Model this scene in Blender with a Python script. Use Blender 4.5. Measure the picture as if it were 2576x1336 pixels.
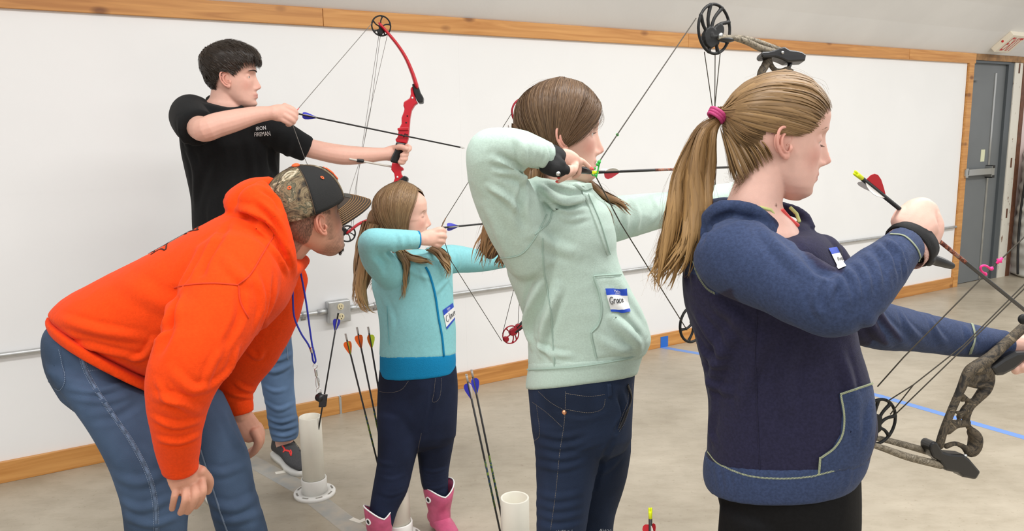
import bpy, bmesh, math, random
import numpy as np
from mathutils import Vector, Matrix
from mathutils.bvhtree import BVHTree

# ---------------------------------------------------------------- camera
for o in list(bpy.data.objects):
    bpy.data.objects.remove(o, do_unlink=True)
SC = bpy.context.scene
COL = SC.collection
rng = np.random.default_rng(7)
IW, IH, FPX = 2576., 1336., 1960.
_dn = np.array([1496 - IW / 2, 12300 - IH / 2, FPX]); _dn /= np.linalg.norm(_dn)
_up = -_dn
_Y = np.array([0, 0, 1.]) - _up[2] * _up; _Y /= np.linalg.norm(_Y)
CR = np.stack([np.cross(_Y, _up), _Y, _up])          # camera (x right, y down, z forward) -> world
CP = np.array([0, 0, 1.45])                          # camera stands at eye height
cam_d = bpy.data.cameras.new('camera'); cam = bpy.data.objects.new('camera', cam_d); COL.objects.link(cam)
cam_d.sensor_width = 36; cam_d.lens = FPX / IW * 36; cam_d.clip_start = .02
M4 = Matrix.Identity(4)
for i in range(3):
    M4[i][0], M4[i][1], M4[i][2], M4[i][3] = CR[i, 0], -CR[i, 1], -CR[i, 2], CP[i]
cam.matrix_world = M4
SC.camera = cam

# ---------------------------------------------------------------- world, lamps, exposure
SC.view_settings.view_transform = 'Standard'; SC.view_settings.look = 'None'
SC.view_settings.gamma = 1; SC.view_settings.use_curve_mapping = False
SC.view_settings.exposure = 0.1
w = bpy.data.worlds.new('world'); SC.world = w; w.use_nodes = True
w.node_tree.nodes['Background'].inputs[0].default_value = (1.0, .995, .985, 1)
w.node_tree.nodes['Background'].inputs[1].default_value = .62

def area(name, loc, sx, sy, power, rot=(0, 0, 0), col=(1, .985, .96)):
    l = bpy.data.lights.new(name, 'AREA'); l.shape = 'RECTANGLE'; l.size = sx; l.size_y = sy
    l.energy = power; l.color = col
    o = bpy.data.objects.new(name, l); COL.objects.link(o); o.location = loc; o.rotation_euler = rot
    return o
# rows of ceiling tubes high above the range, running along it
RZ = -math.radians(90 - 58.69) + math.radians(62.6)
for k, (x, y, pw) in enumerate([(-1.3, .2, 58), (1.2, 1.9, 58), (3.9, 3.4, 62), (.6, -2.2, 62), (3.4, -.6, 60), (6.2, 4.6, 50)]):
    area('ceiling_lamp', (x, y, 3.4), 2.4, .5, pw, (0, 0, RZ))

# ---------------------------------------------------------------- helpers: pixels to points
def ray(px, py):
    return CR @ np.array([(px - IW / 2) / FPX, (py - IH / 2) / FPX, 1.])
def at(px, py, d):                                    # the point d metres ahead seen at a pixel
    r = ray(px, py); return CP + r * (d / r[1])
def ground(px, py, h=0.):
    r = ray(px, py); return CP + r * ((h - CP[2]) / r[2])
def pxm(p):                                           # metres per pixel at a point
    return float((CR.T @ (np.asarray(p) - CP))[2]) / FPX
def nrm(v):
    v = np.asarray(v, float); return v / (np.linalg.norm(v) + 1e-12)
def cr(P, n):                                         # Catmull-Rom through rows of P, n samples per span
    P = np.asarray(P, float)
    if len(P) < 3:
        t = np.linspace(0, 1, n * (len(P) - 1) + 1)[:, None]; return P[0] * (1 - t) + P[-1] * t
    Q = np.vstack([2 * P[0] - P[1], P, 2 * P[-1] - P[-2]]); out = []
    for i in range(1, len(Q) - 2):
        p0, p1, p2, p3 = Q[i - 1:i + 3]
        for t in np.arange(n) / n:
            out.append(.5 * (2 * p1 + (p2 - p0) * t + (2 * p0 - 5 * p1 + 4 * p2 - p3) * t * t + (3 * p1 - p0 - 3 * p2 + p3) * t ** 3))
    out.append(P[-1]); return np.array(out)

# ---------------------------------------------------------------- helpers: shapes as (verts, faces)
def loft(R, cap=(.4, .4), closed=True):
    R = np.asarray(R, float); m, n = R.shape[:2]; rings = list(R)
    if cap:
        for e, (a, b) in ((0, (0, 1)), (1, (-1, -2))):
            c = R[a].mean(0); t = nrm(c - R[b].mean(0)); rad = np.linalg.norm(R[a] - c, axis=1).mean()
            ex = [c + (R[a] - c) * math.cos(q) + t * rad * cap[e] * math.sin(q) for q in (.5, 1.0, 1.35)]
            if e == 0: rings = ex[::-1] + rings
            else: rings = rings + ex
    V = np.vstack(rings); m = len(rings); F = []
    for i in range(m - 1):
        for j in range(n if closed else n - 1):
            k = (j + 1) % n; F.append((i * n + j, i * n + k, (i + 1) * n + k, (i + 1) * n + j))
    if cap:
        V = np.vstack([V, rings[0].mean(0), rings[-1].mean(0)]); a = m * n
        for j in range(n):
            k = (j + 1) % n; F.append((a, k, j)); F.append((a + 1, (m - 1) * n + j, (m - 1) * n + k))
    return V, F
def ring(c, u, w, n, e=2.0):
    a = np.arange(n) / n * 2 * math.pi; ca, sa = np.cos(a), np.sin(a)
    if e != 2.0:
        ca = np.sign(ca) * np.abs(ca) ** (2 / e); sa = np.sign(sa) * np.abs(sa) ** (2 / e)
    return c + np.outer(ca, u) + np.outer(sa, w)
def tubew(P, rad, k=1.0, n=16, sub=4, cap=(.8, .8), ref=None):   # tube through world points, k = depth / width
    P = np.asarray(P, float); rad = np.broadcast_to(np.asarray(rad, float), (len(P),)); k = np.broadcast_to(np.asarray(k, float), (len(P),))
    A = cr(np.column_stack([P, rad, k]), sub) if sub > 1 else np.column_stack([P, rad, k])
    C = A[:, :3]; T = np.gradient(C, axis=0); R = []; pu = None
    for i in range(len(C)):
        t = nrm(T[i]); v = nrm(C[i] - CP) if ref is None else nrm(ref)
        u = np.cross(t, v)
        if np.linalg.norm(u) < .25 and pu is not None: u = pu - t * pu.dot(t)
        u = nrm(u)
        if pu is not None and u.dot(pu) < 0 and ref is None: u = u
        pu = u; wv = np.cross(u, t)
        R.append(ring(C[i], u * A[i, 3], wv * A[i, 3] * A[i, 4], n))
    return loft(R, cap)
def tube(S, k=1.0, n=16, sub=4, cap=(.8, .8)):        # stations (px, py, depth, radius in px)
    P = [at(*s[:3]) for s in S]; return tubew(P, [s[3] * pxm(p) for s, p in zip(S, P)], k, n, sub, cap)
def sil(S, n=40, sub=5, cap=(.3, .3), e=2.2):         # stations: left px, left py, right px, right py, depth, thickness
    A = []
    for s in S:
        c = at((s[0] + s[2]) / 2, (s[1] + s[3]) / 2, s[4]); n0 = nrm(c - CP); n0 = nrm([n0[0], n0[1], 0]); dd = (c - CP) @ n0
        rl, rr = ray(s[0], s[1]), ray(s[2], s[3]); a, b = CP + rl * dd / (rl @ n0), CP + rr * dd / (rr @ n0)
        A.append(np.concatenate([(a + b) / 2, (b - a) / 2, [s[5], s[6] if len(s) > 6 else 0.]]))
    A = cr(A, sub); R = []
    for i in range(len(A)):                           # each ring's depth axis runs along the line of sight, dipping half as much
        c, h = A[i, :3], A[i, 3:6]; r = nrm(c - CP); wv = nrm(np.array([r[0], r[1], .5 * r[2] - A[i, 7]]))
        R.append(ring(c, h, wv * A[i, 6] / 2, n, e))
    return loft(R, cap)
def ellip(c, ax, n=20, m=12):                         # ax: three half-axis vectors
    c = np.asarray(c, float); ax = np.asarray(ax, float); V = []; F = []
    for i in range(m + 1):
        p = math.pi * i / m
        for j in range(n):
            q = 2 * math.pi * j / n
            V.append(c + ax[0] * math.sin(p) * math.cos(q) + ax[1] * math.sin(p) * math.sin(q) + ax[2] * math.cos(p))
    for i in range(m):
        for j in range(n):
            k = (j + 1) % n; F.append((i * n + j, i * n + k, (i + 1) * n + k, (i + 1) * n + j))
    return np.array(V), F
def ball(px, py, d, r, k=1.0, ry=None):               # ellipsoid seen at a pixel, radius in px
    c = at(px, py, d); m = pxm(c)
    return ellip(c, [CR[:, 0] * r * m, CR[:, 2] * r * k * m, CR[:, 1] * (ry or r) * m])
def boxw(c, u, v, w_):                                # box from centre and three half-axis vectors
    c, u, v, w_ = [np.asarray(a, float) for a in (c, u, v, w_)]
    V = [c + a * u + b * v + d * w_ for a in (-1, 1) for b in (-1, 1) for d in (-1, 1)]
    return np.array(V), [(0, 1, 3, 2), (4, 6, 7, 5), (0, 4, 5, 1), (2, 3, 7, 6), (0, 2, 6, 4), (1, 5, 7, 3)]
def prism(poly, off):                                 # polygon of world points pushed along off
    a = np.asarray(poly, float); n = len(a); V = np.vstack([a, a + np.asarray(off)])
    return V, [tuple(range(n - 1, -1, -1)), tuple(range(n, 2 * n))] + [(i, (i + 1) % n, n + (i + 1) % n, n + i) for i in range(n)]
def join(parts):
    V, F, o = [], [], 0
    for v, f in parts:
        V.append(np.asarray(v, float)); F += [tuple(int(i) + o for i in q) for q in f]; o += len(v)
    return np.vstack(V), F
def lathe(prof, c, axis=(0, 0, 1), n=40, close=False):  # prof: (radius, height) rows
    ax = nrm(axis); u = nrm(np.cross(ax, [.3, .9, .1])); v = np.cross(ax, u); c = np.asarray(c, float)
    a = np.arange(n) / n * 2 * math.pi
    R = np.array([c + ax * h + np.outer(np.cos(a), u) * r + np.outer(np.sin(a), v) * r for r, h in prof])
    m = len(prof); F = []
    for i in range(m if close else m - 1):
        for j in range(n):
            k = (j + 1) % n; i2 = (i + 1) % m; F.append((i * n + j, i * n + k, i2 * n + k, i2 * n + j))
    return R.reshape(-1, 3), F

# ---------------------------------------------------------------- helpers: objects
def mesh_of(parts, name):
    V, F = parts if isinstance(parts, tuple) else join(parts)
    me = bpy.data.meshes.new(name); me.from_pydata([tuple(v) for v in V], [], F); me.update(); return me
def fix_normals(me):
    bm = bmesh.new(); bm.from_mesh(me); bmesh.ops.recalc_face_normals(bm, faces=bm.faces); bm.to_mesh(me); bm.free()
def put(name, me, m, parent=None, smooth=True, label=None, kind=None):
    if not isinstance(me, bpy.types.Mesh):
        me = mesh_of(me, name); fix_normals(me)
    me.name = name
    o = bpy.data.objects.new(name, me); COL.objects.link(o)
    if m is not None and not me.materials:
        for q in (m if isinstance(m, (list, tuple)) else [m]): me.materials.append(q)
    me.polygons.foreach_set('use_smooth', np.full(len(me.polygons), smooth))
    if parent is not None:
        o.parent = parent; base = parent
        o.matrix_parent_inverse = Matrix.Translation(-wloc(parent))
    if label: o['label'] = label
    if kind: o['kind'] = kind
    return o
def wloc(o):
    v = Vector((0, 0, 0))
    while o is not None:
        if o.type == 'EMPTY': v += o.location
        o = None if o.type == 'EMPTY' else None
    return v
def hard(o, ang=35):
    me = o.data; bm = bmesh.new(); bm.from_mesh(me)
    for e in bm.edges:
        e.smooth = len(e.link_faces) == 2 and e.calc_face_angle(0) < math.radians(ang)
    bm.to_mesh(me); bm.free(); return o
def thing(name, label, cat, loc, group=None):
    o = bpy.data.objects.new(name, None); COL.objects.link(o); o.location = tuple(loc); o.empty_display_size = .05
    o['label'] = label; o['category'] = cat
    if group: o['group'] = group
    return o
def tag(o, label, cat, group=None):
    o['label'] = label; o['category'] = cat
    if group: o['group'] = group
    return o
def struct(name, me, m, parent=None, smooth=False):
    o = put(name, me, m, parent, smooth)
    if parent is None: o['kind'] = 'structure'
    return o
def fuse(parts, voxel, it=3, fac=.5):                  # one continuous surface grown from overlapping volumes
    me = mesh_of(parts, 'tmp'); fix_normals(me)
    o = bpy.data.objects.new('tmp', me); COL.objects.link(o)
    r = o.modifiers.new('r', 'REMESH'); r.mode = 'VOXEL'; r.voxel_size = voxel
    if it:
        s = o.modifiers.new('s', 'SMOOTH'); s.factor = fac; s.iterations = it
    dg = bpy.context.evaluated_depsgraph_get(); dg.update()
    out = bpy.data.meshes.new_from_object(o.evaluated_get(dg)); bpy.data.objects.remove(o); bpy.data.meshes.remove(me)
    return out
def vget(me):
    a = np.empty(len(me.vertices) * 3); me.vertices.foreach_get('co', a); return a.reshape(-1, 3)
def nget(me):
    a = np.empty(len(me.vertices) * 3); me.vertex_normals.foreach_get('vector', a); return a.reshape(-1, 3)
def vset(me, V):
    me.vertices.foreach_set('co', np.ascontiguousarray(V, float).ravel()); me.update()
def bvh(me):
    V = vget(me); return BVHTree.FromPolygons([tuple(v) for v in V], [tuple(p.vertices) for p in me.polygons])
def hit(tr, px, py, lift=0., near=None):               # where a pixel's ray meets a surface
    r = nrm(ray(px, py)); h = tr.ray_cast(Vector(CP), Vector(r))
    if h[0] is None:
        c = [tr.find_nearest(Vector(at(px, py, d))) for d in ([near] if isinstance(near, float) else np.linspace(1., 3.6, 53))]
        h = min(c, key=lambda a: a[3]); q = np.array(h[0]); return q + np.array(h[1]) * lift, np.array(h[1])
    n = np.array(h[1]); n = n if n.dot(r) < 0 else -n
    return np.array(h[0]) + n * lift, n
def on(tr, pts, lift=0., sub=6):                       # a pixel polyline laid on a surface
    P = cr(pts, sub); out = []; nr = []; last = None
    for p in P:
        q, n = hit(tr, p[0], p[1], lift); out.append(q); nr.append(n); last = q
    return np.array(out), np.array(nr)
def folds(me, L, near_only=True):                      # L: (pixel polyline, half width px, height m); height < 0 is a crease
    tr = bvh(me); V = vget(me); N = nget(me); D = np.zeros(len(V)); e0 = me.edges[len(me.edges) // 2]; vx = float(np.mean([np.linalg.norm(V[e.vertices[0]] - V[e.vertices[1]]) for e in me.edges[:400]]))
    for pts, wpx, h in L:
        P, _ = on(tr, pts, 0., 5); wd = max(wpx * pxm(P[len(P) // 2]), 1.7 * vx); h = h * 1.55; lo = P.min(0) - 3 * wd; hi = P.max(0) + 3 * wd
        ix = np.where(np.all((V > lo) & (V < hi), axis=1))[0]
        if not len(ix): continue
        best = np.full(len(ix), 1e9); tt = np.zeros(len(ix)); q = V[ix]; ns = len(P) - 1
        for s in range(ns):
            a, b = P[s], P[s + 1]; ab = b - a; t = np.clip(((q - a) @ ab) / (ab @ ab + 1e-12), 0, 1)
            d = np.linalg.norm(q - a - t[:, None] * ab, axis=1); m = d < best
            best[m] = d[m]; tt[m] = (s + t[m]) / ns
        env = np.clip(np.sin(np.pi * np.clip(tt, .02, .98)), 0, 1) ** .6
        x = best / wd
        D[ix] += h * env * (np.exp(-x * x) - .35 * np.exp(-(x - 1.7) ** 2 * 2.2))
    vset(me, V + N * D[:, None])
def noise3(V, freq, seed=0, ani=(1, 1, 1)):            # cheap smooth noise from sines
    g = np.random.default_rng(seed); s = np.zeros(len(V)); Q = V * np.asarray(ani)
    for k in range(14):
        d = g.normal(size=3); d /= np.linalg.norm(d); s += np.sin(Q @ d * freq * g.uniform(.6, 1.7) + g.uniform(0, 6.28))
    return s / 3.7
def rumple(me, amp, freq, seed=0, ani=(1, 1, 1)):
    V = vget(me); N = nget(me); a = noise3(V, freq, seed, ani); vset(me, V + N * (amp * (1 - np.abs(np.clip(a, -1.6, 1.6)) * 1.1))[:, None])
def ribbon(P, N, wd, th=.0008):                        # flat strip of real thickness lying along P
    P = np.asarray(P); T = np.gradient(P, axis=0); R = []
    for p, n, t in zip(P, N, T):
        u = nrm(np.cross(nrm(t), n)) * wd / 2; R.append([p - u, p + u, p + u * .9 + n * th, p - u * .9 + n * th])
    return loft(R, None)
def cord(P, r, n=6):
    return tubew(P, r, 1, n, 1, (.5, .5), ref=None)
def colour(me, C, name='Col'):
    a = me.color_attributes.new(name, 'FLOAT_COLOR', 'POINT'); q = np.ones((len(me.vertices), 4)); q[:, :3] = C
    a.data.foreach_set('color', q.astype(np.float32).ravel())

# ---------------------------------------------------------------- materials
def s2l(*c):
    return tuple(((x / 255) / 12.92 if x <= 10 else ((x / 255 + .055) / 1.055) ** 2.4) for x in c)
def mat(name, col, rough=.5, metal=0., var=.0, vs=6., bump=0., bs=200., spec=.5, sheen=0., col2=None, attr=None, sss=0., coat=0., trans=0., ani=None, detail=3., ramp=(.35, .65)):
    m = bpy.data.materials.new(name); m.use_nodes = True; nt = m.node_tree; b = nt.nodes['Principled BSDF']; L = nt.links.new
    b.inputs['Roughness'].default_value = rough; b.inputs['Metallic'].default_value = metal
    b.inputs['Specular IOR Level'].default_value = spec; b.inputs['Coat Weight'].default_value = coat
    if sheen:
        b.inputs['Sheen Weight'].default_value = sheen; b.inputs['Sheen Roughness'].default_value = .5
    if trans: b.inputs['Transmission Weight'].default_value = trans
    if sss:
        b.inputs['Subsurface Weight'].default_value = sss; b.inputs['Subsurface Radius'].default_value = (1, .4, .25); b.inputs['Subsurface Scale'].default_value = .006
    c = (*col, 1); b.inputs['Base Color'].default_value = c
    tc = nt.nodes.new('ShaderNodeTexCoord'); src = None
    def noise(sc, det=3.):
        n = nt.nodes.new('ShaderNodeTexNoise'); n.inputs['Scale'].default_value = sc; n.inputs['Detail'].default_value = det
        if ani:
            mp = nt.nodes.new('ShaderNodeMapping'); mp.inputs['Scale'].default_value = ani; L(tc.outputs['Object'], mp.inputs[0]); L(mp.outputs[0], n.inputs[0])
        else: L(tc.outputs['Object'], n.inputs[0])
        return n
    if attr:
        at_ = nt.nodes.new('ShaderNodeAttribute'); at_.attribute_name = attr; src = at_.outputs['Color']
    if col2 is not None or var:
        n = noise(vs, detail); r = nt.nodes.new('ShaderNodeValToRGB'); L(n.outputs[0], r.inputs[0])
        r.color_ramp.elements[0].position, r.color_ramp.elements[1].position = ramp
        if col2 is None:
            lo, hi = 1 - var, 1 + var
            r.color_ramp.elements[0].color = (lo, lo, lo, 1); r.color_ramp.elements[1].color = (hi, hi, hi, 1)
            mx = nt.nodes.new('ShaderNodeMix'); mx.data_type = 'RGBA'; mx.blend_type = 'MULTIPLY'; mx.inputs[0].default_value = 1; mx.clamp_result = False
            if src: L(src, mx.inputs[6])
            else: mx.inputs[6].default_value = c
            L(r.outputs[0], mx.inputs[7]); src = mx.outputs[2]
        else:
            r.color_ramp.elements[0].color = c; r.color_ramp.elements[1].color = (*col2, 1); src = r.outputs[0]
    if src: L(src, b.inputs['Base Color'])
    if bump:
        n = noise(bs, 2.); bp = nt.nodes.new('ShaderNodeBump'); bp.inputs['Strength'].default_value = bump; bp.inputs['Distance'].default_value = .002
        L(n.outputs[0], bp.inputs['Height']); L(bp.outputs[0], b.inputs['Normal'])
    return m
# ================================================================ the setting
WA = np.array([-.886, 4.005, 0]); WD = nrm([.8543, .5197, 0]); WN = np.array([WD[1], -WD[0], 0]); UZ = np.array([0, 0, 1.])
def WP(s, h, off=0.): return WA + WD * s + UZ * h + WN * off
def wbox(s0, s1, h0, h1, o0, o1):                      # a box in wall coordinates: along, up, out of the wall
    return boxw(WP((s0 + s1) / 2, (h0 + h1) / 2, (o0 + o1) / 2), WD * (s1 - s0) / 2, UZ * (h1 - h0) / 2, WN * (o1 - o0) / 2)
def bevel(o, w_=.003, seg=2):
    b = o.modifiers.new('bevel', 'BEVEL'); b.width = w_; b.segments = seg; b.limit_method = 'ANGLE'; return o

def concrete():
    m = bpy.data.materials.new('concrete'); m.use_nodes = True; nt = m.node_tree; b = nt.nodes['Principled BSDF']; L = nt.links.new
    tc = nt.nodes.new('ShaderNodeTexCoord')
    def nz(sc, d, rg=.55, sx=(1, 1, 1)):
        mp = nt.nodes.new('ShaderNodeMapping'); mp.inputs['Scale'].default_value = sx; L(tc.outputs['Object'], mp.inputs[0])
        n = nt.nodes.new('ShaderNodeTexNoise'); n.inputs['Scale'].default_value = sc; n.inputs['Detail'].default_value = d; n.inputs['Roughness'].default_value = rg; L(mp.outputs[0], n.inputs[0]); return n
    r = nt.nodes.new('ShaderNodeValToRGB'); L(nz(1.7, 6, .62).outputs[0], r.inputs[0])
    e = r.color_ramp.elements; e[0].position = .3; e[0].color = (*s2l(158, 148, 130), 1); e[1].position = .72; e[1].color = (*s2l(188, 178, 160), 1)
    r2 = nt.nodes.new('ShaderNodeValToRGB'); L(nz(7, 8, .7, (1, 2.2, 1)).outputs[0], r2.inputs[0])
    e = r2.color_ramp.elements; e[0].position = .33; e[0].color = (.84, .82, .79, 1); e[1].position = .56; e[1].color = (1.03, 1.03, 1.03, 1)
    mx = nt.nodes.new('ShaderNodeMix'); mx.data_type = 'RGBA'; mx.blend_type = 'MULTIPLY'; mx.inputs[0].default_value = .75
    L(r.outputs[0], mx.inputs[6]); L(r2.outputs[0], mx.inputs[7])
    r3 = nt.nodes.new('ShaderNodeValToRGB'); L(nz(55, 2).outputs[0], r3.inputs[0])
    e = r3.color_ramp.elements; e[0].position = .27; e[0].color = (.72, .68, .62, 1); e[1].position = .36; e[1].color = (1, 1, 1, 1)
    mx2 = nt.nodes.new('ShaderNodeMix'); mx2.data_type = 'RGBA'; mx2.blend_type = 'MULTIPLY'; mx2.inputs[0].default_value = .6
    L(mx.outputs[2], mx2.inputs[6]); L(r3.outputs[0], mx2.inputs[7]); L(mx2.outputs[2], b.inputs['Base Color'])
    rr = nt.nodes.new('ShaderNodeMapRange'); L(nz(3, 4).outputs[0], rr.inputs[0]); rr.inputs[3].default_value = .22; rr.inputs[4].default_value = .5
    L(rr.outputs[0], b.inputs['Roughness']); b.inputs['Specular IOR Level'].default_value = .35
    bp = nt.nodes.new('ShaderNodeBump'); bp.inputs['Strength'].default_value = .12; bp.inputs['Distance'].default_value = .003; L(nz(30, 5).outputs[0], bp.inputs['Height']); L(bp.outputs[0], b.inputs['Normal'])
    return m
def pine(name, c1, c2, seed=0.):
    m = bpy.data.materials.new(name); m.use_nodes = True; nt = m.node_tree; b = nt.nodes['Principled BSDF']; L = nt.links.new
    tc = nt.nodes.new('ShaderNodeTexCoord')
    rot = nt.nodes.new('ShaderNodeMapping'); rot.inputs['Rotation'].default_value = (0, 0, -math.atan2(WD[1], WD[0])); L(tc.outputs['Object'], rot.inputs[0])
    mp = nt.nodes.new('ShaderNodeMapping'); mp.inputs['Scale'].default_value = (1.2, 14, 22); mp.inputs['Location'].default_value = (seed, seed, 0); L(rot.outputs[0], mp.inputs[0])
    n = nt.nodes.new('ShaderNodeTexNoise'); n.inputs['Scale'].default_value = 1.6; n.inputs['Detail'].default_value = 5; n.inputs['Distortion'].default_value = 1.2; L(mp.outputs[0], n.inputs[0])
    r = nt.nodes.new('ShaderNodeValToRGB'); L(n.outputs[0], r.inputs[0]); e = r.color_ramp.elements
    e[0].position = .3; e[0].color = (*c1, 1); e[1].position = .7; e[1].color = (*c2, 1)
    mk = nt.nodes.new('ShaderNodeMapping'); mk.inputs['Scale'].default_value = (4.2, 0, 8.); mk.inputs['Location'].default_value = (seed, 0, seed); L(rot.outputs[0], mk.inputs[0])
    v = nt.nodes.new('ShaderNodeTexVoronoi'); v.inputs['Scale'].default_value = 1.; L(mk.outputs[0], v.inputs[0])
    k = nt.nodes.new('ShaderNodeValToRGB'); L(v.outputs['Distance'], k.inputs[0]); e = k.color_ramp.elements
    e[0].position = .07; e[0].color = (.30, .19, .10, 1); e[1].position = .19; e[1].color = (1, 1, 1, 1)
    mx = nt.nodes.new('ShaderNodeMix'); mx.data_type = 'RGBA'; mx.blend_type = 'MULTIPLY'; mx.inputs[0].default_value = .8
    L(r.outputs[0], mx.inputs[6]); L(k.outputs[0], mx.inputs[7]); L(mx.outputs[2], b.inputs['Base Color']); b.inputs['Roughness'].default_value = .38
    return m
M_floor = concrete()
M_wall = mat('white_wall_paint', (.89, .892, .89), .55, var=.012, vs=2.5, bump=.10, bs=70.)
M_ceil = mat('ceiling_paint', (.80, .80, .795), .8, var=.03, vs=2., bump=.25, bs=40.)
M_pine = pine('varnished_pine', s2l(190, 128, 62), s2l(218, 160, 92)); M_pine2 = pine('varnished_pine_knotty', s2l(178, 118, 58), s2l(212, 152, 84), 3.3)
M_door = mat('grey_steel_paint', s2l(112, 116, 118), .45, var=.04, vs=3.)
M_jamb = mat('dark_grey_paint', s2l(84, 90, 94), .4)
M_steel = mat('brushed_steel', (.62, .62, .6), .28, 1.)
M_galv = mat('galvanised_steel', (.55, .56, .56), .42, .75, var=.08, vs=25.)
M_black = mat('black_plastic', (.012, .012, .013), .35)
M_brown = mat('brown_board', s2l(104, 66, 46), .6, var=.2, vs=20.)
M_chip = mat('chipped_white_paint', s2l(226, 222, 210), .5, col2=s2l(120, 80, 55), vs=34., ramp=(.66, .70), ani=(1, 1, .35))

gy = 9.0
struct('floor', boxw((1.5, 3.2, -.05), (8, 0, 0), (0, 7.5, 0), (0, 0, .05)), M_floor)
back = struct('wall_back', wbox(-3.2, 5.72, 0, 2.06, -.12, -.0005), M_wall)
for s0, s1 in ((-3.2, -1.7169), (-1.716, .7196), (.7204, 3.1576), (3.1584, 5.72)):      # sheets of white board, joints recessed
    for h0, h1 in ((.02, 1.2387), (1.2393, 2.02)):
        put('panel', wbox(s0, s1, h0, h1, -.0022, 0), M_wall, back, False)
t1 = struct('trim_1', wbox(-3.2, 5.82, 1.998, 2.07, -.012, .004), M_pine2)
for i, (s0, s1) in enumerate(((-3.2, -.034), (-.032, 2.40), (2.402, 4.83), (4.832, 5.82))):
    bevel(put('board', wbox(s0, s1, 1.99, 2.075, .0, .019 + .001 * (i % 2)), M_pine if i % 2 else M_pine2, t1, False), .002)
bb = struct('baseboard_back', wbox(-3.2, 5.72, .01, .088, -.012, .004), M_pine2)
for i, (s0, s1) in enumerate(((-3.2, -.058), (-.056, 1.76), (1.762, 4.2), (4.202, 5.72))):
    bevel(put('board', wbox(s0, s1, .0, .094, .0, .019 + .001 * (i % 2)), M_pine2 if i % 2 else M_pine, bb, False), .002)
put('joint_plate', wbox(-.062, -.050, .0, .094, .0, .0215), M_galv, bb, False)
bevel(struct('trim_2', wbox(5.725, 5.80, .0, 1.99, -.11, .021), M_pine), .002)
# ceiling: a vault that leans into the room from the top trim
CRv = []
for k in range(5):
    a = math.radians(40 - 3.2 * k); CRv.append((k, a))
pr = [(2.070, .0)]
for k, a in CRv: pr.append((pr[-1][0] + .26 * math.sin(a), pr[-1][1] + .26 * math.cos(a)))
R = [[WP(-3.2, h, o), WP(9.5, h, o), WP(9.5, h + .08, o - .08), WP(-3.2, h + .08, o - .08)] for h, o in pr]
struct('ceiling', loft(R, None), M_ceil, smooth=False)
# door bay
struct('wall_side', wbox(6.66, 9.5, 0, 2.08, -.12, -.03), mat('pale_pink_wall', s2l(226, 208, 204), .6))
dr = struct('door_1', wbox(5.80, 6.42, .008, 2.0, -.075, -.03), M_door)
put('meeting_strip', wbox(6.235, 6.262, .02, 1.92, -.03, -.022), M_steel, dr, False, 'bright metal strip')
put('push_bar', join([wbox(5.76, 6.20, 1.01, 1.065, .0, .03), wbox(6.20, 6.245, .985, 1.085, -.03, .035), wbox(5.77, 5.81, .995, 1.075, -.03, .035)]), M_steel, dr, False, 'steel crash bar')
put('bar_end', join([wbox(6.21, 6.25, 1.065, 1.09, -.03, .036), wbox(6.21, 6.25, .975, 1.0, -.03, .036), wbox(5.80, 5.825, 1.015, 1.06, .0, .033)]), M_black, dr, False)
put('closer_arm', wbox(5.78, 5.93, 1.845, 1.875, -.03, .0), M_door, dr, False)
put('paper_note', wbox(6.11, 6.175, 1.125, 1.235, -.03, -.028), mat('cream_paper', s2l(222, 224, 190), .7), dr, False, 'cream paper note')
put('frame', join([wbox(6.42, 6.515, 0, 2.02, -.12, -.005), wbox(5.8, 6.45, 2.0, 2.025, -.1, -.0), wbox(6.30, 6.42, .0, 2.0, -.09, -.04)]), M_jamb, dr, False, 'dark grey steel frame')
struct('trim_3', join([wbox(6.515, 6.655, 0, 2.02, -.1, .004)]), M_chip)
struct('trim_4', wbox(6.655, 6.72, 0, 2.03, -.1, .01), M_brown)
struct('trim_5', wbox(5.80, 6.72, 2.022, 2.075, -.1, .012), mat('rough_header', s2l(150, 112, 70), .6, var=.25, vs=18.))
for h in (1.97, 1.10, .62):
    put('hinge_cut', wbox(6.575, 6.6, h - .045, h + .045, .004, .006), M_brown, bpy.data.objects['trim_3'], False)

# bale of white plastic sheeting with black cords
bale = thing('wrapped_roll', 'tall roll of crinkled white plastic sheeting with black cords beside the grey door', 'roll', WP(6.99, 0, .26))
def roll_ring(h, r):
    a = np.arange(48) / 48 * 2 * math.pi
    rr = r * (1 + .05 * np.sin(3 * a + h * 5) + .018 * np.sin(9 * a + h * 17) + .022 * math.sin(h * 60) + .015 * math.sin(h * 37 + 1))
    c = WP(6.99, h, .26); return c + np.outer(np.cos(a) * rr, WD) + np.outer(np.sin(a) * rr, WN)
put('sheeting', loft([roll_ring(h, r) for h, r in [(0.0, .30)] + [(.02 + .0165 * k, .33 - .05 * max(0, (k - 62) / 12) ** 2) for k in range(76)]], (.25, .25)), mat('white_plastic_sheet', s2l(214, 214, 208), .35, var=.05, vs=9.), bale)
for q, s in ((3.55, .0), (2.6, .02)):
    P = [WP(6.99 + .355 * math.cos(q + .12 * math.sin(h * 3)), h, .26 + .355 * math.sin(q + .12 * math.sin(h * 3))) for h in np.linspace(.04, 1.22, 24)]
    put('cord', tubew(P, .011, 1, 8, 1), M_black, bale)

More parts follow.
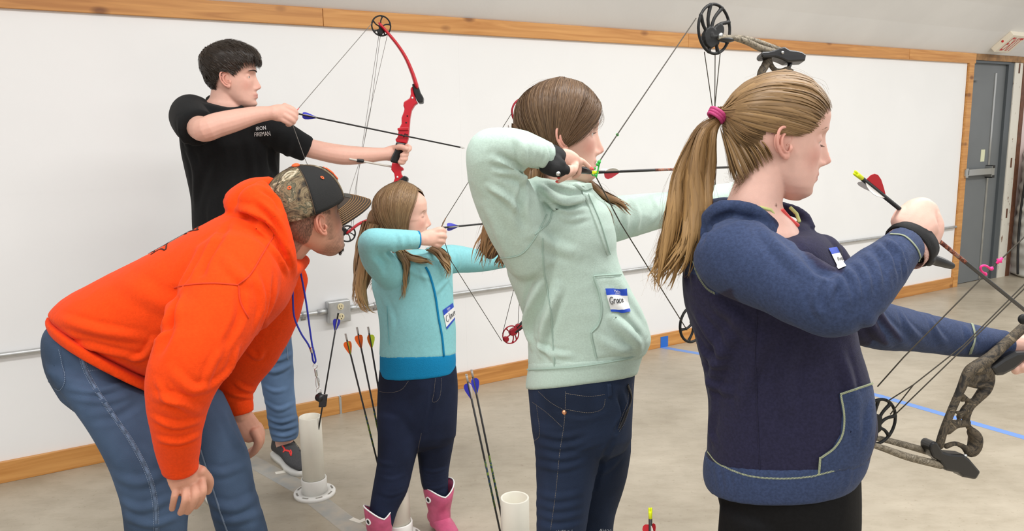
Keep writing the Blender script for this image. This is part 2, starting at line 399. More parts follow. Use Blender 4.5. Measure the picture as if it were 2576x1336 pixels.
# electric conduit and outlet box on the wall
con = thing('conduit', 'grey metal conduit pipe running along the white wall', 'pipe', WP(0, .565, .02))
put('pipe', join([tubew([WP(s, .565 + .004 * math.sin(s * 2), .02) for s in np.linspace(-3.2, -.125, 14)], .0115, 1, 12, 1), tubew([WP(s, .562 + .004 * math.sin(s), .02) for s in np.linspace(.05, 5.7, 24)], .0115, 1, 12, 1)]), M_galv, con)
for s in (-1.33, -.22, .17, 1.55, 3.2):
    put('strap', join([tubew([WP(s - .014, .565, .02), WP(s + .014, .565, .02)], .0145, 1, 12, 1, (.05, .05)), wbox(s - .012, s + .012, .535, .55, 0, .005), wbox(s - .012, s + .012, .53, .555, 0, .003)]), M_galv, con)
for a, b in ((-.15, -.10), (.018, .06)):
    put('connector', tubew([WP(a, .565, .02), WP(b, .565, .02)], .016, 1, 10, 1, (.1, .1)), M_galv, con)
ob = thing('outlet_box', 'grey metal electrical outlet box with two cream sockets on the wall conduit', 'outlet', WP(-.04, .558, .0))
bevel(put('box', wbox(-.1, .02, .50, .616, .0, .045), M_galv, ob, False), .006)
M_cream = mat('cream_plastic', s2l(226, 214, 176), .4); M_dark = mat('dark_slot', (.02, .018, .015), .6)
for h in (.585, .532):
    f = bevel(put('socket', lathe([(0, .006), (.0165, .006), (.0175, .004), (.0175, 0), (0, 0)], WP(-.035, h, .045), WN, 24), M_cream, ob, False), .001)
    put('slots', join([wbox(-.043, -.0405, h - .002, h + .009, .051, .0517), wbox(-.0305, -.028, h - .002, h + .009, .051, .0517), wbox(-.0375, -.0325, h - .012, h - .007, .051, .0517)]), M_dark, f, False)
put('cover_rim', wbox(-.09, .01, .51, .606, .045, .0462), M_galv, ob, False)

# exit sign on the sloping ceiling above the door
exs = thing('exit_sign', 'white and red exit sign tilted on the sloping ceiling above the grey door', 'sign', WP(6.32, 2.2, .2))
ev = nrm(UZ * math.sin(math.radians(40)) + WN * math.cos(math.radians(40))); en = nrm(-UZ * math.cos(math.radians(40)) + WN * math.sin(math.radians(40))); eu = WD
r_ = ray(2492, 121); E0 = CP + r_ * (((WP(0, 2.078, .0) + en * .006 - CP) @ en) / (r_ @ en))
EW, EH, ED = .235, .20, .05; exs.location = Vector(E0)
bevel(put('housing', boxw(E0 + eu * EW / 2 + ev * EH / 2 + en * ED / 2, eu * EW / 2, ev * EH / 2, en * ED / 2), mat('sign_white', s2l(240, 232, 214), .4), exs, False), .004)
M_red = mat('exit_red', s2l(206, 40, 40), .4)
def text_mesh(txt, res=3):
    c = bpy.data.curves.new('t', 'FONT'); c.body = txt; c.resolution_u = res; c.align_x = 'LEFT'
    o = bpy.data.objects.new('t', c); COL.objects.link(o); dg = bpy.context.evaluated_depsgraph_get(); dg.update()
    me = bpy.data.meshes.new_from_object(o.evaluated_get(dg)); bpy.data.objects.remove(o)
    V = vget(me)[:, :2]; F = [tuple(p.vertices) for p in me.polygons]; V = (V - V.min(0)) / (V.max(0) - V.min(0)); bpy.data.meshes.remove(me); return V, F
V, F = text_mesh('EXIT')
put('lettering', (E0 + en * (ED + .001) + np.outer(V[:, 0] * .175 + .04, eu) + np.outer(V[:, 1] * .15 + .025, ev), F), M_red, exs, False, 'red letters reading EXIT')
put('lamp', lathe([(0, .004), (.009, .003), (.011, 0)], E0 + ev * EH * .52 + en * ED * .5, -eu, 12), M_red, exs, True, 'small red lamp')

# tape and paint on the floor
def floor_strip(P, wd, z):
    P = np.array([[p[0], p[1], z] for p in P]); N = np.tile(UZ, (len(P), 1)); return ribbon(P, N, wd, .0006)
M_tape = mat('blue_masking_tape', s2l(112, 150, 216), .55); M_tape2 = mat('blue_masking_tape_fresh', s2l(40, 110, 200), .5)
tp = thing('floor_tape', 'blue masking tape line across the concrete floor and up the baseboard', 'tape', (.99, 5.16, 0))
put('strip', floor_strip([(.985, 5.165), (1.24, 4.96), (1.6, 4.55), (2.0, 4.09), (2.3, 3.62), (2.8, 2.85)], .05, .0004), M_tape, tp, False)
put('tab', wbox(2.195, 2.262, .0, .075, .0202, .0212), M_tape2, tp, False, 'brighter blue tab stuck to the baseboard')
ln = struct('trim_6', floor_strip([(-1.5, 3.68), (-1.243, 3.40), (-.896, 3.067), (-.692, 2.818), (-.1, 2.1)], .085, .0003), mat('grey_floor_paint', s2l(160, 160, 156), .5, col2=s2l(182, 174, 160), vs=14.))
M_wt = mat('white_tape', s2l(236, 232, 220), .5)
tag(put('tape_scrap', floor_strip([(-1.055, 3.225), (-.975, 3.262)], .028, .0006), M_wt, None, False), 'short strip of white tape on the floor beside the grey sneaker', 'tape')
tag(put('tape_scrap', floor_strip([(-.637, 2.80), (-.60, 2.775), (-.575, 2.80)], .024, .0006), M_wt, None, False), 'white tape scrap bent like an arrowhead on the floor behind the pink boots', 'tape')
# ================================================================ people: heads, hair, clothes
def head_frame(o, az, pitch=0., roll=0., s=1.):
    az, pitch, roll = map(math.radians, (az, pitch, roll))
    f = np.array([math.sin(az) * math.cos(pitch), math.cos(az) * math.cos(pitch), -math.sin(pitch)])
    l = np.array([-math.cos(az), math.sin(az), 0]); u = np.cross(f, l)
    l, u = l * math.cos(roll) + u * math.sin(roll), u * math.cos(roll) - l * math.sin(roll)
    return dict(o=np.asarray(o, float), B=np.stack([f, l, u]), s=s)
def h2w(h, p): return h['o'] + h['s'] * (np.asarray(p, float) @ h['B'])
def w2h(h, p): return ((np.asarray(p, float) - h['o']) @ h['B'].T) / h['s']
HZ = np.array([-.108, -.102, -.095, -.080, -.060, -.04, -.02, 0, .02, .04, .06, .08, .10, .115, .1235, .126])
HF = np.array([.062, .074, .081, .083, .083, .083, .084, .086, .087, .093, .094, .087, .068, .042, .016, .004])
HB = np.array([.034, .022, .010, -.004, -.035, -.060, -.080, -.092, -.097, -.099, -.096, -.088, -.068, -.043, -.016, -.004])
HW = np.array([.014, .024, .034, .045, .053, .059, .065, .069, .071, .074, .0755, .072, .059, .040, .017, .005])
def head_geo(h, male=False, child=False, closed=False, look=-.25, jaw=1., prof=None, ears=(1, -1), nose=1., chin=1., open_=1., lip=1.):
    z = np.linspace(-.108, .126, 150); g = np.exp(-np.linspace(-2, 2, 9) ** 2); g /= g.sum()
    sm = lambda a: np.convolve(np.pad(np.interp(z, HZ, a), 4, mode='edge'), g, 'valid')
    xf, xb, ww = sm(HF), sm(HB), sm(HW)
    ww = ww * np.where(z < -.03, 1 + (jaw - 1) * np.clip((-.03 - z) / .05, 0, 1), 1)
    if child: ww = ww * np.where(z < 0, 1.0, 1.03); xf = xf - .006 * np.exp(-((z + .085) / .03) ** 2)
    n = 150; th = np.arange(n) / n * 2 * math.pi; e = 2.35
    ct = np.sign(np.cos(th)) * np.abs(np.cos(th)) ** (2 / e); st = np.sign(np.sin(th)) * np.abs(np.sin(th)) ** (2 / e)
    c, a = (xf + xb) / 2, (xf - xb) / 2
    X = c[:, None] + a[:, None] * ct; fr = np.clip(ct, 0, 1)
    Y = ww[:, None] * st * (1 - .16 * fr ** 2)
    Z = np.repeat(z[:, None], n, 1); ay = np.abs(Y); m = np.clip(np.cos(th) * 2.2, 0, 1)[None, :]
    G = lambda v, c_, s_: np.exp(-((v - c_) / s_) ** 2)
    nz = [-.047, -.041, -.036, -.030, -.024, -.015, -.004, .008, .02, .03, .042]
    nh = np.interp(Z, nz, [0, .004, .016, .0265, .0255, .0205, .0145, .0095, .0055, .003, 0]) * nose
    ns = np.interp(Z, nz, [.010, .010, .0105, .0095, .0085, .0078, .007, .0065, .007, .009, .012])
    d = nh * np.exp(-(Y / ns) ** 2) + .0085 * nose * G(ay, .0125, .0052) * G(Z, -.0345, .0055)
    d += .0055 * G(Z, -.058, .020) * G(Y, 0, .026)
    d += lip * (.0040 * G(Z, -.0540, .0044) * np.exp(-(Y / .019) ** 4) + .0042 * G(Z, -.0662, .0050) * np.exp(-(Y / .017) ** 4))
    d -= .0022 * G(Z, -.0602, .0022) * np.exp(-(Y / .022) ** 4)
    d += -.004 * G(Z, -.077, .005) * G(Y, 0, .02) + .007 * chin * G(Z, -.091, .010) * G(Y, 0, .018)
    d -= .0115 * G(ay, .032, .0155) * G(Z, .0135, .0115)
    d += (.0065 if male else .0035) * G(ay, .027, .02) * G(Z, .032, .0065)
    d += .004 * G(ay, .043, .017) * G(Z, -.018, .02)
    if prof: d += sum(hh * G(Z, zz, sz) * G(Y, 0, sy) for zz, hh, sz, sy in prof)
    X = X + d * m
    P = np.stack([X, Y, Z], 2); parts = [loft(np.array([h2w(h, r) for r in P]), (.15, .15))]
    skull = parts[0]; eyes = []
    for sd in (1, -1):
        ec = np.array([.0628, sd * .031, .0125])
        V, F = ellip((0, 0, 0), np.eye(3), 40, 40); el = np.degrees(np.arcsin(np.clip(V[:, 2], -1, 1))); azm = np.degrees(np.arctan2(V[:, 1], V[:, 0]))
        r = np.full(len(V), .0138)
        if closed: r -= .0012 * np.exp(-((el + 22) / 5) ** 2)
        else:
            top = 4 + look * 40; opn = (el < top) & (el > top - 20 - 12 * open_) & (np.abs(azm) < 52); r[opn] = .0095
        parts.append((h2w(h, ec + V * r[:, None]), F))
        if not closed:
            eyes.append((h2w(h, ec), .0124 * h['s'], nrm(h['B'][0] + h['B'][2] * look * .8)))
        if sd in ears: h.setdefault('ears', []).append(ear_geo(h, sd))
    return parts, skull, eyes
def ear_geo(h, sd):                                    # outer ear: rim, inner fold, hollow, tragus and lobe, grown together finely
    E = np.array([-.004, sd * .0655, -.004]); k = math.radians(16)
    ex = np.array([math.cos(k), -sd * math.sin(k), 0]); en = np.array([math.sin(k), sd * math.cos(k), 0]); eu = nrm(np.array([-.16, 0, 1])); W = lambda v: h['B'].T @ v; rr = h['s']
    q = lambda a, b, c_=0.: h2w(h, E + ex * a + eu * b + en * c_)
    T = lambda pts, r_, kk=1.: tubew([q(*p) for p in pts], np.array(r_) * rr, kk, 12, 5, (.8, .8), W(en))
    P = [T([(.004, .000, .004), (.012, .008, .005), (.0135, .020, .007), (.006, .030, .009), (-.006, .0325, .011), (-.0165, .026, .013), (-.021, .012, .0135), (-.020, -.002, .012), (-.0145, -.014, .010), (-.008, -.021, .007)], [.0018, .0026, .0029, .0031, .0032, .0032, .0030, .0029, .003, .0034]),
         T([(.003, .022, .006), (-.006, .018, .009), (-.0115, .008, .0105), (-.0105, -.004, .010), (-.005, -.012, .008), (.002, -.0145, .007)], [.0022, .003, .0034, .0036, .0034, .003], 1.3),
         T([(-.011, .022, .003), (-.0165, .010, .003), (-.016, -.003, .002), (-.010, -.013, .001)], [.0062, .0056, .0056, .006], .55), T([(.006, .022, .001), (-.004, .025, .003), (-.012, .020, .003)], [.006, .0065, .006], .5),
         T([(.0115, .001, .0045), (.011, -.006, .0075), (.008, -.013, .0055)], [.0028, .0040, .003], .8), T([(-.009, -.006, -.008), (-.011, .004, -.008), (-.008, .014, -.007)], [.007, .009, .008], .9),
         ellip(q(.0, -.0205, .006), [W(ex) * .0085 * rr, W(eu) * .0085 * rr, W(en) * .0042 * rr]), T([(.010, -.012, .001), (.006, -.020, .003)], [.004, .004])]
    return fuse(P, .00125 * rr, 3)
def ears_of(root, h, col, names='ear'):
    for me in h.get('ears', []):
        L = w2h(h, vget(me)); k = np.clip(.18 + .25 * np.clip((np.abs(L[:, 1]) - .066) / .012, 0, 1), 0, 1)[:, None]; colour(me, np.array(s2l(*col)) * (1 - k) + np.array(s2l(208, 118, 100)) * k); put('ear', me, M_skin, root)
M_skin = mat('skin', s2l(224, 178, 160), .48, attr='Col', var=.02, vs=90., bump=.10, bs=500., spec=.35, sss=.12)
M_eye = mat('eyeball', (.75, .73, .70), .15); M_iris = mat('iris', (.05, .05, .045), .15)
M_lash = mat('brow_hair', s2l(92, 68, 50), .6)
def skin(me, h, base, blush=.5, lips=(178, 92, 88), extra=None, nails=()):
    V = vget(me); L = w2h(h, V); n = len(V); C = np.tile(np.array(s2l(*base)), (n, 1)); R = np.array(s2l(206, 112, 100))
    def mix(k, col): C[:] = C * (1 - k[:, None]) + np.array(col) * k[:, None]
    G = lambda v, c, s: np.exp(-((v - c) / s) ** 2)
    x, y, z = L.T; ay = np.abs(y); near = (np.abs(x) < .14) & (ay < .11) & (z > -.11) & (z < .14)
    fr = np.clip((x - .03) / .03, 0, 1) * near
    mix(np.clip(.50 * blush * G(ay, .047, .022) * G(z, -.022, .022) * fr, 0, 1), R)
    mix(.35 * blush * G(ay, .0, .016) * G(z, -.03, .012) * fr * (x > .09), R)
    mix(.28 * blush * near * (ay > .064) * G(x, -.012, .028) * G(z, .0, .04), R)
    mix(.75 * np.exp(-((z + .0605) / .0085) ** 4) * np.exp(-(y / .021) ** 4) * (x > .075) * near, s2l(*lips))
    mix(.5 * np.exp(-((z + .0604) / .0014) ** 2) * np.exp(-(y / .023) ** 4) * (x > .07) * near, s2l(110, 50, 48))
    for nl in nails:                                   # nails: world point, radius, colour
        mix(np.clip(1.6 - 1.6 * np.linalg.norm(V - nl[0], axis=1) / nl[1], 0, 1) ** .5 * .95, s2l(*nl[2]))
    if extra: extra(mix, L, near)
    colour(me, C)
def slim(o, ratio, keep):                              # fewer faces where nothing shows; keep = vertices left alone
    vg = o.vertex_groups.new(name='keep'); n = len(o.data.vertices); k = np.zeros(n, bool); k[np.asarray(keep)] = True
    vg.add(np.where(~k)[0].tolist(), 1.0, 'REPLACE'); d = o.modifiers.new('d', 'DECIMATE'); d.ratio = ratio; d.vertex_group = 'keep'; d.vertex_group_factor = 8.
    dg = bpy.context.evaluated_depsgraph_get(); dg.update(); new = bpy.data.meshes.new_from_object(o.evaluated_get(dg)); old = o.data; o.modifiers.clear(); o.vertex_groups.clear(); o.data = new; new.name = old.name; bpy.data.meshes.remove(old)
    new.polygons.foreach_set('use_smooth', np.full(len(new.polygons), True))
def shown(me, h, pts, r=.13):                          # vertices of the head and near the given hand points
    V = vget(me); k = np.linalg.norm(w2h(h, V) - np.array([.03, 0, .0]), axis=1) < .14
    for p in pts: k |= np.linalg.norm(V - at(*p), axis=1) < r
    return k
def eyes_of(root, eyes, h):
    for c, r, d in eyes:
        e = put('eye', ellip(c, np.eye(3) * r, 16, 12), M_eye, root)
        put('iris', ellip(c + d * r * .62, [d * r * .42, nrm(np.cross(d, [0, 0, 1.])) * r * .52, nrm(np.cross(d, np.cross(d, [0, 0, 1.]))) * r * .52], 14, 8), M_iris, e)
class Scalp:                                           # how far the scalp is from the head's middle, per direction
    def __init__(s, h, skull):
        s.h = h; s.c = np.array([0, 0, .03]); me = mesh_of(skull, 't'); tr = bvh(me); bpy.data.meshes.remove(me)
        s.na, s.nb = 72, 37; s.T = np.zeros((s.nb, s.na)); cw = h2w(h, s.c)
        for i in range(s.nb):
            for j in range(s.na):
                d = s.dir(i / (s.nb - 1) * math.pi, j / s.na * 2 * math.pi); w_ = nrm(d @ h['B'])
                t = tr.ray_cast(Vector(cw + w_ * .5), Vector(-w_)); s.T[i, j] = (.5 - t[3]) / h['s'] if t[0] is not None else .1
    def dir(s, p, q): return np.array([math.sin(p) * math.cos(q), math.sin(p) * math.sin(q), math.cos(p)])
    def r(s, D):
        p = np.arccos(np.clip(D[..., 2], -1, 1)) / math.pi * (s.nb - 1); q = (np.arctan2(D[..., 1], D[..., 0]) / (2 * math.pi) % 1) * s.na
        i = np.clip(p.astype(int), 0, s.nb - 2); j = q.astype(int) % s.na; a, b = p - i, q - np.floor(q); j2 = (j + 1) % s.na
        return (s.T[i, j] * (1 - a) * (1 - b) + s.T[i + 1, j] * a * (1 - b) + s.T[i, j2] * (1 - a) * b + s.T[i + 1, j2] * a * b)
    def pt(s, D, off): return s.c + D * (s.r(D) + off)[..., None]
    def cap(s, off, mask, na=110, nb=80):
        D = np.array([[s.dir(math.pi * i / nb, 2 * math.pi * j / na) for j in range(na)] for i in range(nb + 1)])
        sc = s.pt(D, np.zeros(D.shape[:2])); ok = mask(sc); P = s.pt(D, off(sc) if callable(off) else np.full(D.shape[:2], off))
        V = h2w(s.h, P.reshape(-1, 3)); F = []
        for i in range(nb):
            for j in range(na):
                k = (j + 1) % na
                if ok[i, j] and ok[i, k] and ok[i + 1, j] and ok[i + 1, k]: F.append((i * na + j, i * na + k, (i + 1) * na + k, (i + 1) * na + j))
        return V, F
    def seeds(s, n, mask, g):
        out = []
        while len(out) < n:
            D = g.normal(size=(n * 3, 3)); D /= np.linalg.norm(D, axis=1)[:, None]; ok = mask(s.pt(D, np.zeros(len(D)))); out += list(D[ok])
        return np.array(out[:n])
def slerp(A, B, T):                                    # A, B: (n,3) unit; T: (k,) -> (n,k,3)
    om = np.arccos(np.clip((A * B).sum(1), -.999, .999))[:, None, None]; t = np.asarray(T)
    t = t[None, :, None] if t.ndim == 1 else t[:, :, None]
    return (np.sin((1 - t) * om) * A[:, None] + np.sin(t * om) * B[:, None]) / np.sin(om)
def strands(S, r, C, ctr=None):                        # S (n,k,3) points, r (n,k) radii, C (n,k,3) colours -> mesh of fine locks
    n, k = S.shape[:2]
    if ctr is not None:                                # flat locks lying on the head
        T = np.gradient(S, axis=1); u = np.cross(T, S - ctr + rng.normal(0, .03, (n, 1, 3))); u /= np.linalg.norm(u, axis=2)[..., None] + 1e-9
        V = np.stack([S - u * r[..., None], S + u * r[..., None]], 2).reshape(-1, 3)
        b = (np.arange(n)[:, None] * k + np.arange(k - 1)[None, :]) * 2
        return V, np.stack([b, b + 1, b + 3, b + 2], 2).reshape(-1, 4), np.repeat(C.reshape(-1, 3), 2, 0)
    T = np.gradient(S, axis=1); T /= np.linalg.norm(T, axis=2)[..., None] + 1e-9
    rv = rng.normal(size=(n, 1, 3)); u = np.cross(T, np.broadcast_to(rv, T.shape)); u /= np.linalg.norm(u, axis=2)[..., None] + 1e-9; v = np.cross(T, u)
    V = np.stack([S + r[..., None] * (math.cos(a) * u + math.sin(a) * v) for a in (0, 2.094, 4.189)], 2).reshape(-1, 3)
    b = (np.arange(n)[:, None, None] * k + np.arange(k - 1)[None, :, None]) * 3; q = np.arange(3)[None, None, :]
    F = np.stack([b + q, b + (q + 1) % 3, b + 3 + (q + 1) % 3, b + 3 + q], 3).reshape(-1, 4)
    return V, F, np.repeat(C.reshape(-1, 3), 3, 0)
def locks(L, g, k=16):                                 # L: guide world points, start radius, end radius, count, waviness, flat
    S = []; R = []
    for G_, r0, r1, n, wv in L:
        P = cr(G_, 8); s = np.concatenate([[0], np.cumsum(np.linalg.norm(np.diff(P, axis=0), axis=1))]); s /= s[-1]
        o = g.normal(size=(n, 3)); o /= np.linalg.norm(o, axis=1)[:, None]; o *= g.uniform(.45, 1, (n, 1))
        ends = g.uniform(.78, 1.03, n); t = np.linspace(0, 1, k)[None, :] * ends[:, None]
        B = np.stack([np.interp(t, s, P[:, a]) for a in range(3)], 2); rad = r0 + (r1 - r0) * t
        ph = g.uniform(0, 6.28, (n, 1)); w_ = wv * np.sin(t * 9 + ph)
        side = g.normal(size=(n, 1, 3)); S.append(B + o[:, None] * rad[..., None] + side * w_[..., None] * t[..., None]); R.append(t)
    return np.vstack(S), np.vstack(R)
def cards(S, W, pal, g, ctr=None, out=None, m=5, tip=None, bulge=.25, t=None):   # silky locks: curved strips streaked along their length
    n, k = S.shape[:2]; T = np.gradient(S, axis=1); T /= np.linalg.norm(T, axis=2)[..., None] + 1e-9
    O = S - ctr if out is None else out; O = O - (O * T).sum(2)[..., None] * T; O /= np.linalg.norm(O, axis=2)[..., None] + 1e-9; U = np.cross(T, O)
    q = np.linspace(-1, 1, m)[None, None, :, None]; wv = W[..., None, None]
    V = S[:, :, None] + U[:, :, None] * wv * q - O[:, :, None] * wv * bulge * q * q
    pal = np.array([s2l(*p) for p in pal]); base = g.dirichlet(np.ones(len(pal)) * 1.2, n) @ pal; st = g.dirichlet(np.ones(len(pal)) * .6, (n, m)) @ pal
    C = (.5 * base[:, None] + .5 * st)[:, None].repeat(k, 1) * (1 + .10 * np.sin(np.linspace(0, 7, k)[None, :, None, None] + g.uniform(0, 6, (n, 1, m, 1))))
    if tip is not None:
        tt = np.linspace(0, 1, k)[None, :] * np.ones((n, 1)) if t is None else t; x = np.clip(tt - .3, 0, 1)[..., None, None] * .8; C = C * (1 - x) + np.array(s2l(*tip)) * x * g.uniform(.75, 1.15, (n, 1, m, 1))
    b = np.arange(n)[:, None, None] * (k * m) + np.arange(k - 1)[None, :, None] * m + np.arange(m - 1)[None, None, :]
    return V.reshape(-1, 3), np.stack([b, b + 1, b + m + 1, b + m], 3).reshape(-1, 4), C.reshape(-1, 3)
def lock_cards(L, g, pal, tip=None, k=18, m=5, root=.4):        # L: guide points, start radius, end radius, count, wave height, card half width
    Vs, Fs, Cs, o = [], [], [], 0
    for G_, r0, r1, n, wv, cw in L:
        P = cr(G_, 8); s = np.concatenate([[0], np.cumsum(np.linalg.norm(np.diff(P, axis=0), axis=1))]); s /= s[-1]
        tg = P[-1] - P[0]; a1 = nrm(np.cross(tg, CR[:, 2])); a2 = nrm(np.cross(tg, a1)); an = g.uniform(0, 6.283, n); d = np.cos(an)[:, None] * a1 + np.sin(an)[:, None] * a2; rad = g.uniform(.35, 1, (n, 1)) ** .5
        t = np.linspace(0, 1, k)[None, :] * g.uniform(.72, 1.04, (n, 1)); B = np.stack([np.interp(t, s, P[:, a]) for a in range(3)], 2)
        ph = g.normal(0, .7, (n, 1)) + 1.; fq = g.normal(8.5, 1.2, (n, 1)); rr = (r0 + (r1 - r0) * t) * rad
        S = B + d[:, None] * rr[..., None] + (a1 * wv)[None, None] * (np.sin(t * fq + ph) * t)[..., None] + (a2 * wv * .6)[None, None] * (np.cos(t * fq + ph) * t)[..., None]
        tl = np.linspace(0, 1, k)[None, :]; W = cw * g.uniform(.6, 1.3, (n, 1)) * np.clip(root + tl * 4, 0, 1) * np.clip((1.0 - tl) / .35, .04, 1)
        V, F, C = cards(S, W, pal, g, out=np.broadcast_to(d[:, None], S.shape), m=m, tip=tip, t=t); Vs.append(V); Fs.append(F + o); Cs.append(C); o += len(V)
    return np.vstack(Vs), np.vstack(Fs), np.vstack(Cs)
def card_mesh(parts, parent, m, name, base=None, bcol=(90, 70, 50)):
    Vs, Fs, Cs, o = [], [], [], 0
    if base is not None: Vs.append(base[0]); Fs += [tuple(f) for f in base[1]]; Cs.append(np.tile(np.array(s2l(*bcol)), (len(base[0]), 1))); o = len(base[0])
    for V, F, C in parts: Vs.append(V); Fs += (F + o).tolist(); Cs.append(C); o += len(V)
    me = bpy.data.meshes.new(name); me.from_pydata(np.vstack(Vs).tolist(), [], Fs); me.update(); colour(me, np.vstack(Cs)); return put(name, me, m, parent)
def overlay(h, sp, Sd, off, T, pal, g, r=.0007, t0=0.):  # fine flat hairs lying over the locks
    n, k = Sd.shape[:2]; P = h2w(h, (sp.c + Sd * (sp.r(Sd) + off)[..., None]).reshape(-1, 3)).reshape(n, k, 3); W = r * g.uniform(.5, 1.3, (n, 1)) * np.clip(.3 + T * 6, 0, 1)[None, :] * np.clip((1.02 - T) / .2, .1, 1)[None, :]
    c = (g.dirichlet(np.ones(len(pal)) * .7, n) @ np.array([s2l(*q) for q in pal]))[:, None].repeat(k, 1); return strands(P, W, c, h2w(h, sp.c))
def wisp(L, g, pal, r, k=14):                           # loose single hairs
    S, t = locks(L, g, k); c = (g.dirichlet(np.ones(len(pal)), len(S)) @ np.array([s2l(*p) for p in pal]))[:, None].repeat(k, 1); return strands(S, r * (1 - .7 * t), c)
def hair_mesh(groups, pal, r0, parent, m, base=None, g=None, tip=None, name='hair', ctr=None):
    Vs, Fs, Cs, off = [], [], [], 0; pal = np.array([s2l(*p) for p in pal]); g = g or rng
    if base is not None:
        V, F = base; Vs.append(V); Fs += [tuple(f) for f in F]; Cs.append(np.tile(pal[0] * .8, (len(V), 1))); off = len(V)
    for S, t in groups:
        n, k = S.shape[:2]; w_ = g.dirichlet(np.ones(len(pal)) * .8, n); c = (w_ @ pal)[:, None, :].repeat(k, 1)
        if tip is not None:
            q = np.clip(t * 1.0 - .25, 0, 1)[..., None] * .75; c = c * (1 - q) + np.array(s2l(*tip)) * q
        r = r0 * (1 - .75 * np.clip((t - .55) / .45, 0, 1)) * np.clip(.35 + t * 8, 0, 1) * g.uniform(.6, 1.25, (n, 1))
        V, F, C = strands(S, r, c, ctr); Vs.append(V); Fs.append(F + off); Cs.append(C); off += len(V)
    V = np.vstack(Vs); me = bpy.data.meshes.new(name)
    fl = []
    for f in Fs: fl += f.tolist() if isinstance(f, np.ndarray) else [f]
    me.from_pydata(V.tolist(), [], fl); me.update(); colour(me, np.vstack(Cs))
    return put(name, me, m, parent)
M_hair = mat('hair', (.2, .12, .06), .42, attr='Col', spec=.35)
def finger(J, r):                                      # joints in (px, py, depth), radius px start..end
    rr = np.linspace(r[0], r[1], len(J)); return tube([(*j, q) for j, q in zip(J, rr)], 1, 12, 4, (.8, .9))
def bvh2(*ms):                                         # one ray tree over several meshes
    P, F, o = [], [], 0
    for me in ms:
        V = vget(me); P += [tuple(v) for v in V]; F += [tuple(i + o for i in p.vertices) for p in me.polygons]; o += len(V)
    return BVHTree.FromPolygons(P, F)
def seam(tr, pts, wd, m, parent, name='stitching', lift=.0006, sub=6, th=.0009, label=None):
    P, N = on(tr, pts, lift, sub); return put(name, ribbon(P, N, wd, th), m, parent, True, label)
def stitches(tr, pts, wd, m, parent, step=.004, ln=.6, name='stitching', zig=0., lift=.0008):   # a row of separate thread stitches, one part
    P, N = on(tr, pts, lift, 10); s = np.concatenate([[0], np.cumsum(np.linalg.norm(np.diff(P, axis=0), axis=1))]); out = []
    for q in np.arange(0, s[-1] - step, step):
        a = np.array([np.interp(q, s, P[:, i]) for i in range(3)]); b = np.array([np.interp(q + step * ln, s, P[:, i]) for i in range(3)])
        n = N[min(len(N) - 1, int(np.searchsorted(s, q)))]; u = nrm(np.cross(b - a, n))
        if zig: a, b = a - u * zig, b + u * zig; u = nrm(np.cross(b - a, n))
        u = u * wd / 2; out.append((np.array([a - u, a + u, b + u, b - u, (a + b) / 2 + n * wd * .5]), [(0, 1, 4), (1, 2, 4), (2, 3, 4), (3, 0, 4)]))
    return put(name, join(out), m, parent, True)
def patch(tr, Q, nu, nv, lift=.0012, near=None):       # quad of pixels laid on a surface; returns uv -> point, mesh
    Q = np.asarray(Q, float)
    def f(u, v, l=0.):
        p = Q[0] * (1 - u) * (1 - v) + Q[1] * u * (1 - v) + Q[2] * u * v + Q[3] * (1 - u) * v; return hit(tr, p[0], p[1], lift + l, near)[0]
    V = np.array([f(i / nu, j / nv) for j in range(nv + 1) for i in range(nu + 1)])
    F = [(j * (nu + 1) + i, j * (nu + 1) + i + 1, (j + 1) * (nu + 1) + i + 1, (j + 1) * (nu + 1) + i) for j in range(nv) for i in range(nu)]
    return f, V, F
def multi(name, groups, parent, label=None, smooth=True):   # one mesh of several materials: [(parts, material)]
    V, F, I, o, ms = [], [], [], 0, []
    for (v, f), m in groups:
        if m not in ms: ms.append(m)
        V.append(np.asarray(v, float)); F += [tuple(int(i) + o for i in q) for q in f]; I += [ms.index(m)] * len(f); o += len(v)
    me = bpy.data.meshes.new(name); me.from_pydata(np.vstack(V).tolist(), [], F); me.update()
    for m in ms: me.materials.append(m)
    me.polygons.foreach_set('material_index', I); return put(name, me, None, parent, smooth, label)
M_paper = mat('label_paper', (.86, .86, .85), .5); M_lblue = mat('label_blue', s2l(32, 74, 190), .5); M_ink = mat('black_ink', (.01, .01, .012), .5); M_white = mat('white_print', (.82, .82, .82), .5)
def name_tag(tr, Q, parent, word, strokes, foot=False, hello=True, up=0., ink=.00075):
    Q = np.asarray(Q, float); mixq = lambda v0, v1: [Q[0] * (1 - v0) + Q[3] * v0, Q[1] * (1 - v0) + Q[2] * v0, Q[1] * (1 - v1) + Q[2] * v1, Q[0] * (1 - v1) + Q[3] * v1]
    g = []; _, V, F = patch(tr, mixq(0, .28), 10, 4, .0022 + up); g.append(((V, F), M_lblue))
    e = .88 if foot else 1.; _, V, F = patch(tr, mixq(.28, e), 10, 10, .0022 + up); g.append(((V, F), M_paper))
    if foot:
        _, V, F = patch(tr, mixq(e, 1), 10, 2, .0022 + up); g.append(((V, F), M_lblue))
    f, _, _ = patch(tr, Q, 1, 1, .0032 + up)
    for t, u0, u1, v0, v1 in ((('Hello', .36, .66, .17, .05), ('MY NAME IS', .38, .64, .25, .20)) if hello else ()):
        V, F = text_mesh(t, 2); g.append(((np.array([f(u0 + (u1 - u0) * a, v0 + (v1 - v0) * b) for a, b in V]), F), M_white))
    for st in strokes:
        P = cr(np.array(st, float), 4); W = np.array([f(a, b) for a, b in P]); g.append((tubew(W, ink, 1, 5, 1), M_ink))
    return multi('name_tag', g, parent, 'white and blue name sticker with the handwritten name ' + word)
def person(label, loc): return thing('person', label, 'person', loc)
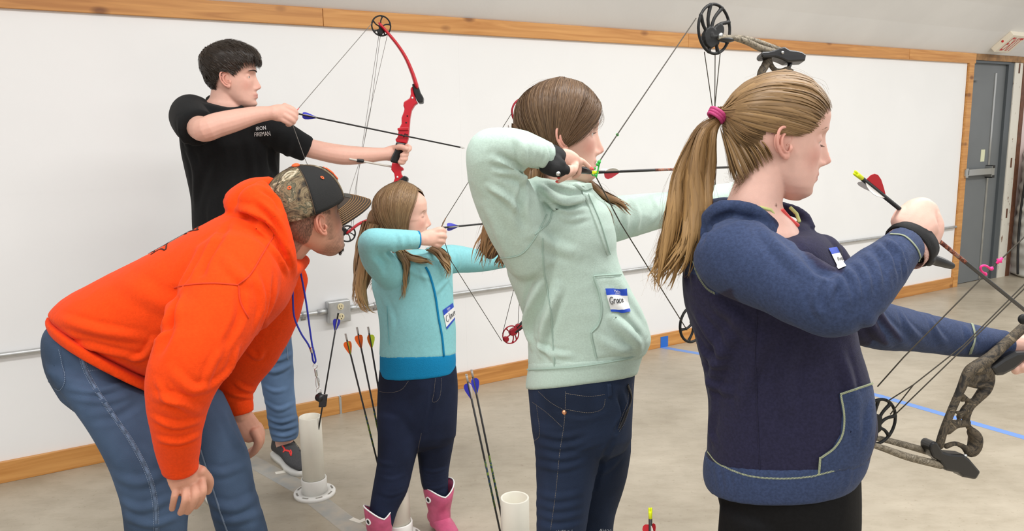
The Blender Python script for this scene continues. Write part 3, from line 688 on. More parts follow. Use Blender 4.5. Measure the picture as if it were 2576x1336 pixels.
# ================================================================ girl in the blue hooded top (nearest, right)
M_navy = mat('navy_jersey', s2l(40, 39, 62), .85, var=.14, vs=160., bump=.3, bs=420., sheen=.06, spec=.15)
M_blue = mat('blue_marl_jersey', s2l(54, 66, 96), .85, var=.16, vs=220., bump=.3, bs=420., sheen=.06, spec=.15)
M_two = mat('two_tone_jersey', s2l(54, 66, 96), .85, attr='Col', var=.15, vs=200., bump=.3, bs=420., sheen=.06, spec=.15)
M_thread = mat('pale_green_thread', s2l(138, 146, 124), .75)
M_lime2 = mat('lime_thread', s2l(168, 174, 140), .75)
M_leg = mat('black_leggings', s2l(15, 15, 17), .8, var=.15, vs=150., bump=.2, bs=300., spec=.2)
fx, fy = at(1960, 700, 1.47)[:2]
RB = person('girl with a long ponytail in a two-tone blue hooded top fitting an arrow', (fx, fy, 0))
hB = head_frame(at(1953, 358, 1.435), 93, 6, 0, .925)
parts, skull, eyes = head_geo(hB, look=-.55, jaw=1.12, chin=.75, lip=.7, nose=1.08, prof=[(-.085, -.004, .02, .03)])
neck = sil([(1890, 330, 1985, 335, 1.435, .10), (1872, 395, 1985, 405, 1.435, .11), (1850, 450, 1976, 470, 1.432, .112), (1830, 500, 1970, 520, 1.43, .12), (1808, 545, 2000, 560, 1.435, .14), (1795, 590, 2028, 610, 1.437, .18), (1770, 700, 2080, 720, 1.45, .17), (1800, 900, 2100, 900, 1.46, .16), (1830, 1150, 2120, 1150, 1.46, .2)])
dz = lambda x, y, d: (x, y, d)
arms = [tube([(1850, 640, 1.35, 60), (1960, 700, 1.27, 55), (2080, 762, 1.2, 48), (2180, 690, 1.25, 40), (2270, 615, 1.30, 33), (2300, 585, 1.315, 34)]),
        tube([(2080, 680, 1.56, 60), (2170, 790, 1.60, 50), (2300, 833, 1.68, 40), (2440, 856, 1.745, 34), (2530, 864, 1.78, 29), (2575, 872, 1.79, 29)])]
legs = []
hipB = at(1980, 1250, 1.46)
for sx, dd in ((-.062, -.03), (.078, .05)):
    t = hipB + np.array([sx, dd, -.03]); kz = .46; fl = np.array([t[0] + sx * .25, t[1] + dd * .4, 0])
    legs.append([t, np.array([t[0] + sx * .1, t[1], kz]), np.array([fl[0], fl[1], .09])])
for l in legs: parts.append(tubew(l, [.075, .052, .036], 1, 14, 5))
# right hand closed round the arrow: back of the hand up, fingers curled away from the lens
hand = [tube([(2285, 605, 1.305, 40), (2300, 570, 1.315, 52), (2318, 548, 1.325, 54), (2335, 545, 1.335, 44)], .62),
        tube([(2262, 560, 1.32, 22), (2280, 540, 1.33, 26), (2310, 533, 1.34, 26)], .9),
        tube([(2330, 610, 1.315, 26), (2345, 575, 1.325, 28), (2338, 545, 1.33, 26)], .9),
        finger([(2290, 540, 1.335), (2270, 552, 1.365), (2280, 572, 1.385), (2300, 570, 1.375)], (19, 14)),
        finger([(2315, 537, 1.34), (2302, 548, 1.375), (2312, 570, 1.395), (2326, 572, 1.38)], (19, 14)),
        finger([(2338, 550, 1.34), (2336, 565, 1.378), (2338, 588, 1.39), (2345, 588, 1.37)], (18, 13)),
        finger([(2348, 575, 1.33), (2354, 590, 1.365), (2352, 604, 1.375), (2350, 604, 1.36)], (16, 12)),
        finger([(2275, 585, 1.32), (2262, 570, 1.35), (2275, 560, 1.375)], (19, 14))]
# left hand round the bow grip at the frame's edge
hand += [tube([(2548, 868, 1.785, 30), (2580, 882, 1.785, 38), (2620, 880, 1.785, 38)], .5),
         finger([(2572, 898, 1.78), (2566, 922, 1.765), (2556, 932, 1.735), (2552, 926, 1.715)], (13, 10)),
         finger([(2592, 900, 1.78), (2584, 920, 1.765), (2573, 928, 1.735), (2569, 920, 1.715)], (13, 10)),
         finger([(2610, 895, 1.78), (2604, 912, 1.765), (2594, 918, 1.735), (2590, 910, 1.715)], (13, 10)),
         finger([(2626, 885, 1.78), (2622, 900, 1.765), (2614, 905, 1.735), (2610, 898, 1.715)], (13, 10)),
         finger([(2590, 850, 1.78), (2620, 830, 1.76), (2650, 826, 1.73)], (14, 11))]
me = fuse(parts + [neck] + arms + hand, .0026, 3)
def exB(mix, L, near):
    pass
skin(me, hB, (226, 182, 166), .6, extra=exB, nails=[(np.array(hit(bvh(me), 1953, 517)[0]), .0032, (120, 78, 64))])
bodyB = put('body', me, M_skin, RB); slim(bodyB, .42, shown(me, hB, [(2300, 560, 1.33), (2580, 885, 1.78)])); eyes_of(RB, eyes, hB); ears_of(RB, hB, (226, 182, 166))
# hair drawn back into a ponytail
def maskB(p):
    x, z = p[..., 0], p[..., 2]
    lim = np.interp(x, [-.11, -.075, -.058, -.04, -.026, -.005, .01, .02, .035, .055, .075, .1], [-.07, -.075, -.062, .0, .028, .036, .034, .012, .014, .032, .06, .078]); return z > lim
sp = Scalp(hB, skull); g = np.random.default_rng(3)
offB = lambda p: .005 + .006 * np.clip((p[..., 2] - .02) / .08, 0, 1) * np.clip((.09 - p[..., 0]) / .05, 0, 1)
base = sp.cap(lambda p: offB(p) - .004, lambda p: maskB(p - np.array([0, 0, .010])))
knot = np.array([-.119, -.004, .047]); kd = nrm(knot - sp.c); K = h2w(hB, knot)
palB = [(112, 84, 54), (142, 112, 74), (88, 66, 42), (172, 138, 94)]
D = sp.seeds(700, maskB, g); edge = sp.seeds(4000, lambda p: maskB(p) & ~maskB(p - np.array([.006, 0, .010])), g)[:650]
D = np.vstack([D, edge]); n_ = len(D); T = np.linspace(0, 1, 16); Sd = slerp(D, np.tile(kd, (n_, 1)), T)
sag = g.normal(0, .02, (n_, 1, 3)) * np.sin(np.pi * T)[None, :, None]; Sd = Sd + sag; Sd /= np.linalg.norm(Sd, axis=2)[..., None]
L0 = sp.pt(Sd, np.zeros(Sd.shape[:2])); lay = g.uniform(-.002, .0028, (n_, 1)); lay[700:] -= .001
Pl = sp.c + Sd * (sp.r(Sd) + offB(L0) * (.45 + .55 * np.minimum(1, T * 4))[None, :] + lay)[..., None]; wk = np.clip((T - .70) / .30, 0, 1)[None, :, None] ** 1.5
Pl = Pl * (1 - wk) + (knot + g.normal(0, .0040, (n_, 1, 3))) * wk
W = .0052 * g.uniform(.5, 1.3, (n_, 1)) * np.clip(.15 + T * 5, 0, 1)[None, :] * (1 - .72 * np.clip((T - .45) / .5, 0, 1))[None, :]; W[700:] *= .5; W *= np.where(L0[:, :1, 2] < .02, .5 * np.clip(.06 + T * 2.0, 0, 1)[None, :], 1.)
PB = cards(h2w(hB, Pl.reshape(-1, 3)).reshape(Pl.shape), W, palB, g, ctr=h2w(hB, sp.c))
def gd(L): return [at(*p) for p in L]
nape = [(gd([(1862 + 13 * k, 462 - 9 * k, 1.395 - .004 * k), (1848 + 12 * k, 430 - 10 * k, 1.40 - .004 * k), (1830 + 8 * k, 370 - 6 * k, 1.412), (1812, 312, 1.432)]), .008, .003, 22, .0, .0012) for k in range(7)] + [(gd([(1850, 452, 1.43), (1842, 420, 1.43), (1830, 370, 1.435), (1812, 312, 1.44)]), .010, .003, 30, .0, .0012)]
fly = wisp([(h2w(hB, np.array(q)), .012, .02, n, .004) for q, n in (([(.05, .0, .118), (.02, 0, .130), (-.02, 0, .130), (-.06, 0, .118)], 9), ([(.07, -.03, .095), (.05, -.045, .11), (.0, -.06, .11), (-.06, -.04, .10)], 9))], g, palB, .00014)
napew = wisp([(gd([(1875, 440, 1.39), (1852, 455, 1.395), (1834, 440, 1.40)]), .008, .012, 26, .004), (gd([(1868, 448, 1.40), (1848, 470, 1.40), (1838, 490, 1.40)]), .008, .010, 22, .004)], g, palB, .00022, 10)
D2 = sp.seeds(1300, lambda p: maskB(p) & (p[..., 2] < .045) & (p[..., 0] < .03), g); T2 = np.linspace(0, 1, 10); S2 = slerp(D2, np.tile(kd, (len(D2), 1)), T2) + g.normal(0, .015, (len(D2), 1, 3)) * np.sin(np.pi * T2)[None, :, None]; S2 /= np.linalg.norm(S2, axis=2)[..., None]
P2 = sp.c + S2 * (sp.r(S2) + .0025 + .0045 * T2[None, :] + g.uniform(-.001, .003, (len(D2), 1)))[..., None]; P2 = P2 * (1 - np.clip((T2 - .7) / .3, 0, 1)[None, :, None] ** 1.5) + knot * np.clip((T2 - .7) / .3, 0, 1)[None, :, None] ** 1.5
fine = strands(h2w(hB, P2.reshape(-1, 3)).reshape(P2.shape), .00042 * np.clip(.1 + T2 * 3, 0, 1)[None, :] * np.ones((len(D2), 1)), (g.dirichlet(np.ones(4), len(D2)) @ np.array([s2l(*q) for q in palB]))[:, None].repeat(10, 1))
card_mesh([fine, PB, lock_cards(nape, g, palB, None, 12, 5, .04), fly, napew], RB, M_hair, 'hair', base, (104, 80, 52))
put('hearing_aid', [tubew([h2w(hB, p) for p in ((-.030, -.0705, .016), (-.022, -.0725, .026), (-.010, -.073, .031), (.001, -.072, .029))], [.0028, .0034, .0026, .0012], 1, 8, 4)], mat('mauve_translucent_plastic', s2l(150, 110, 116), .2), RB, label='small mauve hearing aid behind the ear')
tails = [(gd([(1806, 301, 1.44), (1768, 335, 1.43), (1748, 420, 1.425), (1745, 520, 1.42), (1728, 600, 1.41), (1692, 690, 1.41)]), .009, .028, 110, .009, .007),
         (gd([(1806, 300, 1.44), (1752, 342, 1.44), (1714, 430, 1.43), (1697, 520, 1.42), (1674, 600, 1.42), (1640, 700, 1.42)]), .008, .017, 80, .010, .006),
         (gd([(1806, 303, 1.44), (1790, 340, 1.43), (1783, 430, 1.43), (1770, 520, 1.42), (1748, 590, 1.42), (1705, 665, 1.43)]), .008, .020, 70, .010, .006),
         (gd([(1806, 300, 1.45), (1762, 338, 1.46), (1735, 430, 1.455), (1718, 540, 1.45), (1690, 640, 1.45), (1660, 720, 1.45)]), .009, .026, 80, .010, .007),
         (gd([(1806, 300, 1.44), (1748, 342, 1.44), (1705, 440, 1.43), (1690, 540, 1.42), (1662, 640, 1.42), (1650, 735, 1.42)]), .007, .010, 30, .007, .0035)]
core = fuse([tube([(1804, 302, 1.44, 13), (1768, 340, 1.44, 28), (1744, 430, 1.44, 36), (1730, 530, 1.435, 36), (1702, 610, 1.43, 28), (1672, 670, 1.43, 10)], .8)], .006, 2)
palT = [(116, 86, 54), (150, 116, 74), (90, 66, 42), (178, 140, 90)]
card_mesh([lock_cards(tails, g, palT, (196, 156, 100)), wisp([(q[0], q[1] * 1.4, q[2] * 1.5, 45, .010) for q in tails], g, palT, .00024)], RB, M_hair, 'ponytail', (vget(core), [tuple(p.vertices) for p in core.polygons]), (104, 78, 50))
M_band = mat('pink_elastic', s2l(190, 62, 120), .6, bump=.4, bs=300.)
t_ = nrm(at(1765, 340, 1.43) - K)
hb = []
for k in range(3):
    c = K + t_ * (.002 + .0048 * k); u = nrm(np.cross(t_, [0, 1, .2])); v = np.cross(t_, u); a = np.arange(25) / 24 * 2 * math.pi
    hb.append(tubew(c + np.outer(np.cos(a), u) * (.0165 - .001 * k) + np.outer(np.sin(a), v) * (.0165 - .001 * k), .0033, 1, 8, 1))
put('hair_tie', hb, M_band, RB, label='pink hair elastic')
eb = locks([([h2w(hB, p) for p in ((.086, -.012, .034), (.086, -.024, .037), (.079, -.038, .036), (.068, -.047, .030))], .0020, .0010, 40, .0)], g, 5)
hair_mesh([eb], [(120, 92, 66), (100, 76, 54)], .0005, RB, M_hair, None, g, name='eyebrow')
el = [([h2w(hB, (.0745, y, .0025)), h2w(hB, (.0785, y * 1.02, -.001)), h2w(hB, (.081, y * 1.03, -.0015))], .0004, .001, 7, 0.) for y in (-.024, -.028, -.032, -.036, -.040)]
hair_mesh([locks([(q[0], q[1], q[2], 4, 0.) for q in el], g, 5)], [(96, 70, 56)], .0003, RB, M_hair, None, g, name='eyelashes')

# hooded top
torso = sil([(1840, 596, 2034, 578, 1.45, .12), (1752, 618, 2080, 602, 1.445, .25), (1722, 680, 2122, 670, 1.445, .27), (1722, 750, 2142, 760, 1.45, .275), (1748, 840, 2158, 850, 1.455, .27), (1768, 920, 2180, 930, 1.46, .27), (1782, 1010, 2200, 1020, 1.46, .28), (1782, 1090, 2206, 1085, 1.46, .285, -.06), (1778, 1150, 2192, 1140, 1.46, .278, -.1)], 48, 5, (.5, .1), 2.25)
hood = [tube([(1786, 552, 1.40, 26), (1806, 526, 1.375, 20), (1845, 520, 1.36, 16), (1890, 528, 1.36, 16), (1930, 552, 1.365, 15), (1955, 580, 1.375, 14), (1970, 605, 1.385, 10)], .9), ball(1845, 580, 1.38, 60, .8, 56), ball(1900, 590, 1.37, 60, .6, 50),
        tube([(1790, 540, 1.42, 28), (1800, 525, 1.47, 26), (1860, 520, 1.51, 22), (1950, 520, 1.50, 16), (2015, 540, 1.46, 14), (2038, 572, 1.43, 12)], .8),
        ball(1770, 590, 1.43, 46, 1.3, 60), ball(1960, 640, 1.40, 80, 1, 60), ball(2068, 640, 1.43, 46, 1.3, 50)]
slR = tube([(1832, 625, 1.36, 84), (1850, 645, 1.34, 100), (1955, 698, 1.27, 92), (2040, 745, 1.215, 88), (2095, 768, 1.195, 80), (2150, 738, 1.205, 78), (2210, 682, 1.24, 66), (2258, 635, 1.275, 52), (2283, 612, 1.295, 47)], [1, 1, 1, 1, 1, 1, 1, 1, .85], 28, 6, (.6, .12))
slL = tube([(2060, 660, 1.53, 70), (2120, 760, 1.57, 72), (2190, 812, 1.61, 62), (2300, 833, 1.68, 53), (2420, 854, 1.735, 43), (2490, 863, 1.765, 36), (2527, 866, 1.78, 33)], 1, 24, 5, (.6, .1))
band = sil([(1774, 1135, 2192, 1122, 1.46, .285, -.10), (1770, 1162, 2188, 1150, 1.46, .29, -.12), (1770, 1188, 2178, 1178, 1.46, .29, -.12), (1777, 1212, 2158, 1206, 1.46, .282, -.12)], 48, 4, (.1, .06), 2.25)
me = fuse([torso, slR, slL] + hood, .0040, 6)
F = []
for k in range(6):                                     # crumpled sleeve inside the elbow and towards the cuff
    x = 2108 + k * 26; y = 697 - k * 17; F.append(([(x - 6, y - 6), (x + 16, y + 26), (x + 24, y + 78)], 7, .0046 - .0003 * k))
F += [([(2060, 700), (2050, 760), (2075, 800)], 12, .004), ([(2110, 700), (2085, 740), (2090, 790)], 10, .004), ([(2205, 612), (2235, 655), (2250, 700)], 9, .004), ([(2228, 600), (2262, 640), (2278, 690)], 8, .004),
      ([(1990, 600), (2060, 680), (2110, 690)], 14, -.004), ([(1905, 560), (1975, 640), (2030, 690)], 16, .004),
      ([(1745, 780), (1800, 860), (1830, 900)], 16, .006), ([(1795, 760), (1850, 800), (1900, 860)], 18, .005), ([(1860, 800), (1800, 930), (1790, 1000)], 16, .006), ([(1935, 830), (1880, 960), (1860, 1040)], 16, .004),
      ([(1990, 850), (1975, 960), (1985, 1050)], 18, .003), ([(1755, 850), (1785, 900), (1840, 920)], 12, .005), ([(1770, 920), (1800, 970), (1850, 990)], 12, .004), ([(2110, 880), (2135, 960), (2145, 1010)], 16, .004), ([(1800, 1000), (1790, 1080), (1800, 1120)], 14, .005),
      ([(1745, 560), (1725, 640), (1735, 720)], 12, -.005), ([(1850, 530), (1800, 560), (1760, 620)], 10, -.004),
      ([(2180, 790), (2200, 830), (2240, 870)], 12, .005), ([(2210, 780), (2240, 830), (2280, 870)], 12, .004), ([(2265, 785), (2290, 830), (2330, 870)], 10, .003), ([(2340, 800), (2360, 840), (2385, 875)], 10, .003), ([(2430, 820), (2440, 850), (2450, 885)], 10, .004),
      ([(2160, 1000), (2150, 1060), (2160, 1120)], 14, .003), ([(2190, 1000), (2180, 1080), (2170, 1130)], 10, .004)]
folds(me, F); rumple(me, .0008, 60, 1); rumple(me, .0012, 22, 2, (1, 1, .6))
# the sleeves, hood and pocket are paler than the body panels: sewn panels, told apart by place
V = vget(me); px = (V - CP) @ CR; U = px[:, 0] / px[:, 2] * FPX + IW / 2; W_ = px[:, 1] / px[:, 2] * FPX + IH / 2
def inside(poly, x, y):
    c = np.zeros(len(x), bool); n = len(poly)
    for i in range(n):
        (x1, y1), (x2, y2) = poly[i], poly[(i + 1) % n]; k = ((y1 > y) != (y2 > y)) & (x < (x2 - x1) * (y - y1) / (y2 - y1 + 1e-9) + x1); c ^= k
    return c
def segd(Q, pts):
    b = np.full(len(Q), 9.)
    for a, c in zip(pts[:-1], pts[1:]):
        ab = c - a; t = np.clip(((Q - a) @ ab) / (ab @ ab), 0, 1); b = np.minimum(b, np.linalg.norm(Q - a - t[:, None] * ab, axis=1))
    return b
ax1 = [at(*p) for p in ((1845, 640, 1.345), (1955, 698, 1.27), (2095, 768, 1.195), (2210, 682, 1.24), (2283, 612, 1.295))]; ax2 = [at(*p) for p in ((2100, 740, 1.56), (2190, 812, 1.61), (2300, 833, 1.68), (2527, 866, 1.78))]
slv = (segd(V, ax1) < .066) & ~((px[:, 2] > 1.43) & (U < 2000)) | (segd(V, ax2) < .055) & (px[:, 2] > 1.5)
armh = inside([(1735, 540), (1738, 640), (1752, 690), (1800, 742), (1850, 720), (2060, 704), (1974, 608), (1964, 575), (1932, 540), (1880, 490), (1800, 480), (1740, 510)], U, W_) & (px[:, 2] < 1.47)
hd = (W_ < 560) & (U < 1930) | (W_ < 690) & (U < 1790)
ok = slv | armh | hd
ok &= ~inside([(1965, 560), (2010, 545), (2060, 560), (2105, 620), (2125, 690), (2060, 676), (2010, 620), (1975, 590)], U, W_)
me.materials.append(M_two)
kf = ok.astype(float); E_ = np.empty(len(me.edges) * 2, np.int64); me.edges.foreach_get('vertices', E_); E_ = E_.reshape(-1, 2); dg_ = np.bincount(E_.ravel(), minlength=len(V)) + 1.
for _ in range(3): kf = (kf + np.bincount(E_[:, 0], kf[E_[:, 1]], len(V)) + np.bincount(E_[:, 1], kf[E_[:, 0]], len(V))) / dg_
kf = np.clip((kf - .5) * 2.2 + .5, 0, 1)[:, None]; colour(me, np.array(s2l(40, 39, 62)) * (1 - kf) + np.array(s2l(54, 66, 96)) * kf)
topB = put('hoodie', me, None, RB, label='navy hooded top with paler blue sleeves and hood'); tr = bvh(me)
bm_ = fuse([band], .005, 4); folds(bm_, [([(1800 + 22 * k, 1160), (1805 + 22 * k, 1200), (1812 + 21 * k, 1235)], 7, .0012) for k in range(16)]); put('hem_band', bm_, M_blue, topB)
bt = bvh2(me, bm_)
# kangaroo pocket, proud of the front
pk = [(2110, 992), (2118, 1040), (2115, 1090), (2095, 1125), (2062, 1150), (2056, 1204), (2120, 1198), (2176, 1172), (2198, 1130), (2205, 1060), (2202, 1000), (2196, 963), (2150, 976)]
def patch_poly(tr, poly, lift, n=14):
    c = np.mean(poly, 0); R_ = []
    P = np.vstack([np.linspace(poly[i], poly[(i + 1) % len(poly)], 6)[:-1] for i in range(len(poly))])
    for q in np.linspace(.02, 1, n):
        R_.append([hit(tr, *(c + (p - c) * q), lift if q < .97 else .0002)[0] for p in P])
    return loft(R_, None)
put('pocket', patch_poly(tr, np.array(pk, float), .003), M_blue, topB)
for st in ([(2110, 992), (2150, 978), (2197, 963)], [(2112, 994), (2120, 1040), (2117, 1090), (2097, 1125), (2064, 1150)], [(2062, 1148), (2060, 1175), (2058, 1198)]):
    seam(tr, st, .0042, M_thread, topB, lift=.0034, th=.0005); stitches(tr, st, .0011, M_lime2, topB, .003, .6, zig=.0017, lift=.0042)
stitches(tr, [(1738, 618), (1742, 650), (1755, 690), (1778, 725), (1802, 740)], .0012, M_thread, topB, .0022, .5, zig=.0022)
stitches(bt, [(1780, 1136), (1810, 1168), (1880, 1196), (1960, 1204), (2030, 1200), (2060, 1194), (2120, 1176), (2180, 1140)], .0013, M_lime2, topB, .0024, .6, zig=.0016, lift=.001)
seam(tr, [(2445, 812), (2452, 850), (2440, 890)], .0065, M_thread, topB, lift=.001); seam(tr, [(2240, 590), (2275, 595), (2305, 625), (2318, 660)], .004, M_thread, topB, lift=.001)
seam(tr, [(1905, 780), (1900, 900), (1908, 1100), (1912, 1200)], .0014, M_navy, topB)
M_lime = mat('pale_lime_lining', s2l(196, 200, 130), .7); M_coral = mat('coral_strap', s2l(232, 88, 84), .5)
put('lining', [cord([at(*p) for p in ((1912, 522, 1.368), (1938, 528, 1.372), (1954, 548, 1.376))], .0032)], M_lime, topB, label='pale lime neck lining'); put('lining', [cord([at(*p) for p in ((1988, 522, 1.43), (2004, 538, 1.425), (2011, 558, 1.415))], .0032)], M_lime, topB, label='pale lime neck lining')
put('camisole_strap', [tubew([at(*p) for p in ((1968, 528, 1.385), (1985, 548, 1.392), (2008, 568, 1.398))], .0035, .5, 6, 3)], M_coral, RB, label='coral shoulder strap')
name_tag(tr, [(2082, 626), (2103, 622), (2129, 672), (2109, 680)], topB, 'partly hidden', [[(.30, .62), (.42, .46), (.52, .62)], [(.35, .56), (.48, .55)], [(.58, .52), (.64, .62), (.70, .52)], [(.86, .54), (.76, .54), (.76, .62), (.86, .62), (.88, .52)]], hello=False, ink=.0004)
# leggings
lg = [sil([(1790, 1190, 2165, 1190, 1.46, .26), (1808, 1260, 2166, 1260, 1.46, .27), (1820, 1336, 2165, 1336, 1.46, .26)], 40, 4, (.2, .3))]
for l in legs: lg.append(tubew([l[0] + [0, 0, .02], l[0] * .5 + l[1] * .5, l[1], l[1] * .4 + l[2] * .6, l[2]], [.080, .080, .062, .056, .042], 1, 20, 5, (.3, .1)))
me = fuse(lg, .006, 5); rumple(me, .002, 30, 4, (1, 1, .5)); put('leggings', me, M_leg, RB)
M_shoe = mat('dark_canvas', s2l(50, 50, 58), .7); M_sole = mat('white_rubber', s2l(225, 225, 220), .6)
def shoe(l, az, parent, m, sole=M_sole, s=1.):
    f = np.array([math.sin(math.radians(az)), math.cos(math.radians(az)), 0]); sd = np.array([f[1], -f[0], 0]); b = np.array([l[0], l[1], 0])
    def rg(x, z0, z1, w_): a = np.arange(16) / 16 * 2 * math.pi; return b + f * x * s + np.outer(np.cos(a), sd) * w_ * s + UZ * ((z0 + z1) / 2) * s + np.outer(np.sin(a), UZ) * (z1 - z0) / 2 * s
    o = put('shoe', fuse([loft([rg(x, .018, h, w_) for x, h, w_ in ((-.075, .07, .030), (-.05, .115, .036), (.0, .115, .037), (.04, .088, .039), (.09, .065, .044), (.13, .058, .043), (.165, .045, .032))], (.5, .6))], .005, 3), m, parent)
    put('sole', loft([[b + f * x * s + sd * w_ * q * s + UZ * z * s for q, z in ((-1, .0), (1, .0), (1.03, .022), (-1.03, .022))] for x, w_ in ((-.09, .020), (-.075, .033), (-.03, .037), (.03, .038), (.09, .047), (.14, .044), (.17, .03), (.18, .015))], (.0, .0)), sole, o); return o
for l in legs: shoe(l[2], 120, RB, M_shoe)
# ================================================================ girl in the mint hooded top (middle)
M_mint = mat('mint_marl_fleece', s2l(188, 209, 198), .9, var=.05, vs=260., bump=.2, bs=420., sheen=.08, spec=.12)
M_mint2 = mat('mint_seam', s2l(166, 190, 178), .9)
M_denim = mat('dark_blue_denim', s2l(35, 47, 70), .8, var=.30, vs=7., bump=.5, bs=700., spec=.2, ani=(1, 1, .6))
M_denthread = mat('denim_thread', s2l(120, 112, 104), .7); M_copper = mat('copper_rivet', (.75, .36, .2), .35, .9)
fx, fy = at(1440, 900, 1.86)[:2]
RG = person('girl in a mint hooded top and ripped jeans at full draw', (fx, fy, 0))
hG = head_frame(at(1410, 350, 1.835), 85, 1, -3, .95)
parts, skull, eyes = head_geo(hG, look=-.05, jaw=1.0, prof=[(-.06, -.003, .01, .02)])
parts += [sil([(1345, 380, 1440, 380, 1.84, .10), (1355, 440, 1450, 450, 1.84, .10), (1350, 500, 1470, 500, 1.84, .12), (1320, 560, 1520, 540, 1.84, .16), (1330, 700, 1540, 680, 1.85, .16), (1370, 850, 1580, 840, 1.86, .15), (1370, 960, 1560, 950, 1.87, .2)]),
          tube([(1340, 600, 1.76, 44), (1270, 480, 1.70, 40), (1222, 385, 1.64, 34), (1300, 370, 1.66, 30), (1375, 390, 1.69, 24), (1412, 405, 1.70, 24)]),
          tube([(1480, 540, 1.93, 40), (1580, 545, 1.98, 36), (1700, 528, 2.07, 28), (1800, 505, 2.16, 24), (1880, 485, 2.23, 20), (1915, 475, 2.26, 18)])]
hipG = at(1460, 1010, 1.87); legG = []
for pts in ([(1430, 1030, 1.84), (1415, 1200, 1.83), (1415, 1345, 1.83), (1430, 1560, 1.86), (1440, 1720, 1.9)], [(1520, 1030, 1.93), (1500, 1200, 1.95), (1490, 1340, 1.96), (1530, 1520, 2.02), (1560, 1640, 2.08)]):
    P = [at(*p) for p in pts]; P[-1][2] = .07; legG.append(P)
for P in legG: parts.append(tubew(P, [.06, .055, .045, .04, .032], 1, 14, 4))
# right hand at the jaw holding the release aid, fingers hanging, coral nails
hand = [tube([(1400, 398, 1.695, 23), (1424, 398, 1.695, 24), (1442, 404, 1.695, 20), (1456, 412, 1.70, 13)], .55),
        finger([(1440, 396, 1.70), (1463, 404, 1.705), (1478, 416, 1.71), (1488, 425, 1.715)], (8, 5)),
        finger([(1450, 414, 1.688), (1446, 430, 1.678), (1433, 441, 1.68), (1416, 446, 1.69)], (7.5, 5)),
        finger([(1440, 420, 1.678), (1433, 436, 1.668), (1421, 449, 1.674), (1409, 456, 1.685)], (7.2, 4.6)),
        finger([(1430, 420, 1.672), (1422, 437, 1.662), (1412, 450, 1.668), (1404, 459, 1.68)], (6.8, 4.4)),
        finger([(1457, 422, 1.705), (1456, 436, 1.705), (1450, 444, 1.71), (1443, 446, 1.71)], (7.5, 5)),
        tube([(1885, 484, 2.235, 20), (1915, 475, 2.26, 23), (1940, 470, 2.28, 20)], .6)]
for k in range(4): hand.append(finger([(1935, 458 + k * 9, 2.28), (1952, 460 + k * 9, 2.265), (1950, 466 + k * 9, 2.235), (1938, 466 + k * 9, 2.23)], (8, 6)))
hand.append(finger([(1905, 462, 2.26), (1925, 452, 2.25), (1945, 456, 2.24)], (9, 6)))
me = fuse(parts + hand, .0027, 3)
nl = [(at(1410, 446, 1.683), .0075, (240, 96, 92)), (at(1405, 456, 1.68), .0075, (240, 96, 92)), (at(1403, 458, 1.684), .007, (240, 96, 92)), (at(1489, 424, 1.712), .006, (240, 96, 92)), (at(1441, 444, 1.70), .007, (240, 96, 92))]
skin(me, hG, (228, 184, 166), .8, nails=nl)
o_ = put('body', me, M_skin, RG); slim(o_, .42, shown(me, hG, [(1430, 420, 1.69), (1920, 475, 2.26)])); eyes_of(RG, eyes, hG); ears_of(RG, hG, (228, 184, 166))
put('nail', [ellip(at(x, y, d), [CR[:, 0] * 5 * .0009, CR[:, 2] * .004, CR[:, 1] * 3.4 * .0009]) for x, y, d in ((1406, 447, 1.684),)], mat('coral_varnish', s2l(242, 92, 88), .25), RG, label='coral fingernail')
for x, y, d in ((1402, 457, 1.68), (1490, 425, 1.708)): put('nail', [ellip(at(x, y, d), [CR[:, 0] * 5 * .0009, CR[:, 2] * .004, CR[:, 1] * 3 * .0009])], bpy.data.materials['coral_varnish'], RG, label='coral fingernail')
# long loose hair
def maskG(p):
    x, z = p[..., 0], p[..., 2]
    return z > np.interp(x, [-.11, -.075, -.05, -.03, -.01, .01, .03, .045, .06, .075, .095], [-.08, -.09, -.09, -.06, .01, .012, .014, .022, .036, .056, .073])
sp = Scalp(hG, skull); g = np.random.default_rng(5)
base = sp.cap(lambda p: .008 + .012 * np.clip((p[..., 2] - .0) / .09, 0, 1) * np.clip((.09 - p[..., 0]) / .05, 0, 1), maskG)
# locks start along the parting and sweep down and back over the side of the head
part = np.array([nrm([x, 0.012, z]) for x, z in ((.075, .075), (.05, .1), (.02, .11), (-.02, .11), (-.06, .09), (-.085, .05))])
nS = 3200; u = g.uniform(0, 5, nS); i0 = u.astype(int).clip(0, 4); A = part[i0] * (1 - (u - i0))[:, None] + part[i0 + 1] * (u - i0)[:, None]
A += g.normal(0, .05, A.shape); A /= np.linalg.norm(A, axis=1)[:, None]
side = np.where(g.random(nS) < .5, -1., 1.)
fx_ = np.clip(A[:, 0], -1, 1)
B = np.stack([-.35 + .62 * fx_ + g.normal(0, .07, nS), side * (.78 - .25 * np.abs(fx_)), -.62 + .45 * np.clip(fx_, 0, 1) + g.normal(0, .06, nS)], 1); B /= np.linalg.norm(B, axis=1)[:, None]
back = A[:, 0] < -.3; B[back] = np.stack([-.6 + g.normal(0, .12, back.sum()), side[back] * g.uniform(0, .7, back.sum()), -.75 * np.ones(back.sum())], 1); B /= np.linalg.norm(B, axis=1)[:, None]
T = np.linspace(0, 1, 14); Sd = slerp(A, B, T); bend = np.array([.22, 0, .0]) * np.sin(np.pi * T)[None, :, None] * np.clip(fx_ + .2, 0, 1)[:, None, None]
Sd = Sd + bend; Sd /= np.linalg.norm(Sd, axis=2)[..., None]
L0 = sp.pt(Sd, np.zeros(Sd.shape[:2])); Pl = sp.c + Sd * (sp.r(Sd) + .010 + .011 * np.clip(L0[..., 2] / .09, 0, 1) * np.clip((.09 - L0[..., 0]) / .05, 0, 1) - .0008 + g.uniform(-.0008, .0004, (nS, 1)))[..., None]
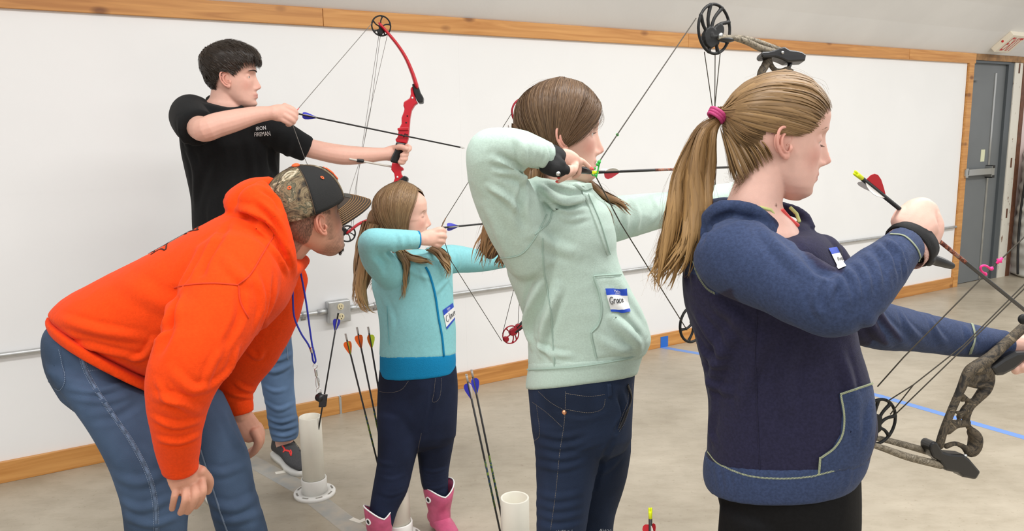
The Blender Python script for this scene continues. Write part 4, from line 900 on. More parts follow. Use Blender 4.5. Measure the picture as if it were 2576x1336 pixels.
palG = [(88, 66, 48), (114, 88, 64), (72, 53, 39), (134, 106, 78)]
ov = overlay(hG, sp, Sd[500:], .010 + .011 * np.clip(L0[500:][..., 2] / .09, 0, 1) * np.clip((.09 - L0[500:][..., 0]) / .05, 0, 1) + g.uniform(-.0005, .0022, (nS - 500, 1)), T, palG, g)
Pl, Sd = Pl[:500], Sd[:500]; nS = 500
W = .0062 * g.uniform(.5, 1.3, (nS, 1)) * np.clip(.5 + T * 4, 0, 1)[None, :] * np.clip((1.02 - T) / .25, .1, 1)[None, :]
fly = wisp([(h2w(hG, np.array(q)), .012, .016, 50, .004) for q in ([(.07, .01, .10), (.03, .01, .13), (-.03, 0, .132), (-.08, 0, .11)], [(.088, -.02, .07), (.085, -.05, .04), (.06, -.07, .02), (.02, -.08, .0)])], g, palG, .0002)
card_mesh([ov, cards(h2w(hG, Pl.reshape(-1, 3)).reshape(Pl.shape), W, palG, g, ctr=h2w(hG, sp.c)), fly], RG, M_hair, 'hair', base, (84, 63, 46))
lk = [(gd([(1320, 330, 1.80), (1315, 420, 1.79), (1320, 470, 1.80), (1300, 520, 1.86), (1262, 590, 1.93), (1240, 650, 1.95)]), .042, .032, 120, .010, .007),
      (gd([(1330, 400, 1.86), (1300, 480, 1.90), (1250, 540, 1.94), (1220, 610, 1.95), (1208, 665, 1.95)]), .028, .020, 110, .010, .006),
      (gd([(1345, 400, 1.79), (1340, 440, 1.775), (1325, 475, 1.79), (1290, 540, 1.88)]), .026, .028, 80, .008, .006),
      (gd([(1440, 420, 1.90), (1475, 480, 1.87), (1515, 530, 1.84), (1535, 575, 1.84)]), .013, .015, 60, .006, .0045),
      (gd([(1470, 450, 1.89), (1520, 490, 1.855), (1560, 515, 1.84), (1590, 535, 1.835)]), .009, .010, 40, .005, .004),
      (gd([(1260, 560, 1.94), (1270, 620, 1.95), (1262, 672, 1.95)]), .02, .012, 50, .01, .006)]
core = fuse([tube([(1322, 330, 1.82, 40), (1318, 440, 1.81, 42), (1290, 520, 1.89, 40), (1255, 590, 1.94, 34), (1232, 640, 1.95, 18)], .8), tube([(1440, 420, 1.90, 14), (1480, 480, 1.875, 16), (1520, 530, 1.85, 15), (1535, 560, 1.845, 8)], .7)], .007, 3)
cb = (vget(core), [tuple(p.vertices) for p in core.polygons])
palL = [(108, 80, 54), (134, 102, 70), (88, 64, 44), (156, 120, 82)]
card_mesh([lock_cards(lk, g, palL, (166, 128, 86)), wisp([(q[0], q[1] * 1.2, q[2] * 1.4, 36, .01) for q in lk], g, palL, .00024)], RG, M_hair, 'loose_hair', cb, (96, 70, 48))
eb = locks([([h2w(hG, p) for p in ((.087, -.012, .031), (.086, -.024, .034), (.079, -.038, .034), (.070, -.047, .029))], .0024, .0012, 60, .0)], g, 5)
hair_mesh([eb], [(92, 68, 50), (110, 82, 60)], .0005, RG, M_hair, None, g, name='eyebrow')
el = [([h2w(hG, (.0745, y, .0125)), h2w(hG, (.0785, y * 1.02, .0125)), h2w(hG, (.081, y * 1.03, .014))], .0004, .001, 7, 0.) for y in (-.022, -.026, -.030, -.034, -.038)]
hair_mesh([locks(el, g, 5)], [(50, 36, 28)], .0004, RG, M_hair, None, g, name='eyelashes')
# hooded top, leaning back, right elbow high
torso = sil([(1340, 470, 1485, 470, 1.84, .14), (1300, 545, 1530, 525, 1.84, .22), (1278, 610, 1550, 590, 1.845, .25), (1275, 680, 1553, 645, 1.85, .25), (1300, 745, 1582, 720, 1.855, .25), (1322, 815, 1618, 790, 1.86, .255), (1328, 870, 1636, 850, 1.865, .26), (1328, 915, 1622, 890, 1.865, .255)], 48, 5, (.3, .1), 2.25)
slv = tube([(1345, 640, 1.78, 78), (1300, 560, 1.74, 78), (1255, 470, 1.69, 72), (1226, 400, 1.645, 56), (1235, 370, 1.635, 48), (1300, 372, 1.645, 46), (1345, 382, 1.665, 40), (1368, 390, 1.675, 36), (1380, 393, 1.68, 35)], 1, 28, 6, (.6, .1))
sll = tube([(1480, 560, 1.91, 62), (1560, 548, 1.96, 56), (1680, 525, 2.05, 42), (1790, 503, 2.14, 36), (1850, 488, 2.20, 30)], 1, 24, 5, (.5, .1))
hood = [tube([(1318, 468, 1.76, 18), (1360, 478, 1.74, 26), (1420, 495, 1.745, 32), (1470, 500, 1.77, 26), (1485, 485, 1.80, 14)], .8), tube([(1345, 455, 1.76, 12), (1400, 472, 1.745, 18), (1450, 472, 1.76, 14), (1482, 468, 1.79, 9)], .8),
        tube([(1330, 480, 1.80, 30), (1340, 470, 1.88, 30), (1400, 470, 1.92, 26), (1470, 490, 1.88, 24)], .8), ball(1390, 560, 1.775, 70, .9, 50)]
me = fuse([torso, slv, sll] + hood, .005, 6)
F = []
for k in range(5): F.append(([(1300 + k * 16, 345 + k * 4), (1312 + k * 15, 380 + k * 3), (1316 + k * 12, 420)], 6, .0075))
F += [([(1240, 400), (1290, 420), (1330, 425)], 9, .010), ([(1250, 430), (1300, 440), (1325, 470)], 9, .010), ([(1230, 470), (1275, 500), (1310, 540)], 9, .007), ([(1325, 440), (1310, 520), (1320, 580)], 12, -.006), ([(1300, 430), (1340, 420), (1370, 425)], 7, -.004),
      ([(1360, 470), (1410, 505), (1465, 505)], 8, .010), ([(1372, 500), (1420, 532), (1475, 526)], 8, .009), ([(1365, 460), (1430, 485), (1480, 480)], 6, -.006), ([(1380, 520), (1430, 548), (1480, 540)], 9, .005),
      ([(1330, 580), (1400, 620), (1450, 640)], 14, .004), ([(1370, 690), (1330, 790), (1335, 870)], 12, .011), ([(1405, 720), (1370, 820), (1360, 890)], 12, .009), ([(1520, 700), (1600, 790), (1628, 840)], 14, -.004), ([(1540, 800), (1590, 850), (1610, 880)], 12, .010), ([(1500, 850), (1560, 880), (1600, 885)], 10, .004),
      ([(1355, 870), (1400, 890), (1440, 895)], 8, .004), ([(1345, 850), (1380, 890), (1400, 905)], 8, .004), ([(1225, 520), (1260, 600), (1290, 680)], 14, .004), ([(1590, 500), (1605, 540), (1600, 580)], 9, .004), ([(1640, 490), (1655, 530), (1640, 565)], 9, .004), ([(1560, 505), (1575, 540), (1570, 590)], 9, .004)]
folds(me, F); rumple(me, .0014, 26, 11, (1, 1, .6)); rumple(me, .0006, 70, 12)
topG = put('hoodie', me, M_mint, RG); tr = bvh(me)
band = fuse([sil([(1330, 906, 1620, 882, 1.865, .262, .04), (1328, 930, 1615, 900, 1.865, .262, .06), (1324, 955, 1608, 922, 1.865, .26, .08), (1322, 976, 1604, 940, 1.865, .257, .09)], 48, 4, (.1, .1), 2.25)], .005, 4); put('hem_band', band, M_mint, topG); bt = bvh(band)
for st, b in (([(1330, 930), (1450, 922), (1560, 905), (1615, 890)], bt), ([(1365, 600), (1368, 680), (1385, 780), (1395, 925)], tr), ([(1345, 590), (1380, 560), (1390, 530)], tr), ([(1260, 650), (1310, 640), (1345, 600), (1375, 540)], tr)):
    seam(b, st, .0035, M_mint2, topG, 'seam', lift=.001 if b is tr else .004)
# placket and pocket
put('placket', patch_poly(tr, np.array([(1463, 478), (1482, 488), (1512, 560), (1535, 640), (1528, 645), (1500, 570)], float), .003, 8), M_mint, topG)
seam(tr, [(1478, 490), (1508, 560), (1532, 640)], .003, M_mint2, topG, 'seam', lift=.004)
put('collar_flap', patch_poly(tr, np.array([(1440, 465), (1486, 462), (1490, 478), (1466, 482)], float), .006, 6), M_mint, topG)
pk = [(1492, 694), (1560, 690), (1590, 738), (1618, 795), (1632, 845), (1612, 880), (1560, 895), (1500, 902), (1487, 836), (1508, 815), (1514, 775), (1506, 735)]
put('pocket', patch_poly(tr, np.array(pk, float), .003), M_mint, topG)
for st in ([(1492, 695), (1506, 738), (1513, 778), (1506, 815), (1488, 836)], [(1492, 694), (1530, 692), (1560, 691)], [(1487, 838), (1493, 870), (1500, 900)]): seam(tr, st, .004, M_mint2, topG, lift=.0035)
name_tag(tr, [(1519, 726), (1572, 727), (1581, 786), (1535, 785)], topG, 'Grace',
         [[(.7 * u_ + .02, v_) for u_, v_ in q_] for q_ in [[(.30, .40), (.22, .36), (.12, .42), (.08, .54), (.14, .64), (.26, .62), (.28, .54), (.20, .54)], [(.36, .46), (.36, .62)], [(.36, .52), (.42, .46), (.47, .48)], [(.64, .50), (.55, .48), (.52, .57), (.58, .62), (.64, .52), (.66, .62)], [(.80, .49), (.73, .48), (.70, .56), (.74, .62), (.81, .60)], [(.86, .56), (.96, .53), (.92, .46), (.85, .52), (.88, .61), (.98, .59)]]], foot=True, up=.0036)
# jeans
lg = [sil([(1328, 940, 1598, 925, 1.87, .25), (1330, 990, 1594, 975, 1.87, .26), (1336, 1050, 1590, 1040, 1.875, .265), (1342, 1100, 1588, 1100, 1.88, .26)], 44, 4, (.1, .5)),
      sil([(1338, 1060, 1520, 1070, 1.845, .19), (1346, 1130, 1510, 1140, 1.84, .18), (1350, 1210, 1495, 1215, 1.84, .165), (1350, 1300, 1478, 1305, 1.835, .145), (1352, 1400, 1470, 1400, 1.84, .125), (1375, 1560, 1480, 1560, 1.86, .115), (1400, 1700, 1480, 1700, 1.89, .09)], 32, 4, (.4, .1)),
      sil([(1460, 1070, 1588, 1070, 1.91, .18), (1450, 1140, 1585, 1150, 1.93, .17), (1445, 1220, 1570, 1225, 1.94, .155), (1445, 1300, 1545, 1310, 1.95, .14), (1450, 1400, 1545, 1400, 1.97, .12), (1490, 1540, 1575, 1540, 2.03, .11), (1530, 1620, 1600, 1620, 2.07, .09)], 32, 4, (.4, .1))]
me = fuse(lg, .005, 5)
F = [([(1345, 1085 + 28 * k), (1410, 1100 + 26 * k), (1470, 1085 + 26 * k)], 8, .0025) for k in range(4)] + [([(1395 + 6 * k, 1040 + 14 * k), (1460, 1058 + 14 * k), (1530, 1040 + 13 * k)], 6, .0022) for k in range(6)] + [([(1350, 1240 + 26 * k), (1400, 1252 + 26 * k), (1465, 1240 + 26 * k)], 9, .0022) for k in range(4)] + [([(1540, 1110), (1510, 1170), (1490, 1240)], 8, -.004), ([(1555, 990), (1568, 1040), (1550, 1085)], 8, -.006), ([(1560, 1150), (1530, 1180), (1500, 1190)], 8, .003)]
folds(me, F); rumple(me, .0012, 34, 14)
jG = put('jeans', me, M_denim, RG); tr = bvh(me)
for st in ([(1423, 985), (1420, 1060), (1408, 1140), (1398, 1240), (1385, 1336)], [(1355, 985), (1385, 1012), (1420, 1032)], [(1340, 1012), (1378, 1040), (1415, 1075)], [(1425, 1030), (1480, 1038), (1515, 1028), (1523, 1000)], [(1425, 990), (1480, 997), (1525, 992)], [(1350, 1018), (1358, 1090), (1345, 1110)], [(1580, 965), (1578, 1010), (1562, 1055), (1553, 1085)], [(1590, 965), (1586, 1010), (1572, 1060), (1556, 1088)]):
    stitches(tr, st, .0012, M_denthread, jG, .0042, .65)
seam(tr, [(1577, 968), (1586, 1000), (1574, 1040), (1558, 1078)], .007, M_ink, jG, 'fly', lift=.002, th=.002)
put('rivet', lathe([(0, .003), (.0045, .0025), (.006, 0)], hit(tr, 1420, 1037, .0005)[0], -ray(1420, 1037), 14), M_copper, jG, label='copper rivet')
M_rip = mat('frayed_white_threads', s2l(214, 220, 226), .8)
for x0, x1, y in ((1400, 1440, 1336), (1507, 1536, 1334)):
    o = []
    for k in range(18):
        a = g.uniform(x0, x1); o.append(cord(on(tr, [(a, y - g.uniform(0, 4)), (a + g.normal(0, 3), y + 5), (a + g.normal(0, 6), y + g.uniform(6, 12))], .001, 3)[0], .0004, 4))
    put('frayed_knee', o, M_rip, jG, label='white frayed rip at the knee', kind='stuff')
put('belt_loop', patch_poly(tr, np.array([(1527, 965), (1537, 964), (1538, 1000), (1529, 1001)], float), .005, 5), M_denim, jG)
for P in legG: shoe(P[-1], 110, RG, M_shoe)
# wrist strap with release aid
M_strap = mat('black_nylon', s2l(18, 18, 20), .75, bump=.2, bs=600.)
rel = put('release_strap', fuse([tube([(1366, 392, 1.685, 33), (1385, 396, 1.69, 34), (1405, 402, 1.695, 30), (1418, 406, 1.695, 24)], 1, 20, 4, (.1, .1)), tube([(1372, 415, 1.665, 22), (1400, 425, 1.66, 22), (1425, 428, 1.665, 14)], .8), tube([(1385, 400, 1.668, 20), (1410, 418, 1.66, 18)], .7)], .003, 3), M_strap, RG, label='black wrist strap of the release aid')
put('label_patch', patch_poly(bvh(rel.data), np.array([(1372, 358), (1390, 360), (1386, 372), (1370, 370)], float), .001, 4), mat('dark_blue_label', s2l(40, 48, 84), .5), rel)
put('buckle', lathe([(0, .002), (.004, .002), (.005, 0)], at(1404, 437, 1.635), -ray(1404, 437), 12), M_steel, rel)
put('release_head', [tubew([at(1440, 429, 1.70), at(1468, 428, 1.72), at(1482, 430, 1.735)], [.006, .008, .006], 1, 10, 3), tubew([at(1474, 432, 1.728), at(1485, 433, 1.738)], .005, 1, 8, 2)], M_black, rel)
# ================================================================ small girl in the turquoise zip jacket
M_aqua = mat('aqua_fleece', s2l(140, 204, 210), .9, var=.04, vs=120., bump=.3, bs=420., sheen=.08, spec=.12)
M_teal = mat('teal_rib', s2l(20, 128, 178), .8, bump=.5, bs=300., spec=.15)
M_dnavy = mat('navy_denim', s2l(26, 34, 56), .8, var=.25, vs=8., bump=.4, bs=600., spec=.2)
M_pink = mat('pink_leather', s2l(190, 84, 120), .45, var=.12, vs=30., bump=.3, bs=90.)
fx, fy = at(1045, 1000, 2.66)[:2]
RC = person('small girl in a turquoise zip jacket and pink boots drawing a bow', (fx, fy, 0))
hC = head_frame(at(1015, 551, 2.64), 79, -2, 2, .88)
parts, skull, eyes = head_geo(hC, ears=(), child=True, closed=True, nose=.92)
parts += [sil([(985, 590, 1040, 590, 2.645, .085), (985, 640, 1045, 640, 2.65, .09), (975, 690, 1070, 690, 2.65, .12), (980, 800, 1100, 800, 2.66, .13), (985, 920, 1110, 920, 2.66, .15), (990, 980, 1110, 980, 2.66, .14)]),
          tube([(985, 680, 2.58, 26), (945, 640, 2.5, 22), (928, 606, 2.42, 20), (985, 604, 2.45, 17), (1050, 603, 2.49, 14), (1070, 600, 2.50, 14)]),
          tube([(1090, 650, 2.72, 24), (1150, 648, 2.78, 19), (1210, 655, 2.85, 15), (1280, 650, 2.93, 13), (1310, 645, 2.96, 13)])]
legC = []
for pts in ([(1005, 960, 2.64), (1000, 1130, 2.6), (985, 1220, 2.56), (958, 1330, 2.54), (950, 1362, 2.54)], [(1095, 960, 2.68), (1092, 1120, 2.69), (1095, 1200, 2.70), (1108, 1300, 2.70), (1110, 1325, 2.70)]):
    P = [at(*p) for p in pts]; P[-1][2] = .07; legC.append(P); parts.append(tubew(P, [.045, .042, .036, .03, .028], 1, 12, 4))
hand = [tube([(1058, 602, 2.49, 16), (1080, 598, 2.505, 21), (1098, 596, 2.515, 19)], .6),
        finger([(1092, 583, 2.515), (1108, 578, 2.52), (1117, 583, 2.54), (1110, 588, 2.55)], (9, 7)), finger([(1095, 594, 2.51), (1110, 592, 2.515), (1118, 596, 2.535), (1110, 600, 2.55)], (9, 7)),
        finger([(1094, 605, 2.51), (1107, 605, 2.515), (1115, 608, 2.535), (1107, 611, 2.545)], (8.5, 7)), finger([(1088, 612, 2.51), (1100, 616, 2.515), (1107, 617, 2.53), (1100, 619, 2.54)], (8, 6)),
        finger([(1075, 588, 2.53), (1092, 582, 2.56), (1104, 582, 2.57)], (8.5, 6)),
        tube([(1290, 648, 2.95, 13), (1315, 644, 2.97, 17), (1335, 642, 2.98, 15)], .6)]
for k in range(4): hand.append(finger([(1330, 632 + k * 7, 2.985), (1342, 634 + k * 7, 2.97), (1340, 638 + k * 7, 2.945), (1330, 638 + k * 7, 2.94)], (6.5, 5)))
hand.append(finger([(1310, 635, 2.97), (1325, 628, 2.96), (1338, 630, 2.95)], (7, 5)))
me = fuse(parts + hand, .0031, 2)
def exC(mix, L, near):
    ay = np.abs(L[:, 1]); e = np.exp(-((L[:, 2] - .0075) / .0016) ** 2) * np.exp(-((ay - .032) / .011) ** 4) * (L[:, 0] > .06) * near; mix(.8 * e, s2l(96, 62, 48))
skin(me, hC, (230, 186, 168), .65, extra=exC); o_ = put('body', me, M_skin, RC); slim(o_, .45, shown(me, hC, [(1095, 598, 2.51), (1325, 640, 2.97)])); ears_of(RC, hC, (230, 186, 168))
g = np.random.default_rng(11)
def maskC(p):
    x, z = p[..., 0], p[..., 2]
    return z > np.interp(x, [-.11, -.075, -.05, -.0, .012, .022, .032, .045, .06, .075, .09], [-.08, -.10, -.10, -.09, -.06, .0, .038, .066, .082, .09, .095])
sp = Scalp(hC, skull); offC = lambda p: .005 + .008 * np.clip((.055 - p[..., 0]) / .05, 0, 1) + .006 * np.clip((p[..., 2] - .0) / .09, 0, 1) * np.clip((.09 - p[..., 0]) / .05, 0, 1)
base = sp.cap(lambda p: offC(p) - .004, lambda p: maskC(p - np.array([-.014, 0, .014])))
part = np.array([nrm([x, -.022, z]) for x, z in ((.058, .098), (.045, .105), (.02, .11), (-.02, .11), (-.06, .09), (-.085, .05))])
nS = 2900; u = g.uniform(0, 5, nS); i0 = u.astype(int).clip(0, 4); A = part[i0] * (1 - (u - i0))[:, None] + part[i0 + 1] * (u - i0)[:, None]
A += g.normal(0, .05, A.shape); A /= np.linalg.norm(A, axis=1)[:, None]; side = np.where(g.random(nS) < .62, -1., 1.); fx_ = A[:, 0]
B = np.stack([-.30 + .50 * fx_ + g.normal(0, .05, nS), side * (.8 - .2 * np.abs(fx_)), -1.0 + g.normal(0, .06, nS)], 1)
back = A[:, 0] < -.3; B[back] = np.stack([-.7 + g.normal(0, .12, back.sum()), side[back] * g.uniform(0, .7, back.sum()), -1.0 * np.ones(back.sum())], 1); B /= np.linalg.norm(B, axis=1)[:, None]
T = np.linspace(0, 1, 14); Sd = slerp(A, B, T) + np.array([-.55, 0, 0]) * np.sin(np.pi * T)[None, :, None] * np.clip(fx_ + .2, 0, 1)[:, None, None]; Sd /= np.linalg.norm(Sd, axis=2)[..., None]
L0 = sp.pt(Sd, np.zeros(Sd.shape[:2])); Pl = sp.c + Sd * (sp.r(Sd) + offC(L0) + .002 - .0008 + g.uniform(-.0008, .0004, (nS, 1)))[..., None]
palC = [(120, 92, 66), (150, 120, 86), (98, 74, 54), (172, 142, 102)]
ov = overlay(hC, sp, Sd[500:], offC(L0[500:]) + .002 + g.uniform(-.0005, .0022, (nS - 500, 1)), T, palC, g)
Pl, Sd = Pl[:500], Sd[:500]; nS = 500
W = .0062 * g.uniform(.5, 1.3, (nS, 1)) * np.clip(.5 + T * 4, 0, 1)[None, :] * np.clip((1.02 - T) / .25, .1, 1)[None, :]
card_mesh([ov, cards(h2w(hC, Pl.reshape(-1, 3)).reshape(Pl.shape), W, palC, g, ctr=h2w(hC, sp.c))], RC, M_hair, 'hair', base, (112, 86, 62))
lk = [(gd([(945, 560, 2.62), (925, 620, 2.64), (915, 680, 2.66), (905, 730, 2.66), (915, 775, 2.65), (932, 785, 2.65)]), .033, .014, 90, .012, .006),
      (gd([(930, 560, 2.66), (910, 620, 2.68), (905, 690, 2.68), (898, 745, 2.67), (900, 770, 2.67)]), .028, .012, 80, .012, .006),
      (gd([(975, 570, 2.60), (960, 640, 2.62), (945, 700, 2.64), (935, 735, 2.64)]), .028, .014, 60, .01, .006),
      (gd([(1000, 620, 2.56), (1010, 645, 2.545), (1022, 665, 2.545), (1020, 710, 2.55), (1010, 755, 2.55)]), .018, .003, 34, .008, .004),
      (gd([(1000, 630, 2.57), (1030, 645, 2.55), (1060, 655, 2.555), (1092, 662, 2.56)]), .016, .005, 34, .006, .0045),
      (gd([(1080, 625, 2.60), (1105, 640, 2.58), (1122, 665, 2.575), (1128, 700, 2.575)]), .015, .007, 40, .010, .004),
      (gd([(1090, 620, 2.61), (1115, 635, 2.59), (1128, 650, 2.58), (1122, 690, 2.58)]), .011, .006, 30, .010, .0035),
      (gd([(985, 590, 2.57), (1000, 625, 2.55), (1015, 645, 2.545)]), .020, .011, 36, .006, .005)]
core = fuse([tube([(955, 545, 2.65, 30), (932, 620, 2.66, 27), (918, 690, 2.67, 20), (908, 745, 2.67, 9)], .9), tube([(985, 585, 2.58, 14), (1010, 635, 2.56, 12), (1020, 665, 2.55, 8)], .6)], .008, 3)
card_mesh([lock_cards(lk, g, palC, (200, 166, 112)), wisp([(q[0], q[1] * 1.2, q[2] * 1.5, 22, .01) for q in lk], g, palC, .0003)], RC, M_hair, 'loose_hair', (vget(core), [tuple(p.vertices) for p in core.polygons]), (118, 90, 62))
eb = locks([([h2w(hC, p) for p in ((.087, -.012, .030), (.086, -.024, .033), (.079, -.038, .033), (.070, -.047, .028))], .0022, .0012, 40, .0)], g, 5)
hair_mesh([eb], [(150, 116, 84)], .0005, RC, M_hair, None, g, name='eyebrow')
torso = sil([(985, 640, 1090, 640, 2.65, .12), (945, 670, 1135, 665, 2.65, .19), (935, 715, 1138, 705, 2.655, .20), (948, 770, 1141, 765, 2.66, .20), (955, 830, 1146, 825, 2.66, .21), (954, 895, 1147, 888, 2.66, .22)], 44, 5, (.3, .1), 2.25)
slr = tube([(985, 690, 2.58, 40), (955, 660, 2.51, 40), (932, 625, 2.44, 31), (936, 604, 2.42, 29), (985, 604, 2.45, 29), (1025, 603, 2.475, 25), (1052, 603, 2.492, 22)], [1] * 7, 24, 6, (.6, .1))
sll = tube([(1085, 660, 2.71, 40), (1140, 652, 2.77, 36), (1210, 656, 2.85, 28), (1285, 650, 2.94, 20)], 1, 20, 5, (.5, .1))
collar = [tube([(1000, 645, 2.59, 10), (1040, 652, 2.575, 12), (1075, 648, 2.59, 12), (1085, 640, 2.62, 9)], .8), ball(1010, 690, 2.60, 40, 1, 34)]
me = fuse([torso, slr, sll] + collar, .0055, 6)
folds(me, [([(985, 625), (1005, 640), (1030, 630)], 6, .003), ([(1000, 580), (1010, 605), (1008, 625)], 5, .003), ([(1025, 580), (1032, 605), (1030, 622)], 5, .0025), ([(945, 640), (965, 660), (975, 690)], 9, -.006), ([(960, 630), (975, 650), (990, 660)], 6, .004),
           ([(1040, 660), (1060, 680), (1075, 720)], 6, .003), ([(1010, 660), (1050, 690), (1085, 700)], 6, .003), ([(960, 740), (985, 800), (980, 850)], 8, .003), ([(1130, 700), (1110, 720), (1095, 740)], 6, .003), ([(1145, 625), (1155, 650), (1150, 680)], 6, .003)])
rumple(me, .0012, 28, 21, (1, 1, .6)); topC = put('jacket', me, M_aqua, RC); tr = bvh(me)
put('hem_band', fuse([sil([(955, 890, 1146, 884, 2.66, .222), (955, 915, 1147, 905, 2.66, .226), (955, 950, 1146, 935, 2.66, .222)], 44, 4, (.1, .1), 2.25)], .005, 3), M_teal, topC)
put('cuff', tube([(1046, 603, 2.489, 22.5), (1053, 603, 2.493, 22.5)], 1, 20, 2, (.1, .1)), M_teal, topC)
seam(tr, [(1071, 672), (1081, 692), (1094, 740), (1103, 800), (1112, 850), (1117, 905)], .0075, M_teal, topC, 'zipper', lift=.001, th=.002)
seam(tr, [(974, 770), (976, 820), (980, 868)], .003, mat('aqua_seam', s2l(120, 190, 198), .8), topC, 'pocket_welt', lift=.001)
name_tag(tr, [(1113, 780), (1138, 762), (1146, 800), (1123, 829)], topC, 'Claire',
         [[(.32, .42), (.18, .40), (.12, .60), (.26, .72), (.36, .66)], [(.46, .36), (.46, .72)], [(.66, .52), (.55, .52), (.52, .68), (.62, .70), (.66, .54), (.70, .72)], [(.77, .54), (.77, .72)], [(.84, .74), (.84, .54), (.90, .52)], [(.92, .64), (.99, .58), (.96, .52), (.91, .62), (.97, .74)]], foot=True)
lg = [sil([(955, 925, 1147, 915, 2.66, .21), (950, 980, 1152, 970, 2.66, .22), (948, 1050, 1150, 1045, 2.66, .215), (950, 1095, 1147, 1095, 2.66, .19)], 40, 4, (.1, .5)),
      sil([(949, 1040, 1060, 1045, 2.63, .16), (950, 1110, 1054, 1115, 2.61, .15), (948, 1165, 1040, 1175, 2.59, .135), (938, 1225, 1025, 1235, 2.57, .12), (930, 1280, 1000, 1285, 2.55, .095), (930, 1340, 984, 1340, 2.54, .078)], 28, 4, (.4, .1)),
      sil([(1045, 1050, 1150, 1050, 2.68, .16), (1047, 1110, 1142, 1110, 2.685, .15), (1052, 1160, 1132, 1165, 2.69, .13), (1060, 1215, 1127, 1215, 2.70, .115), (1074, 1260, 1131, 1260, 2.70, .085), (1086, 1315, 1132, 1315, 2.70, .065)], 28, 4, (.4, .1))]
me = fuse(lg, .0055, 5)
folds(me, [([(950, 1200 + 12 * k), (985, 1208 + 12 * k), (1020, 1196 + 12 * k)], 4, .0025) for k in range(4)] + [([(1056, 1180 + 10 * k), (1090, 1188 + 10 * k), (1128, 1178 + 10 * k)], 4, .0025) for k in range(5)] + [([(1090, 960), (1085, 1030), (1070, 1080)], 6, -.003), ([(945, 1150), (960, 1165), (990, 1170)], 5, .002)])
jC = put('jeans', me, M_dnavy, RC); tr = bvh(me)
for st in ([(955, 985), (980, 988), (1010, 980), (1030, 955)], [(1095, 952), (1092, 985), (1088, 1010), (1100, 1008), (1108, 990), (1110, 950)], [(1060, 1090), (1050, 1150), (1062, 1210), (1075, 1275)]):
    stitches(tr, st, .0012, M_denthread, jC, .005, .65)
def boot(px, py, d, az, r):
    b = at(px, py, d); f = np.array([math.sin(math.radians(az)), math.cos(math.radians(az)), 0]); sd = np.array([f[1], -f[0], 0]); b = np.array([b[0], b[1], 0]); a = np.arange(32) / 32 * 2 * math.pi
    rg = lambda z, rr, k=1., dx=0.: b + f * dx + np.outer(np.cos(a), f) * rr * k + np.outer(np.sin(a), sd) * rr + np.outer(np.ones(32), UZ) * z
    top = lambda z, rr: rg(0, rr) + np.outer(z + .022 * np.abs(np.sin(a)) - .014 * np.abs(np.cos(a)) ** 3, UZ)
    B = put('boot', loft([rg(.025, .036, 1.25), rg(.06, .040, 1.15), rg(.08, .041), rg(.105, .046), top(.135, r), top(.166, r * 1.04), top(.168, r * 1.0), top(.135, r * .93), rg(.095, .038)], None), M_pink, RC)
    put('foot', fuse([loft([b + f * x + np.outer(np.cos(a), sd) * w_ + np.outer(np.ones(32), UZ) * h * .55 + np.outer(np.sin(a), UZ) * h * .45 for x, h, w_ in ((-.05, .075, .03), (0, .08, .036), (.05, .062, .038), (.09, .05, .034), (.125, .035, .014))], (.3, .6))], .005, 2), M_pink, B)
    P = top(.167, r * 1.02); put('piping', tubew(np.vstack([P, P[:1]]), .0026, 1, 6, 1), M_paper, B, label='white piping along the boot top')
    for q in (1.2, -1.9, 2.6): 
        n_ = f * math.cos(q) + sd * math.sin(q); c = b + n_ * (r * 1.0 - .001) + UZ * .142; put('eyelet', lathe([(.012, -.002), (.012, .003), (.008, .003), (.0075, .0)], c, n_, 16), M_paper, B); put('eyelet_hole', lathe([(0, .0015), (.008, .0012), (.008, 0)], c, n_, 14), M_ink, B)
    return B
boot(1107, 1330, 2.70, 150, .056); boot(957, 1365, 2.54, 150, .050)
# ================================================================ man in the orange hoodie, bending forward
M_orange = mat('orange_fleece', s2l(236, 72, 20), .9, var=.05, vs=150., bump=.3, bs=420., sheen=.05, spec=.10)
M_orange2 = mat('orange_seam', s2l(214, 58, 16), .9)
M_jean = mat('mid_blue_denim', s2l(66, 84, 109), .8, var=.28, vs=6., bump=.5, bs=700., spec=.2)
M_jthread = mat('pale_denim_thread', s2l(112, 128, 150), .7)
fx, fy = at(330, 1100, 2.1)[:2]
RM = person('man in an orange hoodie and camouflage cap bending forward with hands at his knees', (fx, fy, 0))
hM = head_frame(at(777, 556, 2.13), 47, -10, 3, 1.03)
parts, skull, eyes = head_geo(hM, male=True, look=-.2, jaw=1.10, nose=1.05, chin=1.3)
parts += [tube([(760, 560, 2.14, 58), (735, 590, 2.13, 58), (705, 620, 2.12, 62), (660, 650, 2.11, 70), (560, 700, 2.1, 90), (420, 770, 2.1, 95), (300, 840, 2.1, 75), (250, 870, 2.1, 70)], [1, 1, 1, 1.1, 1.3, 1.3, 1.3, 1.3], 22),
          tube([(600, 680, 1.94, 70), (530, 820, 1.86, 56), (465, 945, 1.80, 46), (452, 1060, 1.80, 38), (452, 1150, 1.82, 33), (455, 1175, 1.825, 34)]),
          tube([(690, 700, 2.32, 56), (655, 840, 2.36, 44), (610, 930, 2.38, 38), (600, 1010, 2.36, 27), (605, 1045, 2.355, 25)])]
legM = []
for pts in ([(305, 965, 2.07), (340, 1085, 2.0), (388, 1290, 1.93), (395, 1480, 2.0), (385, 1620, 2.05)], [(330, 940, 2.2), (520, 1120, 2.22), (600, 1290, 2.2), (610, 1440, 2.26), (600, 1560, 2.3)]):
    P = [at(*p) for p in pts]; P[-1][2] = .08; legM.append(P); parts.append(tubew(P, [.07, .065, .055, .05, .04], 1, 14, 4))
